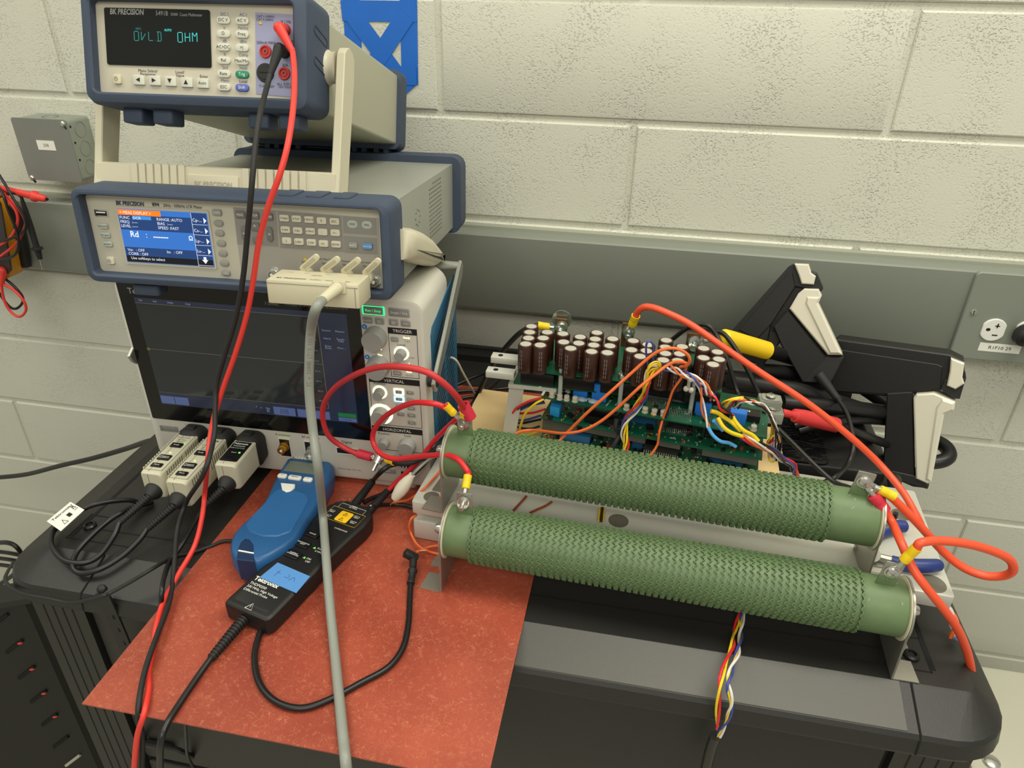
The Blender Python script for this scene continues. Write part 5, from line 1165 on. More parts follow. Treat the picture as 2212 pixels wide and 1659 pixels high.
# top of the three: relays, white capacitors, housing
z = zs3[2]
blk(BD[2], 1237, 827, 1268, 856, z, .022, m_blueb, 'blue_relay', .011); blk(BD[2], 1277, 833, 1309, 864, z, .022, m_blueb, 'blue_relay', .012)
blk(BD[2], 1499, 868, 1533, 896, z, .016, m_blueb, 'blue_relay', .012); blk(BD[2], 1573, 887, 1609, 915, z, .015, m_blueb, 'blue_relay', .012)
def ecap(u, v, r=.0033, h=.0062, bd=None, z_=None):
    z0_ = z_ or z; c = Pl(u, v, z0_); o = build('small_capacitor', G().lathe([(r*1.15, 0), (r*1.15, .0008), (r, .001), (r, h-.0006), (r*.85, h), (.0001, h)], (c.x, c.y, z0_), (c.x, c.y, z0_+1), 16), mat('ecap_body', (196, 188, 172), .4), bd or BD[2], FP); return o
for u, v in ((1353, 884), (1374, 887), (1393, 890), (1413, 894), (1432, 897), (1209, 862), (1224, 864), (1242, 867), (1198, 850), (1210, 846), (1226, 846), (1627, 929), (1192, 857)): ecap(u, v)
g = G(); c = Pl(1268, 866, z)
for k in range(6): g.sphere((c.x-.010+k*.0042, c.y+rnd.uniform(-.001, .002), z+.001), .0045+.0012*math.sin(k*2), 12, 6, sc_=(1, .8, .55))
build('glue_blob', g, mat('glue', (176, 196, 210), .25, alpha=.75), BD[2], FP)
a, b_ = Pl(1442, 893, z), Pl(1492, 903, z); pins(BD[2], FP, z, a.x, b_.x, a.y, 15, .010); a, b_ = Pl(1398, 872, z), Pl(1440, 880, z); pins(BD[2], FP, z, a.x, b_.x, a.y, 14, .009); a, b_ = Pl(1530, 912, z), Pl(1560, 916, z); pins(BD[2], FP, z, a.x, b_.x, min(a.y, b_.y), 8, .008)
o, a, b_, yf = blk(BD[2], 1550, 870, 1640, 900, z, .009, m_blkc, 'dark_module', .016); build('module_print', G().text('CIRCON', T((a.x+b_.x)/2, yf+.008, z+.0094), .0058, bold=.02), m_white, o, FP)
c = Pl(1322, 870, z); g = G(); g.text('HVAC CTRL V1', T(c.x-.003, c.y, z+.0002) @ RZ(80), .003); g.text('IN2014', T(c.x+.006, c.y, z+.0002) @ RZ(80), .0032); build('board_print', g, m_white, BD[2], FP)
# black housing with flange
zh = z+.001
a, b_ = Pl(1347, 850, zh), Pl(1492, 872, zh); hx0, hx1 = a.x, b_.x; hy0 = min(a.y, b_.y)-.003; hy1 = hy0+.024
g = G()
R = [[(x, y, zh+.0005) for x, y in rrect(hx1-hx0, hy1-hy0, .005, 4, (hx0+hx1)/2, (hy0+hy1)/2)]]
rim = build('housing_rim', G().tube([(x, y, zh+.003) for x, y in rrect(hx1-hx0-.003, hy1-hy0-.003, .005, 4, (hx0+hx1)/2, (hy0+hy1)/2)]+[(rrect(hx1-hx0-.003, hy1-hy0-.003, .005, 4, (hx0+hx1)/2, (hy0+hy1)/2)[0])+(zh+.003,)], .0017, n=8, sub=0), mat('housing_edge', (58, 60, 64), .35), iv, FP)
cx_, cy_ = (hx0+hx1)/2, (hy0+hy1)/2
g = G(); W_, H_ = hx1-hx0-.008, hy1-hy0-.006
g.loft([[(x, y, z_) for x, y in rrect(W_-2*i, H_-2*i, .006, 4, cx_, cy_)] for i, z_ in ((0, zh), (0, zh+.034), (-.0015, zh+.0355), (-.0015, zh+.0375), (.0, zh+.039), (.001, zh+.047), (.004, zh+.049))]); hs = build('black_housing', g, mat('housing_black', (24, 25, 27), .3), iv, FP)
build('recess', G().rbox(cx_, cy_, zh+.0488, W_*.6, H_*.5, .0006, .002, .0002), m_void, hs, FP)
# middle and lower board details
z = zs3[1]; blk(BD[1], 1187, 885, 1208, 898, z, .013, mat('cyan_trimmer', (40, 150, 214), .4), 'blue_trimmer', .016); o, a, b_, yf = blk(BD[1], 1345, 905, 1416, 908, z, .011, m_blued, 'blue_connector', .012)
blk(BD[1], 1262, 885, 1330, 912, z, .010, m_blkc, 'connector', .016); o, a, b_, yf = blk(BD[1], 1441, 914, 1486, 928, z, .014, m_blkc, 'connector', .018); pins(BD[1], FP, z, a.x, b_.x, yf-.001, 12, .004); blk(BD[1], 1520, 930, 1575, 944, z, .010, m_blkc, 'connector', .018)
blk(BD[1], 1402, 903, 1440, 915, z, .012, m_mica, 'grey_spacer', .004); blk(BD[1], 1500, 918, 1518, 925, z, .010, m_mica, 'grey_spacer', .004)
build('insulating_spacer', G().rbox(.022, .010, zs3[0]+.0085, .044, .012, .0160, .004, .001), m_mica, iv, FP); build('insulating_spacer', G().box(.050, .125, .004, .007, zs3[0]+.017, zs3[1]-.003), m_mica, iv, FP); build('insulating_spacer', G().box(.140, .165, .004, .007, zs3[0]+.018, zs3[1]-.003), m_mica, iv, FP); build('insulating_spacer', G().box(.19, .250, .003, .008, zs3[0]+.017, zs3[1]-.003), m_mica, iv, FP)
z = zs3[0]; blk(BD[0], 1208, 938, 1274, 950, z, .011, m_blued, 'blue_connector', .012); blk(BD[0], 1531, 985, 1604, 996, z, .011, m_blued, 'blue_connector', .012); blk(BD[0], 1364, 958, 1388, 968, z, .010, m_blued, 'blue_connector', .012)
o, a, b_, yf = blk(BD[0], 1390, 965, 1462, 985, z, .017, m_blkc, 'connector', .020); pins(BD[0], FP, z, a.x, b_.x, yf-.001, 16, .010)
# capacitor board
ZC = 1.1262
FC = Matrix.Translation((-.131, .7165, 0)) @ RZ(-1.0)
ca = local(FC, 1118, 798, z=ZC); 
xm = local(FC, 1366, 827, z=ZC).x; xr = local(FC, 1560, 852, z=ZC).x; xl = local(FC, 1118, 798, z=ZC).x
cb1 = build('capacitor_board', G().prism([(xl, ca.y), (xm, ca.y), (xm-.004, ca.y+.040), (xm+.072, ca.y+.040), (xm+.072, ca.y), (xr, ca.y), (xr, ca.y+.088), (xl, ca.y+.088)], ZC-.0016, ZC), m_pcb, iv, FC)
cb2 = build('lower_power_board', G().prism([(xl-.006, ca.y+.008), (xm-.006, ca.y+.010), (xm-.006, ca.y+.045), (xr+.002, ca.y+.045), (xr+.002, ca.y+.09), (xl-.006, ca.y+.09)], ZC-.0245, ZC-.0225), m_pcb, iv, FC)
hsz = ZC-.0245
build('heat_sink', G().prism([(xl-.012, ca.y+.006), (xl+.045, ca.y+.008), (xl+.060, ca.y+.046), (xr+.004, ca.y+.046), (xr+.004, ca.y+.095), (xl-.012, ca.y+.095)], hsz-.005, hsz), m_alu, iv, FC)
for k in range(5): build('power_module', G().rbox(xl+.022+k*.047, ca.y+(.020 if k < 3 or k == 4 else .058), ZC-.0222, .040, .026, .0155, .0015, .0008), m_blkc, iv, FC)
for k, yy_ in enumerate((.004, .030)):
    build('mounting_arm', G().rbox(xl-.022, ca.y+yy_+.006, ZC-.017+k*.006, .034, .014, .008, .001, .0005), m_alu, iv, FC); build('arm_hole', G().cyl((xl-.028, ca.y+yy_+.006, ZC-.009+k*.006), (xl-.028, ca.y+yy_+.006, ZC-.0087+k*.006), .003, n=16), m_void, iv, FC)
g = G(); g.add([(xl-.012, ca.y+.012, hsz-.006), (xl+.006, ca.y+.012, hsz-.006), (xl-.004, ca.y+.012, 1.020), (xl-.020, ca.y+.012, 1.020), (xl-.012, ca.y+.014, hsz-.006), (xl+.006, ca.y+.014, hsz-.006), (xl-.004, ca.y+.014, 1.020), (xl-.020, ca.y+.014, 1.020)], [[0, 3, 2, 1], [4, 5, 6, 7], [0, 1, 5, 4], [1, 2, 6, 5], [2, 3, 7, 6], [3, 0, 4, 7]]); build('side_leg', g, m_alu, iv, FC)
for x in (xl+.05, xm-.012, xr-.03):
    build('standoff', G().cyl((x, ca.y+.006, zs3[2]), (x, ca.y+.006, ZC+.004), .0026, n=10), m_clear, iv, FC)
    build('standoff_nut', G().lathe([(.0048, 0), (.0048, .004), (.0026, .0042), (.0026, .007), (.0001, .007)], (x, ca.y+.010, ZC), (x, ca.y+.010, ZC+1), 6), m_zinc, iv, FC)
# capacitors
m_capm = mat('capacitor_mark', (150, 140, 140), .5)
caps = [(310, 205), (298, 245), (290, 285), (270, 325), (370, 333), (390, 285), (418, 245), (525, 255), (530, 312), (578, 355), (633, 320), (643, 277), (757, 248), (745, 292), (735, 333), (720, 377), (828, 385), (845, 338), (865, 290), (1005, 303), (993, 365), (1052, 410), (1105, 330), (1095, 372), (1230, 300), (1225, 347), (1225, 390), (1210, 435), (1310, 440), (1322, 393), (1340, 343), (1485, 355), (1485, 420), (1580, 380), (1590, 430), (1550, 465)]
HC = .0345; RC = .0085; proto = None
for (a, b_) in caps:
    c = at(1050+a/3.16, 640+b_/3.16, z=ZC+HC)
    if proto is None:
        g = G().lathe([(RC*.97, 0), (RC, .0012), (RC*.95, .0022), (RC, .0034), (RC, HC-.0012), (RC*.92, HC), (RC*.72, HC)], (0, 0, 0), (0, 0, 1), 24)
        proto = build('capacitor', g, m_brown, iv, WM[iv.name]); base = proto
        top_ = build('capacitor_top', G().lathe([(.0001, HC-.0004), (RC*.72, HC-.0002), (RC*.73, HC+.0001), (.0001, HC+.0002)], (0, 0, 0), (0, 0, 1), 24), m_captop, base, WM[iv.name], label='silvery capacitor top')
        g = G()
        for a_ in range(5):
            for q in range(2): g.add([(RC*1.006*math.cos(t__), RC*1.006*math.sin(t__), z__) for t__, z__ in ((-1.9+q*.28, .006+a_*.005), (-1.84+q*.28, .006+a_*.005), (-1.84+q*.28, .0098+a_*.005), (-1.9+q*.28, .0098+a_*.005))], [[0, 1, 2, 3]])
        mk = build('printed_mark', g, m_capm, base, WM[iv.name])
        base.location = c-V((0, 0, HC))-WM[iv.name].translation
    else:
        n_ = base.copy(); COL.objects.link(n_); n_.location = c-V((0, 0, HC))-WM[iv.name].translation; n_.rotation_euler = (0, 0, rnd.uniform(-.4, .4))
        for ch in base.children: q = ch.copy(); COL.objects.link(q); q.parent = n_
# bus bars
m_cop = mat('copper_dull', (112, 84, 52), .45, .5, var=(60, .15))
BB = []
for (u, v, w_, vb) in ((1212, 690, .0155, 745), (1358, 700, .0155, 775), (1500, 722, .0165, 790)):
    p = at(u, v, y=.818); zt_ = p.z; g = G().rbox(p.x, (ZC-.02+zt_)/2, 0, w_, zt_-ZC+.02, .003, .001, .0003, T(0, .822, 0) @ XZ); o = build('bus_bar', g, m_cop, iv)
    bz = p.z-.010
    build('bolt', G().lathe([(.0082, 0), (.0082, .0012), (.0064, .0014), (.0064, .006), (.0036, .0062), (.0036, .014), (.003, .0145), (.0001, .0145)], (p.x+.001, .819, bz), (p.x-.02, 0, bz-.12), 12), m_zinc, o); BB.append(V((p.x+.001, .815, bz)))
build('washer', G().lathe([(.004, 0), (.0125, 0), (.0125, .0012), (.004, .0012)], (BB[0].x-.001, .826, BB[0].z+.006), (BB[0].x-.001, 1, BB[0].z+.006), 28), m_zinc, iv)
# ---------------------------------------------------------------- ring terminals, sleeves, leads
def lug(parent, c, toward, nrm=V((0, -1, 0)), r=.0062, L_=.012):
    """crimped ring terminal: ring round c, barrel towards `toward`; returns the barrel's end"""
    c, toward = V(c), V(toward); d = (toward-c).normalized(); n = (nrm-d*nrm.dot(d)).normalized(); x = d.cross(n)
    M_ = Matrix.Translation(c) @ Matrix((x, d, n)).transposed().to_4x4()
    g = G(); ro = [(r*math.cos(2*PI*i/24), r*math.sin(2*PI*i/24)) for i in range(24)]; ri = [(a*.5, b*.5) for a, b in ro]
    g.loft([[(a, b, z) for a, b in q] for q, z in ((ri, 0), (ro, 0), (ro, .0008), (ri, .0008), (ri, 0))], M_, cap=(False, False))
    g.rbox(0, r+L_*.15, 0, r*.9, L_*.5, .0008, .0005, .0002, M_); g.cyl(M_ @ V((0, r+L_*.3, .0006)), M_ @ V((0, r+L_, .0006)), .0026, .0026, 12)
    build('ring_lug', g, m_zinc, parent); return M_ @ V((0, r+L_*.75, .0006)), d
def sleeve(parent, p, d, m, L_=.014, r=.0043, nm='sleeve', label=None):
    p = V(p); d = V(d).normalized(); q = p+d*L_
    build(nm, G().lathe([(r*.75, 0), (r*.96, .0004), (r, .002), (r, L_*.45), (r*.94, L_*.5), (r, L_*.58), (r*1.03, L_), (r*.8, L_), (r*.8, L_-.003), (.0001, L_-.003)], p, q, 20), m, parent, None, 40, label=label); return q
def lead(nm, label, ends, path, r, m, cat='wire', n=10, group=None):
    """ends: (point, direction target, sleeve material, length) at start and/or at the end"""
    t = thing(nm, label, cat, Matrix.Translation(path[len(path)//2]), group); P = list(path)
    for k, e in enumerate(ends):
        if not e: continue
        c, m_s, L_, rs = e; nxt = P[0] if k == 0 else P[-1]
        b_, d = lug(t, c, nxt); q = sleeve(t, b_, d, m_s, L_, rs)
        if k == 0: P = [q-d*.004, q]+P
        else: P = P+[q, q-d*.004]
    build('wire', G().tube(P, r, n=n), m, t, None, 60); return t
# wires between resistor tabs on the left
off1 = V((0, -.0035, 0))
lead('jumper_wire', 'glossy red wire looping between the left tabs of the two green resistors',
     ((TR0+off1, m_yel, .014, .0042), (TF0+off1, m_yel, .0145, .0043)),
     [at(976, 888, z=1.128), at(952, 876, z=1.135), at(930, 871, z=1.137), at(895, 870, z=1.130), at(860, 882, z=1.112), at(828, 903, z=1.085), at(808, 930, z=1.060), at(806, 955, z=1.045), at(820, 978, z=1.038), at(850, 991, z=1.040), at(890, 988, z=1.052), at(930, 984, z=1.068), at(965, 983, z=1.080), at(990, 993, z=1.084), at(1006, 1012, z=1.080), at(1012, 1022, z=1.076)], .0031, m_redw)
tl = lead('jumper_wire', 'matt crimson wire arching from the rear resistor tab to the small bolted joint',
     ((TR0+V((.001, -.0045, .001)), m_yel, .009, .0046), None),
     [at(1003, 884, z=1.138), at(985, 855, z=1.165), at(955, 825, z=1.185), at(920, 803, z=1.195), at(870, 793, z=1.195), at(820, 793, z=1.185), at(770, 808, z=1.165), at(725, 836, z=1.130), at(702, 868, z=1.100), at(697, 900, z=1.075), at(708, 938, z=1.048), at(735, 962, z=1.030), at(772, 981, z=1.022)], .0032, mat('crimson_wire', (196, 48, 52), .5))
d = (at(1003, 884, z=1.138)-at(1018, 905, z=1.128)); build('pink_sleeve', G().lathe([(.0062, 0), (.0063, .018), (.005, .018), (.005, .012), (.0001, .012)], at(1017, 903, z=1.126), at(1004, 880, z=1.139), 20), m_redp, tl, label='wide pink-red sleeve')
jb = at(819, 990, z=1.022); pe = at(803, 987, z=1.022); build('pink_sleeve', G().lathe([(.001, 0), (.0055, .0001), (.0055, .018), (.0045, .018), (.0045, .012), (.0001, .012)], pe, at(772, 979, z=1.022), 20), m_redp, tl, label='wide pink-red sleeve')
lug(tl, jb, pe, V((.1, -.6, .8)), .0058, .007)
jt = thing('bolted_joint', 'small steel bolt joining the crimson wire to a black lead by yellow sleeve', 'bolt', Matrix.Translation(jb))
nn = V((.15, .6, .8)).normalized(); build('bolt', G().lathe([(.0001, .0052), (.004, .005), (.0048, .003), (.0048, .0018), (.0062, .0016), (.0062, -.0024), (.0056, -.0026), (.0056, -.006), (.0027, -.006), (.0027, -.016), (.0001, -.0165)], jb, jb+V((.30, .62, .70)), 14), m_zinc, jt)
tb2 = thing('black_power_lead', 'black lead with yellow sleeve running from the bolted joint behind the resistors', 'wire', Matrix.Translation(at(900, 990, z=1.03)))
b_, d = lug(tb2, jb+V((0, .001, .0015)), at(850, 998, z=1.026), V((.1, -.6, .8)), .0058, .008); q = sleeve(tb2, b_, d, m_yel, .013, .0042)
build('wire', G().tube([q-d*.003, at(866, 1001, z=1.027), at(895, 997, z=1.030), at(925, 982, z=1.035), at(955, 955, y=.70), at(985, 920, y=.74), at(1015, 880, y=.80), at(1040, 852, y=.86), at(1075, 820, y=.92)], .0034, n=10), m_blk, tb2, None, 60)
# black lead to the left bus bar
lead('black_power_lead', 'black lead rising from behind the scope to the left bus bar bolt', ((BB[0]+V((0, -.003, 0)), m_yel, .015, .0050), None),
     [at(1165, 703, y=.805), at(1148, 706, y=.80), at(1120, 722, y=.80), at(1085, 760, y=.81), at(1055, 805, y=.83), at(1035, 845, y=.84), at(1018, 880, y=.84), at(1005, 905, y=.83)], .0034, m_blk)
lead('orange_power_lead', 'thick orange lead arching from the middle bus bar down to the cart right side', ((BB[1]+V((0, -.003, 0)), m_yel, .017, .0052), None),
     [at(1376, 676, y=.80), at(1386, 666, y=.795), at(1402, 663, y=.79), at(1432, 672, y=.785), at(1490, 700, y=.78), at(1560, 748, y=.77), at(1640, 803, y=.76), at(1740, 868, y=.75), at(1830, 938, y=.74), at(1900, 1003, z=1.045), at(1948, 1060, z=1.030), at(1975, 1105, z=1.018), at(1989, 1133, z=1.005), at(1999, 1160, z=.975), at(2010, 1200, z=.93), at(2020, 1250, z=.86)], .0040, m_org, n=12)
lead('orange_power_lead', 'thick orange lead looping out right between the two resistors right tabs',
     ((TR1+V((0, .0003, 0)), m_yel, .015, .0045), (TF1+V((0, .0003, 0)), m_yel, .018, .0046)),
     [at(1908, 1060, y=0.593), at(1930, 1078, y=0.593), at(1965, 1112, y=0.59), at(2000, 1150, y=0.588), at(2036, 1190, y=0.585), at(2078, 1224, y=0.58), at(2125, 1243, y=0.575), at(2166, 1244, y=0.57), at(2188, 1232, y=0.565), at(2180, 1208, y=0.562), at(2138, 1188, y=0.558), at(2085, 1174, y=0.552), at(2030, 1168, y=0.547), at(1990, 1172, y=0.54)], .0040, m_org, n=12)
tq = lead('orange_power_lead', 'thick orange lead with red sleeve falling from the rear resistor tab past the cart edge', ((TR1+V((0, -.0010, 0)), m_redp, .019, .0060), None),
     [at(1900, 1088, y=TR1.y-.006), at(1925, 1125, y=TR1.y-.010), at(1948, 1175, z=1.075), at(1972, 1228, z=1.062), at(2000, 1268, z=1.050), at(2038, 1315, z=1.030), at(2068, 1358, z=1.005), at(2088, 1405, z=.972), at(2098, 1450, z=.940), at(2100, 1500, z=.89), at(2095, 1560, z=.80)], .0040, m_org, n=12)
# alligator clip, orange jumper wires
t = thing('alligator_clip', 'white insulated alligator clip holding an orange wire beside the slabs', 'clip', Matrix.Translation(at(870, 1060, z=1.0)))
p0, p1 = at(852, 1077, z=.985), at(893, 1022, z=1.020)
build('boot', G().lathe([(.0044, 0), (.0060, .004), (.0078, .014), (.0078, .022), (.0062, .031), (.0042, .037), (.0038, .040), (.0001, .040)], p0, p1, 16), mat('clip_white', (228, 222, 204), .35), t)
dj = (p1-p0).normalized(); jn = V((0, 0, 1)); jx = dj.cross(jn).normalized()
for s in (1, -1): build('jaw', G().loft([[p0+dj*.003+jx*s*.0005+jx*a+jn*b_ for a, b_ in ((-.0026, -.0006), (.0026, -.0006), (.0026, .0012), (-.0026, .0012))], [p0-dj*.010+jx*s*.0012+jx*a+jn*b_ for a, b_ in ((-.0009, -.0006), (.0009, -.0006), (.0009, .0008), (-.0009, .0008))]]), m_gold if s > 0 else m_zinc, t)
build('wire', G().tube([p1-dj*.003, at(905, 1011, z=1.025), at(922, 996, z=1.03), at(942, 982, y=.66), at(962, 965, y=.70), at(985, 935, y=.75)], .0018, n=8), m_gcab, t, None, 60)
cable('orange_jumper', [at(845, 1086, z=.972), at(858, 1084, z=.972), at(880, 1080, z=.980), at(898, 1070, z=.998), at(920, 1052, z=1.011), at(940, 1030, z=1.011), at(958, 1008, z=1.012), at(975, 990, z=1.012), at(1005, 975, z=1.012)], .0014, m_orange, 'thin orange wire from the white clip over the upper slab corner', 'wire')
cable('orange_jumper', [at(925, 1190, z=.966), at(912, 1185, z=.962), at(898, 1172, z=.960), at(887, 1150, z=.964), at(884, 1135, z=.975), at(889, 1120, z=.985), at(900, 1112, y=.61)], .0014, m_orange, 'thin orange wire curling round the left slab ends to the grabber', 'wire')
cable('orange_jumper', [at(900, 1192, z=.964), at(915, 1186, z=.958), at(935, 1180, z=.957), at(957, 1179, z=.957), at(990, 1182, z=.957)], .0014, m_orange, 'upper short orange wire from the grabber to the front resistor', 'wire')
cable('orange_jumper', [at(902, 1191, z=.966), at(920, 1190, z=.957), at(940, 1195, z=.957), at(960, 1198, z=.957), at(995, 1200, z=.957)], .0014, m_orange, 'lower short orange wire from the grabber to the front resistor', 'wire')
cable('black_jumper', [at(806, 1096, z=.972), at(820, 1092, z=.965), at(850, 1090, z=.958), at(872, 1091, z=.957), at(893, 1095, z=.957), at(925, 1090, z=.957)], .0026, m_blk, 'short black lead from the probe end going under the slabs', 'wire')
cable('black_jumper', [at(786, 1086, z=.963), at(800, 1078, z=.962), at(825, 1068, z=.960), at(850, 1058, z=.965), at(880, 1035, z=.985), at(915, 1003, z=1.005), at(945, 968, y=.68), at(975, 925, y=.74), at(1000, 890, y=.80)], .0028, m_blk, 'black lead beside the white clip running up behind the rear resistor', 'wire')
for (pts, lb) in (([at(1137, 1072, z=1.0086), at(1128, 1082, z=1.0085), at(1118, 1093, z=1.0085), at(1108, 1104, z=1.0085)], 'dark orange wire end crossing the slab between the resistors, left one'), ([at(1192, 1084, z=1.0086), at(1178, 1093, z=1.0085), at(1160, 1101, z=1.0085), at(1145, 1108, z=1.0085)], 'dark orange wire end crossing the slab between the resistors, right one')):
    cable('orange_jumper', pts, .0013, mat('dark_orange_wire', (150, 62, 30), .45), lb, 'wire')
# orange jumpers over the circuit boards
cable('orange_jumper', [at(1108, 940, z=1.055), at(1125, 932, z=1.052), at(1150, 929, z=1.052), at(1180, 932, z=1.062), at(1215, 936, z=1.075), at(1255, 931, z=1.085), at(1295, 912, z=1.100), at(1335, 880, z=1.122), at(1380, 838, z=1.150), at(1420, 805, z=1.165), at(1445, 787, z=1.172), at(1465, 781, z=1.172), at(1485, 787, z=1.165), at(1480, 800, z=1.155)], .0017, m_orange, 'lower of two long orange wires sweeping over the boards', 'wire')
cable('orange_jumper', [at(1200, 962, z=1.060), at(1225, 935, z=1.075), at(1265, 895, z=1.105), at(1315, 850, z=1.135), at(1365, 805, z=1.160), at(1405, 770, z=1.180), at(1432, 755, z=1.190), at(1460, 753, z=1.192), at(1483, 764, z=1.186), at(1490, 778, z=1.178), at(1483, 790, z=1.168), at(1470, 793, z=1.160)], .0017, m_orange, 'upper of two long orange wires sweeping over the boards', 'wire')
t = thing('orange_jumper', 'orange and black wire pair falling straight down in front of the black housing', 'wire', Matrix.Translation(at(1440, 850, z=1.1)))
pth = [at(1483, 788, z=1.165), at(1480, 803, z=1.155), at(1468, 822, z=1.145), at(1453, 845, z=1.130), at(1443, 875, z=1.110), at(1432, 905, z=1.090), at(1424, 935, z=1.075), at(1420, 960, z=1.060), at(1408, 980, z=1.050), at(1398, 990, z=1.045)]
build('wire', G().tube(pth, .0014, n=8), m_orange, t, None, 60); build('wire', G().tube([p+V((.0022, .001, -.001)) for p in pth[:7]], .0010, n=6), m_blk, t, None, 60)
def bundle(nm, label, path, cols, r=.0011, rad=.0026, turns=3.0, sub=10, t=None, jit=.35):
    P = catmull(path, sub)
    t = t or thing(nm, label, 'wire bundle', Matrix.Translation(path[len(path)//2]))
    for k, m in enumerate(cols):
        up = None; out = []
        ph = 2*PI*k/len(cols); rr = rad*(1 if len(cols) > 1 else 0)*rnd.uniform(1-jit, 1+jit)
        for i, p in enumerate(P):
            a = P[max(i-1, 0)]; b_ = P[min(i+1, len(P)-1)]; tg = (b_-a).normalized()
            if up is None: up = tg.orthogonal().normalized()
            up = (up-tg*up.dot(tg)).normalized(); q = tg.cross(up); an = ph+2*PI*turns*i/len(P)
            out.append(p+(up*math.cos(an)+q*math.sin(an))*rr)
        build('wire', G().tube(out, r, n=6, sub=0), m, t, None, 60)
    return t
# twisted bundle over board front, left of the housing
bundle('twisted_wires', 'twisted yellow, white, blue and red wires dropping before the boards left of the housing', [at(1420, 790, z=1.165), at(1405, 800, z=1.160), at(1396, 830, z=1.145), at(1390, 858, z=1.125), at(1372, 885, z=1.108), at(1352, 910, z=1.092), at(1348, 935, z=1.078), at(1352, 958, z=1.066), at(1349, 985, z=1.052)], (m_yellw, m_whitew, m_bluew, m_redw, m_yellw), .0012, .0030, 1.6)
bundle('twisted_wires', 'blue looped wire pair standing up among the capacitors', [at(1402, 800, z=1.155), at(1396, 765, z=1.175), at(1397, 742, z=1.190), at(1405, 738, z=1.192), at(1411, 748, z=1.186), at(1411, 775, z=1.170), at(1408, 795, z=1.155)], (m_bluew,), .0012)
bundle('twisted_wires', 'yellow looped wire on the black housing top', [at(1402, 830, z=1.145), at(1398, 805, z=1.160), at(1405, 790, z=1.168), at(1418, 784, z=1.170), at(1425, 790, z=1.166), at(1421, 800, z=1.158)], (m_yellw, m_yellw), .0010, .0015, .5)
bundle('twisted_wires', 'twisted white, blue and orange wires arching over the right of the black housing', [at(1428, 798, z=1.150), at(1445, 795, z=1.156), at(1462, 800, z=1.160), at(1480, 810, z=1.160), at(1500, 818, z=1.158), at(1520, 832, z=1.150), at(1533, 850, z=1.140), at(1540, 862, z=1.130)], (m_whitew, m_bluew, m_whitew, m_orange), .0012, .0028, 1.8)
bundle('twisted_wires', 'white and brown wire pair with blue sleeves dropping right of the housing', [at(1495, 815, z=1.158), at(1510, 835, z=1.148), at(1516, 860, z=1.135), at(1520, 885, z=1.122), at(1525, 905, z=1.112), at(1530, 922, z=1.104)], (m_whitew, m_orange), .0012, .0018, 1)
def solo(nm, pts, r, m, label, cat='wire'): return cable(nm, pts, r, m, label, cat)
solo('wire_sleeve', [at(1529, 922, z=1.104), at(1540, 940, z=1.096), at(1556, 953, z=1.090), at(1575, 957, z=1.086), at(1590, 965, z=1.082)], .0021, m_ltblue, 'longer light blue sleeve hanging before the boards, lower one', 'sleeve')
solo('wire_sleeve', [at(1542, 908, z=1.112), at(1552, 918, z=1.106), at(1562, 930, z=1.100)], .0024, m_ltblue, 'shorter light blue sleeve lying over the white pins, upper one', 'sleeve')
for pts, lb in (([at(1536, 888, z=1.122), at(1550, 892, z=1.120), at(1565, 902, z=1.115), at(1580, 912, z=1.110), at(1600, 930, z=1.102)], 'yellow sleeve with forked tip on the boards, uppermost'), ([at(1550, 902, z=1.116), at(1562, 922, z=1.108), at(1578, 934, z=1.102), at(1604, 943, z=1.096)], 'yellow sleeve lying lowest before the blue relay'), ([at(1581, 898, z=1.116), at(1590, 913, z=1.110), at(1606, 930, z=1.103), at(1625, 940, z=1.097), at(1638, 953, z=1.091)], 'yellow sleeve running right along the board edge')):
    solo('wire_sleeve', pts, .0024, m_yellw, lb, 'sleeve')
bundle('twisted_wires', 'mixed coloured wires running from the yellow sleeves down right to the slab', [at(1602, 942, z=1.096), at(1625, 955, z=1.090), at(1650, 967, z=1.080), at(1670, 975, z=1.070), at(1690, 992, z=1.050), at(1712, 1003, z=1.040), at(1716, 1015, z=1.030), at(1722, 1030, z=1.015), at(1730, 1038, z=1.011)], (m_whitew, m_orange, m_redw, m_bluew, m_blk), .0013, .0030, 1.2)
bundle('twisted_wires', 'red and black wire pair arching over the dark module to the yellow sleeves', [at(1520, 848, z=1.140), at(1545, 860, z=1.138), at(1558, 882, z=1.128), at(1575, 892, z=1.122), at(1583, 900, z=1.116)], (m_redw, m_blk), .0013, .0016, 1)
for k, (a, b_, c_) in enumerate(((0, 0, 1.0), (-3, 8, .9), (4, 14, .8))):
    for j, m in enumerate((m_yellw, m_redw, m_whitew, m_blk)):
        u0 = 1525+j*9+k*6; pts = [at(u0+30, 878+k*3, z=1.112), at(u0+45, 862-j*2+k*4, z=1.128), at(u0+72, 858+j*4+k*4, z=1.130), at(u0+95, 868+j*6, z=1.124), at(1665+j*3, 895+j*5+k*6, z=1.108), at(1668+j*3+k*3, 930+j*4, z=1.088), at(1664+j*4+k*4, 960+j*3, z=1.068), at(1668+j*2, 985+j*4, z=1.050)]
        if k == 0 and j == 0: tw = thing('wire_tangle', 'tangle of thin coloured wires hanging round the right end of the boards', 'wire bundle', Matrix.Translation(at(1660, 930, z=1.05)))
        build('wire', G().tube([p+V((rnd.uniform(-.002, .002), rnd.uniform(-.002, .004), rnd.uniform(-.002, .002))) for p in pts], .0009, n=6), m, tw, None, 60)
for k, m in enumerate((m_yellw, m_redw, m_whitew, m_yellw)):
    a0 = k*.8; c = at(1672, 955+k*12, z=1.075-k*.008); g = G().tube([c+V((.007*math.cos(a), .003*math.sin(a*2+k), .010*math.sin(a)+.002*k)) for a in [a0+i*.7 for i in range(8)]], .0009, n=6); build('wire', g, m, tw, None, 60)
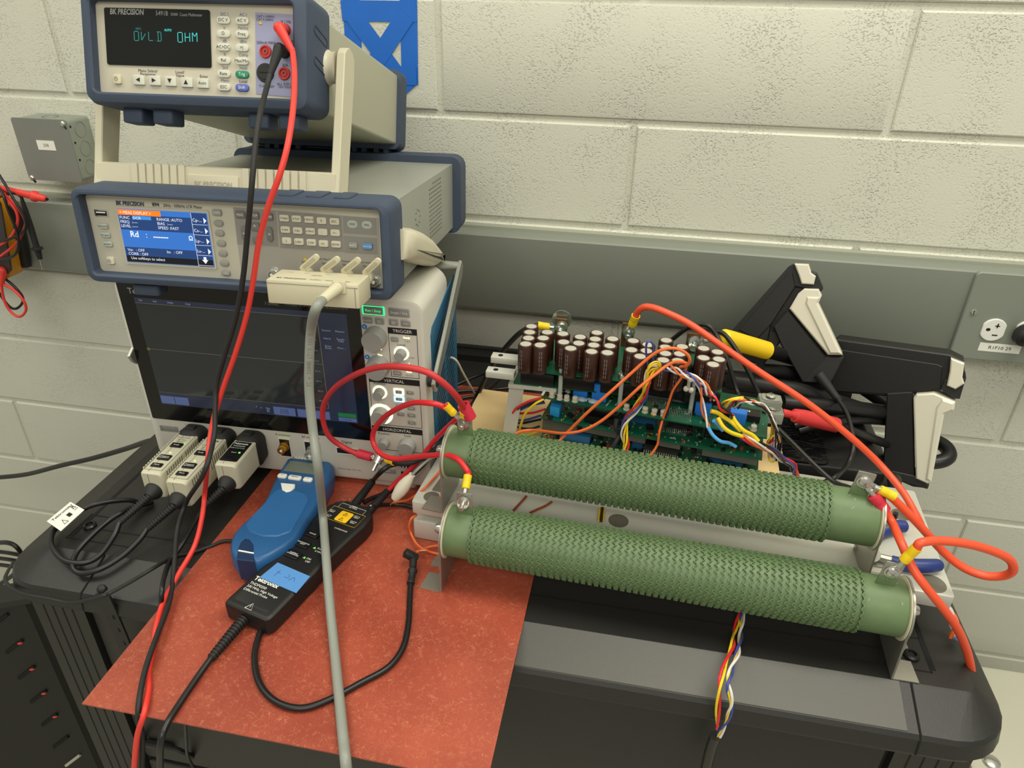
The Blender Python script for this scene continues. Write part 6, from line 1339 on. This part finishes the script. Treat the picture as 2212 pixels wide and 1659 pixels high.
t = thing('cable_tie_clip', 'translucent white clip gripping the wires at the housing corner', 'clip', Matrix.Translation(at(1490, 830, z=1.14)))
m_nyl = mat('nylon', (206, 202, 190), .35, alpha=.85)
build('loop', G().tube([at(1484, 815, z=1.155), at(1490, 808, z=1.158), at(1497, 814, z=1.154), at(1491, 823, z=1.150), at(1485, 817, z=1.153)], .0017, n=8), m_nyl, t); build('stem', G().tube([at(1489, 822, z=1.150), at(1487, 836, z=1.138)], .0019, n=8, sub=0).sphere(at(1482, 840, z=1.136), .0032, 12, 8).sphere(at(1493, 843, z=1.134), .0032, 12, 8), m_nyl, t)
# ribbon of wires at the left of the boards
for pts, m, nm in (([at(1178, 858, z=1.088), at(1145, 866, z=1.082), at(1118, 880, z=1.070), at(1105, 895, z=1.055)], m_redw, 'upper red wire leaving the boards to the left'), ([at(1178, 884, z=1.066), at(1150, 892, z=1.055), at(1118, 893, z=1.048)], m_redw, 'lower red wire leaving the boards to the left'), ([at(1175, 862, z=1.088), at(1155, 873, z=1.082), at(1135, 893, z=1.066), at(1126, 915, z=1.046), at(1123, 930, z=1.028), at(1135, 940, z=1.022), at(1160, 932, z=1.030), at(1170, 925, z=1.036)], m_yellw, 'yellow wire curving down left of the boards'), ([at(1176, 862, z=1.086), at(1140, 870, z=1.078), at(1112, 890, z=1.058), at(1108, 908, z=1.038), at(1118, 922, z=1.026), at(1145, 926, z=1.026), at(1165, 921, z=1.034)], mat('dark_green_wire', (24, 60, 56), .4), 'dark green wire curving down left of the boards'), ([at(1176, 870, z=1.080), at(1145, 876, z=1.070), at(1116, 890, z=1.054), at(1110, 902, z=1.040), at(1130, 908, z=1.036), at(1168, 898, z=1.050)], m_bluew, 'violet-blue wire looping left of the boards'), ([at(1174, 866, z=1.084), at(1136, 874, z=1.072), at(1108, 893, z=1.052), at(1106, 905, z=1.038), at(1125, 914, z=1.030), at(1168, 906, z=1.044)], m_blk, 'thin black wire looping left of the boards')):
    solo('board_wire', pts, .0015, m, nm)
t = thing('flat_clip', 'white flat tab sticking up at the left corner of the control board', 'clip', Matrix.Translation(at(1172, 850, z=1.1))); build('tab', G().tube([at(1163, 838, z=1.100), at(1172, 834, z=1.102), at(1177, 842, z=1.098), at(1171, 854, z=1.092)], .0016, n=6), m_whitew, t)
solo('black_jumper', [at(1332, 905, z=1.09), at(1330, 925, z=1.08), at(1338, 938, z=1.072), at(1330, 955, z=1.064), at(1319, 972, z=1.055)], .0028, m_blkm, 'short thick black lead with a kink in front of the boards')
# bundle hanging over the cart front
t = thing('twisted_wires', 'twisted coloured wires hanging over the cart front from under the front resistor', 'wire bundle', Matrix.Translation(at(1570, 1450, y=.46)))
zf = lambda u, v, y: at(u, v, y=y)
L1 = [at(1606, 1300, z=.955), at(1594, 1340, z=.954), at(1585, 1372, z=.954), at(1582, 1396, y=.506), at(1566, 1436, y=.478), at(1555, 1480, y=.458), at(1551, 1530, y=.452), at(1549, 1572, y=.452)]
L2 = [at(1610, 1300, z=.955), at(1602, 1345, z=.954), at(1600, 1375, z=.954), at(1594, 1408, y=.500), at(1580, 1446, y=.474), at(1573, 1480, y=.457), at(1580, 1520, y=.452), at(1572, 1552, y=.452), at(1552, 1590, y=.452), at(1533, 1622, y=.452)]
bundle('', '', L1, (m_yellw, m_redw), .0013, .0015, 2.2, t=t, jit=.05); bundle('', '', L2, (m_whitew, m_bluew), .0013, .0017, 4, t=t, jit=.05); bundle('', '', [p+V((-.001, -.001, 0)) for p in L2], (m_yellw,), .0009, .0, 1, t=t)
build('end_sleeve', G().tube([at(1545, 1590, y=.451), at(1534, 1622, y=.451), at(1524, 1665, y=.451), at(1518, 1700, y=.451)], .0052, n=12), m_clear if 0 else mat('clear_black_sleeve', (34, 34, 32), .25), t, label='dark shrink sleeve round the wires')
# ---------------------------------------------------------------- clamp-on current probes
def outl(F, uv): return [facing(F, u, v) for u, v in uv]
def pr(parent, nm, F, uv, th, m, b=.0012, y0=0.0, **k):
    return build(nm, G().prism(outl(F, uv), -th, 0, T(0, y0, 0) @ XZ, b=b), m, parent, F, 30, **k)
C6 = lambda L: [(1560+x/5.53, 560+y/5.53) for x, y in L]
FA_ = fr(at(1700, 700, d=.975), -14, 16)
pa = thing('clamp_probe', 'upright black clamp probe with white trigger standing behind the capacitors', 'probe', Matrix.Translation(at(1740, 790, d=.97)))
pr(pa, 'jaw_housing', FA_, C6([(80, 890), (790, 90), (850, 55), (920, 90), (1130, 175), (1205, 355), (1180, 385), (880, 330), (590, 770), (540, 1000), (430, 980)]), .040, m_black, .0015)
pr(pa, 'neck', FA_, C6([(840, 300), (985, 345), (930, 430), (820, 600), (700, 860), (560, 900), (540, 780)]), .026, m_black, .001, y0=.006)
pr(pa, 'jaw_face', FA_, C6([(200, 840), (800, 155), (840, 165), (875, 320), (590, 770), (420, 950), (330, 910)]), .0028, m_black, .0008, y0=-.0022)
pr(pa, 'jaw_lower', FA_, C6([(520, 850), (640, 860), (712, 968), (490, 1270), (60, 1180), (30, 900), (400, 960)]), .034, m_black, .0015, y0=.004)
hb_ = pr(pa, 'handle', FA_, C6([(610, 800), (790, 590), (1240, 1150), (1455, 1162), (1240, 1400), (955, 1460), (700, 1010)]), .036, m_black, .0018, y0=-.006)
pr(hb_, 'handle_cap', FA_, C6([(1240, 1152), (1455, 1162), (1290, 1480), (955, 1458)]), .0376, m_blkm, .0015, y0=-.0068)
pr(pa, 'trigger', FA_, C6([(985, 345), (1155, 352), (1190, 432), (1150, 522), (1438, 1132), (1265, 1132), (808, 585), (912, 405)]), .034, m_trig, .0018, y0=-.010)
pr(pa, 'trigger_face', FA_, C6([(1010, 435), (1185, 440), (1150, 515), (1432, 1122), (1280, 1122), (990, 520)]), .006, m_trig, .0028, y0=-.0125)
pr(pa, 'lock_slider', FA_, C6([(865, 52), (1032, 60), (1065, 160), (1120, 200), (1095, 298), (952, 290), (920, 190)]), .030, m_trig, .0015, y0=-.009)
p0, p1 = at(1768, 808, d=.955), at(1810, 862, d=.945)
build('strain_relief', G().lathe([(.0075, 0), (.0068, .012), (.0050, .030), (.0045, .044), (.0001, .044)], p0, p1, 16), m_blkm, pa)
build('cable', G().tube([p0.lerp(p1, .9), at(1828, 890, d=.925), at(1840, 930, d=.905), at(1843, 970, d=.89), at(1830, 1005, d=.88), at(1805, 1030, z=1.025), at(1780, 1042, z=1.012), at(1745, 1052, z=1.012)], .0030, n=10), m_blk, pa, None, 60)
C7 = lambda L: [(1640+x/4.148, 780+y/4.148) for x, y in L]
CR_ = lambda L: [(1500+x/2.861, 540+y/2.861) for x, y in L]
FB_ = fr(at(1980, 850, d=.965), -20, 12)
pb_ = thing('clamp_probe', 'black clamp probe lying level with white trigger hanging down at the right', 'probe', Matrix.Translation(at(1960, 950, d=.95)))
pr(pb_, 'jaw_housing', FB_, CR_([(880, 553), (1580, 648), (1668, 692), (1672, 800), (1640, 920), (1560, 890), (1530, 868), (1200, 905), (850, 880), (620, 830), (700, 700)]), .042, m_black, .0016)
pr(pb_, 'jaw_face', FB_, CR_([(870, 610), (1500, 705), (1535, 720), (1520, 850), (1200, 890), (850, 870), (640, 815), (720, 700)]), .0028, m_black, .0008, y0=-.0022)
pr(pb_, 'head_clip', FB_, CR_([(1520, 860), (1545, 800), (1680, 790), (1660, 850), (1640, 918), (1600, 915)]), .044, m_blkm, .001, y0=-.003)
hb_ = pr(pb_, 'handle', FB_, CR_([(1190, 880), (1350, 870), (1362, 1420), (1445, 1460), (1440, 1466), (1350, 1455), (1165, 1375)]), .036, m_black, .0015, y0=-.006)
pr(hb_, 'handle_cap', FB_, CR_([(1125, 1350), (1175, 1345), (1360, 1385), (1450, 1448), (1440, 1468), (1340, 1440), (1130, 1375)]), .038, m_blkm, .0012, y0=-.0072)
pr(pb_, 'trigger', FB_, CR_([(1355, 905), (1375, 882), (1480, 875), (1612, 930), (1605, 975), (1545, 1000), (1465, 1420), (1440, 1432), (1370, 1400)]), .034, m_trig, .0018, y0=-.010)
pr(pb_, 'trigger_face', FB_, CR_([(1490, 960), (1530, 905), (1610, 932), (1602, 978), (1545, 1002), (1462, 1415), (1425, 1405)]), .006, m_trig, .0028, y0=-.0125)
pr(pb_, 'lock_slider', FB_, CR_([(1585, 662), (1668, 695), (1655, 780), (1668, 818), (1612, 852), (1560, 830), (1578, 745)]), .030, m_trig, .0015, y0=-.009)
build('strain_relief', G().lathe([(.0085, 0), (.0080, .030), (.0062, .050), (.0055, .074), (.0001, .074)], at(1932, 1036, d=.93), at(1935, 1112, z=1.016), 16), m_blkm, pb_)
build('cable', G().tube([at(1935, 1108, z=1.020), at(1930, 1120, z=1.012), at(1912, 1118, z=1.011), at(1896, 1108, z=1.011), at(1870, 1096, z=1.011), at(1840, 1085, z=1.011)], .0028, n=10), m_blk, pb_, None, 60)
# thick black cables
t = thing('heavy_cable', 'thick black cable with long yellow shrink sleeve bolted to the right bus bar', 'cable', Matrix.Translation(at(1600, 735, d=1.0)))
p0, p1 = at(1556, 728, y=.84), at(1656, 757, y=.885); b_, d = lug(t, BB[2]+V((0, -.003, 0)), p0, V((0, -1, .2)), .0095, .016)
build('yellow_sleeve', G().lathe([(.007, 0), (.0115, .006), (.0118, .02), (.0118, (p1-p0).length), (.0105, (p1-p0).length), (.0001, (p1-p0).length-.001)], p0, p1, 24), m_yel, t, label='yellow shrink sleeve')
build('cable', G().tube([p0.lerp(p1, .9), p1, at(1700, 770, y=.945), at(1760, 790, y=.99), at(1850, 830, y=1.02), at(1950, 900, y=1.0), at(2010, 945, y=.97), at(2042, 965, y=.95), at(2050, 985, y=.93), at(2030, 997, y=.92), at(1985, 1000, y=.92)], .0098, n=16), m_blk, t, None, 60)
def heavy(pts, r, label): return cable('heavy_cable', pts, r, m_blk, label, 'cable', n=14)
heavy([at(1640, 800, y=.90), at(1700, 805, y=.93), at(1760, 812, y=.95), at(1830, 820, y=.98)], .0100, 'thick black cable behind the clamp probes, uppermost')
heavy([at(1575, 822, y=.87), at(1640, 832, y=.88), at(1720, 845, y=.89), at(1800, 868, y=.91), at(1870, 890, y=.94)], .0120, 'thickest black cable lying behind the boards')
heavy([at(1690, 870, y=.86), at(1760, 876, y=.87), at(1840, 882, y=.90), at(1925, 893, y=.94), at(1960, 900, y=.97)], .0105, 'thick black cable ending under the level clamp probe, second from below')
heavy([at(1715, 920, y=.85), at(1760, 908, y=.86), at(1840, 896, y=.90), at(1925, 898, y=.945)], .0050, 'slim black cable between the thick ones behind the red boot')
heavy([at(1725, 930, y=.85), at(1790, 915, y=.86), at(1860, 908, y=.90), at(1925, 912, y=.945)], .0055, 'slim black cable just above the red booted lead')
t = thing('banana_lead', 'black lead with red banana boot plugged into the metal terminal block', 'test lead', Matrix.Translation(at(1750, 900, y=.83)))
p0, p1, p2 = at(1690, 891, y=.80), at(1718, 897, y=.81), at(1805, 918, y=.84)
build('red_boot', G().lathe([(.0036, 0), (.0048, .002), (.0048, .011), (.0040, .012), (.0040, .016), (.0056, .017), (.0056, .019)]+[(.0085, .021), (.0098, .035), (.0098, (p2-p0).length), (.0070, (p2-p0).length), (.0001, (p2-p0).length-.003)], p0, p2, 20), m_redp if 0 else mat('boot_red', (214, 58, 58), .45), t, label='red rubber boot')
build('cable', G().tube([p0.lerp(p2, .9), p2, at(1850, 935, y=.85), at(1905, 955, y=.90), at(1940, 968, y=.93)], .0060, n=12), m_blk, t, None, 60)
build('prong', G().tube([at(1672, 887, y=.797), p0], .0018, n=8, sub=0), m_zinc, t)
t = thing('terminal_block', 'small grey metal block with two cross-head screws beside the right board end', 'terminal block', Matrix.Translation(at(1672, 890, y=.81)))
for i, (u, v) in enumerate(((1665, 856), (1668, 882))):
    c = at(u, v, z=1.100-i*.012); build('block', G().rbox(c.x, c.y, c.z-.016, .026, .018, .014, .002, .001), m_galv, t); build('washer_plate', G().rbox(c.x, c.y, c.z-.002, .020, .016, .0012, .004, .0003), m_zinc, t)
    s_ = build('screw', G().lathe([(.0058, 0), (.0055, .0015), (.003, .003), (.0001, .0033)], c, c+V((0, 0, 1)), 18), m_zinc, t); build('cross_slot', G().box(c.x-.003, c.x+.003, c.y-.0005, c.y+.0005, c.z+.0028, c.z+.0036).box(c.x-.0005, c.x+.0005, c.y-.003, c.y+.003, c.z+.0028, c.z+.0036), m_grey, s_)
for pts, lb in (([at(1450, 735, y=.84), at(1480, 712, y=.835), at(1505, 702, y=.83), at(1530, 704, y=.825), at(1548, 725, y=.82), at(1562, 755, y=.81), at(1575, 790, y=.80), at(1590, 840, y=.79), at(1597, 858, y=.78)], 'black wire arching over the right bus bar, left strand'), ([at(1548, 716, y=.845), at(1562, 720, y=.84), at(1580, 740, y=.83), at(1602, 775, y=.82), at(1625, 820, y=.81), at(1645, 865, y=.80), at(1660, 895, y=.79)], 'black wire arching over the yellow sleeve, right strand'), ([at(1680, 925, z=1.06), at(1710, 955, z=1.05), at(1755, 1000, z=1.04), at(1800, 1040, z=1.03), at(1830, 1052, z=1.02), at(1860, 1062, z=1.012)], 'straight black wire running down right behind the rear resistor')):
    cable('black_wire', pts, .0030, m_blk, lb, 'wire')
# black case and brush-like black sheet behind the boards
t = thing('black_tray', 'low black plastic tray with crinkled film behind the circuit boards at right', 'tray', T(.27, .88, ZT))
build('tray', G().rbox(.235, .890, ZT, .20, .165, .032, .006, .003), m_cartd, t)
m_film = mat('black_film', (20, 20, 21), .22, bump=(45, 1.0, .004)); build('film', G().rbox(.212, .872, ZT+.032, .110, .125, .004, .01, .0015, nb=2), m_film, t, label='shiny crinkled black film')
g = G()
for i in range(60):
    x = rnd.uniform(.165, .265); y = rnd.uniform(.815, .93); a = rnd.uniform(-.3, .5); L_ = rnd.uniform(.012, .035); g.tube([(x, y, ZT+.0365), (x+L_*math.cos(a), y+L_*math.sin(a), ZT+.0370+rnd.uniform(0, .002))], .0004, n=4, sub=0)
build('film_crease', g, mat('film_grey', (54, 54, 54), .3), t, kind='stuff')
# blue handled pliers on the slab
t = thing('pliers', 'pliers with dark blue grips lying on the right end of the upper slab', 'pliers', Matrix.Translation(at(1900, 1180, z=1.007)))
zp = 1.0125
build('grip', G().tube([at(1888, 1166, z=zp), at(1900, 1152, z=zp), at(1918, 1142, z=zp+.002), at(1940, 1137, z=zp+.003), at(1962, 1138, z=zp+.003)], lambda q: (.0062+.001*math.sin(q*PI))*min(1, math.sqrt(max(.01, (1-q)*14))), n=14), m_navy, t)
build('grip', G().tube([at(1925, 1212, z=zp), at(1945, 1218, z=zp), at(1975, 1222, z=zp+.001), at(2005, 1222, z=zp+.002), at(2038, 1220, z=zp+.002)], lambda q: (.0060+.0012*math.sin(q*PI))*min(1, math.sqrt(max(.01, (1-q)*14))), n=14), m_navy, t)
build('jaw', G().tube([at(1930, 1213, z=zp-.001), at(1895, 1203, z=zp-.001), at(1872, 1193, z=zp-.001), at(1845, 1182, z=zp-.001)], lambda q: .0048-.0016*q, n=8), m_steel, t); build('pivot', G().cyl(at(1885, 1198, z=zp-.005), at(1885, 1198, z=zp+.005), .0075, n=20), m_steel, t)
build('jaw', G().tube([at(1890, 1166, z=zp-.001), at(1886, 1180, z=zp-.001), at(1880, 1195, z=zp-.001), at(1850, 1188, z=zp-.001)], lambda q: .0048-.0016*q, n=8), m_steel, t)
# red and black pliers at the back left
t = thing('pliers', 'pliers with red and black grips lying behind the scope on the red sheet', 'pliers', Matrix.Translation(at(1040, 885, z=ZM)))
for pts, lbl in (([at(1010, 900, z=.975), at(1028, 890, z=.978), at(1048, 885, z=.978), at(1060, 893, z=.976)], 0), ([at(1040, 882, z=.98), at(1060, 868, z=.985), at(1080, 862, z=.985), at(1100, 855, z=.98)], 1)):
    P = catmull(pts, 6); g = G().tube(P, lambda q: .0092-.003*abs(q-.6), n=14, sub=0); gr = build('grip', g, m_blkm, t); d_ = V((0, -.0035, .0045)); build('grip_inlay', G().tube([p+d_ for p in P[3:-2]], lambda q: .0066-.002*abs(q-.5), n=12, sub=0), mat('inlay_red', (206, 44, 38), .45), gr)
cable('black_cable', [at(955, 852, z=.958), at(1000, 845, z=.958), at(1060, 842, z=.958), at(1110, 838, z=.958), at(1160, 838, z=.958)], .0028, m_blk, 'black cord lying along the red sheet behind the pliers, rear one')
cable('black_cable', [at(955, 845, z=.962), at(985, 832, z=.965), at(1030, 812, z=.975), at(1065, 802, z=.985), at(1080, 808, z=.985), at(1072, 826, z=.980), at(1045, 852, z=.975), at(1020, 880, z=.975), at(1000, 905, z=.97)], .0030, m_blk, 'black cord making a narrow loop behind the scope')
cable('white_wire', [at(960, 790, y=.80), at(968, 776, y=.80), at(977, 773, y=.80), at(988, 782, y=.80), at(1000, 805, y=.81), at(1015, 832, y=.83), at(1028, 855, y=.85), at(1037, 872, y=.86)], .0016, mat('dull_white_wire', (190, 180, 162), .5), 'dull white wire with hooked end behind the scope handle', 'wire')
cable('black_cable', [at(950, 880, z=.957), at(1000, 860, z=.957), at(1050, 855, z=.957), at(1105, 850, z=.957)], .0026, m_blk, 'black cord lying along the red sheet behind the pliers, front one')
cable('power_cable', [at(-30, 1032, y=1.00), at(0, 1031, y=.99), at(60, 1024, y=.97), at(130, 1006, y=.94), at(200, 990, y=.92), at(270, 970, y=.90), at(325, 952, y=.87), at(360, 950, y=.85)], .0048, m_blk, 'black power cord crossing the wall from the left edge to behind the scope')
cable('looped_cable', [at(-40, 1182, y=.95), at(0, 1172, y=.93), at(28, 1176, y=.92), at(45, 1195, y=.92), at(46, 1218, y=.93), at(30, 1240, y=.94), at(0, 1262, y=.95)], .0048, m_blk, 'black cable coil at the left photo edge, outermost loop')
for k, v in enumerate((1192, 1206, 1220)):
    cable('looped_cable', [at(-40, v-4, y=.96), at(0, v, y=.95), at(28, v+4, y=.94), at(52, v+10, y=.94), at(80, v+24, y=.95)], .0042, m_blk, ('upper', 'middle', 'lower')[k]+' black cable strand running behind the cart at the left edge')
for k in range(6):
    v = 1545+k*17
    cable('cable_coil', [at(2120, v+18-k*3, y=.95), at(2140, v+10, y=.93), at(2170, v, y=.92), at(2200, v-4, y=.92), at(2240, v-6, y=.93)], .0080, m_blkm, ('topmost', 'second', 'third', 'fourth', 'fifth', 'lowest')[k]+' black cable strand of the coil at the lower right edge', group='black cable coil at the right')
# floor-standing pale box at lower right
t = thing('white_box', 'pale box top with a screw at the lower right photo corner', 'box', T(.55, .62, .5))
c = at(2150, 1640, z=.62); build('box', G().rbox(c.x+.12, c.y+.02, .0, .30, .30, .61, .01, .003), mat('pale_box', (196, 194, 176), .5), t); s_ = at(2142, 1647, z=.611); build('screw', G().lathe([(.011, 0), (.010, .003), (.006, .005), (.0001, .0052)], s_, s_+V((0, 0, 1)), 20), m_zinc, t)
# bundle poking out at the right slab corner
bundle('twisted_wires', 'white, blue and orange wires poking out behind the right slab corner', [at(2040, 1312, z=.985), at(2052, 1325, z=.980), at(2060, 1345, z=.972), at(2064, 1362, z=.965), at(2060, 1380, z=.958)], (m_whitew, m_bluew, m_orange), .0022, .0040, 1.0)
t = thing('ribbon_end', 'brown and yellow wire pair crossing the gap between the slabs and resistors', 'wire', Matrix.Translation(at(1297, 1110, z=1.008)))
build('wire', G().tube([at(1301, 1098, z=1.010), at(1298, 1125, z=1.010)], .0022, n=6, sub=0), mat('brown_wire', (60, 34, 20), .5), t); build('wire', G().tube([at(1296, 1098, z=1.010), at(1293, 1125, z=1.010)], .0012, n=6, sub=0), m_yellw, t); build('wire', G().tube([at(1305, 1098, z=1.010), at(1303, 1125, z=1.010)], .0010, n=6, sub=0), m_yellw, t)

# ---------------------------------------------------------------- handheld multimeter on the wall at the left edge
YM = 1.062
FH = Matrix.Translation(at(20, 500, y=YM)) @ RY(-6)
t = thing('handheld_meter', 'handheld multimeter in a yellow holster hanging at the left photo edge', 'multimeter', FH)
yo = [(-60, 415), (0, 415), (6, 425), (18, 480), (30, 540), (39, 582), (36, 592), (26, 597), (-60, 600)]
build('holster', G().prism([facing(FH, u, v) for u, v in yo], 0, .040, T(0, .018, 0) @ XZ, b=.004), m_ylw, t, FH)
yi = [(-60, 425), (-5, 425), (4, 440), (14, 500), (24, 560), (27, 583), (20, 590), (-60, 588)]
build('face', G().prism([facing(FH, u, v, -.022) for u, v in yi], 0, .004, T(0, -.0215, 0) @ XZ, b=.001), mat('meter_grey', (56, 50, 48), .5), t, FH)
g = G().prism([facing(FH, u, v, .02) for u, v in [(22, 430), (45, 450), (68, 575), (30, 578), (-20, 560)]], 0, .016, T(0, .024, 0) @ XZ, b=.003); build('rear_stand', g, m_blkm, t, FH)
yq = YM-.030
t = thing('probe_pen', 'red test probe pointing right over the hanging meter', 'test probe', Matrix.Translation(at(60, 415, y=yq)))
pa0, pa1 = at(-18, 402, y=yq), at(100, 430, y=yq); fk = (pa1-pa0).length/.0756; build('pen', G().lathe([(r_, z_*fk) for r_, z_ in ((.0052, 0), (.0055, .03), (.0058, .055), (.0092, .058), (.0092, .061), (.0065, .064), (.0052, .074), (.0034, .0755), (.0001, .0756))], pa0, pa1, 16), m_red, t); build('socket', G().cyl(at(100, 430, y=yq), at(103, 431, y=yq), .0024, n=10), m_void, t)
t = thing('probe_pen', 'black test probe with metal needle hanging beside the meter', 'test probe', Matrix.Translation(at(70, 500, y=yq)))
pa0, pa1 = at(45, 422, y=yq), at(87, 560, y=yq); fk = (pa1-pa0).length/.1065; build('pen', G().lathe([(r_, z_*fk) for r_, z_ in ((.0022, 0), (.0030, .01), (.0042, .024), (.0052, .05), (.0050, .085), (.0094, .087), (.0094, .089), (.0056, .091), (.0040, .106), (.0010, .1065))], pa0, pa1, 16), m_blkm, t)
build('needle', G().tube([at(86, 560, y=yq), at(92, 583, y=yq)], .0009, n=8, sub=0), m_zinc, t)
for pts, m, lb in (([at(-20, 400, y=yq), at(10, 420, y=yq-.01), at(35, 445, y=yq-.012), at(52, 470, y=yq-.012), at(54, 490, y=yq-.012), at(35, 525, y=yq-.012), at(0, 555, y=yq-.01), at(-20, 570, y=yq)], m_red, 'red meter lead looping over the hanging meter, outer loop'), ([at(-20, 395, y=yq), at(12, 428, y=yq-.015), at(34, 455, y=yq-.017), at(38, 480, y=yq-.017), at(25, 510, y=yq-.017), at(0, 530, y=yq-.015), at(-20, 542, y=yq)], m_red, 'red meter lead looping over the hanging meter, inner loop'), ([at(45, 424, y=yq), at(32, 417, y=yq-.004), at(14, 420, y=yq-.006), at(-10, 428, y=yq)], m_blk, 'black lead running into the top of the black probe'), ([at(-10, 365, y=yq), at(12, 400, y=yq-.015), at(35, 440, y=yq-.02), at(52, 468, y=yq-.02), at(56, 490, y=yq-.02), at(45, 505, y=yq-.02), at(10, 520, y=yq-.018), at(-15, 525, y=yq-.01)], m_blk, 'black meter lead crossing the red loops'), ([at(-10, 395, y=yq), at(6, 420, y=yq-.02), at(20, 460, y=yq-.022), at(36, 500, y=yq-.022), at(40, 530, y=yq-.022), at(30, 552, y=yq-.02), at(5, 560, y=yq-.015), at(-15, 560, y=yq-.01)], m_blk, 'black meter lead hanging down across the yellow holster'), ([at(4, 585, y=yq), at(2, 605, y=yq), at(8, 645, y=yq), at(22, 672, y=yq), at(42, 684, y=yq), at(56, 670, y=yq), at(50, 648, y=yq), at(28, 625, y=yq), at(6, 614, y=yq)], m_red, 'red lead loop hanging below the meter'), ([at(8, 600, y=yq+.01), at(30, 618, y=yq+.01), at(48, 640, y=yq+.01), at(48, 655, y=yq+.01), at(34, 667, y=yq+.01), at(18, 660, y=yq+.01), at(-4, 630, y=yq+.01)], m_blk, 'black lead loop hanging below the meter')):
    cable('meter_lead', pts, .0024, m, lb, 'test lead')
t = thing('probe_plug', 'red plug boot at the bottom of the hanging meter', 'plug', Matrix.Translation(at(5, 590, y=yq))); build('boot', G().tube([at(-8, 582, y=yq), at(6, 586, y=yq), at(4, 612, y=yq)], lambda q: .0075-.003*q, n=12), m_red, t)
# ---------------------------------------------------------------- repeats share a group
GROUPS = {'wirewound_resistor': 'green wirewound resistors', 'metal_block': 'aluminium slabs under the resistors', 'spacer': 'spacers between the aluminium slabs', 'test_lead': 'long leads of the topmost meter',
          'current_probe_interface': 'current probe boxes on the oscilloscope', 'jumper_wire': 'red wires between the left resistor tabs', 'orange_power_lead': 'thick orange power leads', 'orange_jumper': 'thin orange wires',
          'black_jumper': 'short black leads near the probe', 'twisted_wires': 'twisted coloured wires on the boards', 'wire_sleeve': 'coloured sleeves on the board wires', 'board_wire': 'wires at the left of the boards',
          'clamp_probe': 'black clamp probes with white triggers', 'heavy_cable': 'thick black cables behind the boards', 'black_wire': 'black wires behind the boards', 'black_cable': 'black cables on the red sheet behind the oscilloscope',
          'pliers': 'pliers on the cart', 'probe_pen': 'probes of the hanging meter', 'meter_lead': 'leads of the hanging meter', 'looped_cable': 'black cables at the left edge', 'black_power_lead': 'black power leads'}
for o in list(sc.objects):
    if o.parent is None and 'label' in o:
        k = o.name.split('.')[0]
        if k in GROUPS and 'group' not in o: o['group'] = GROUPS[k]
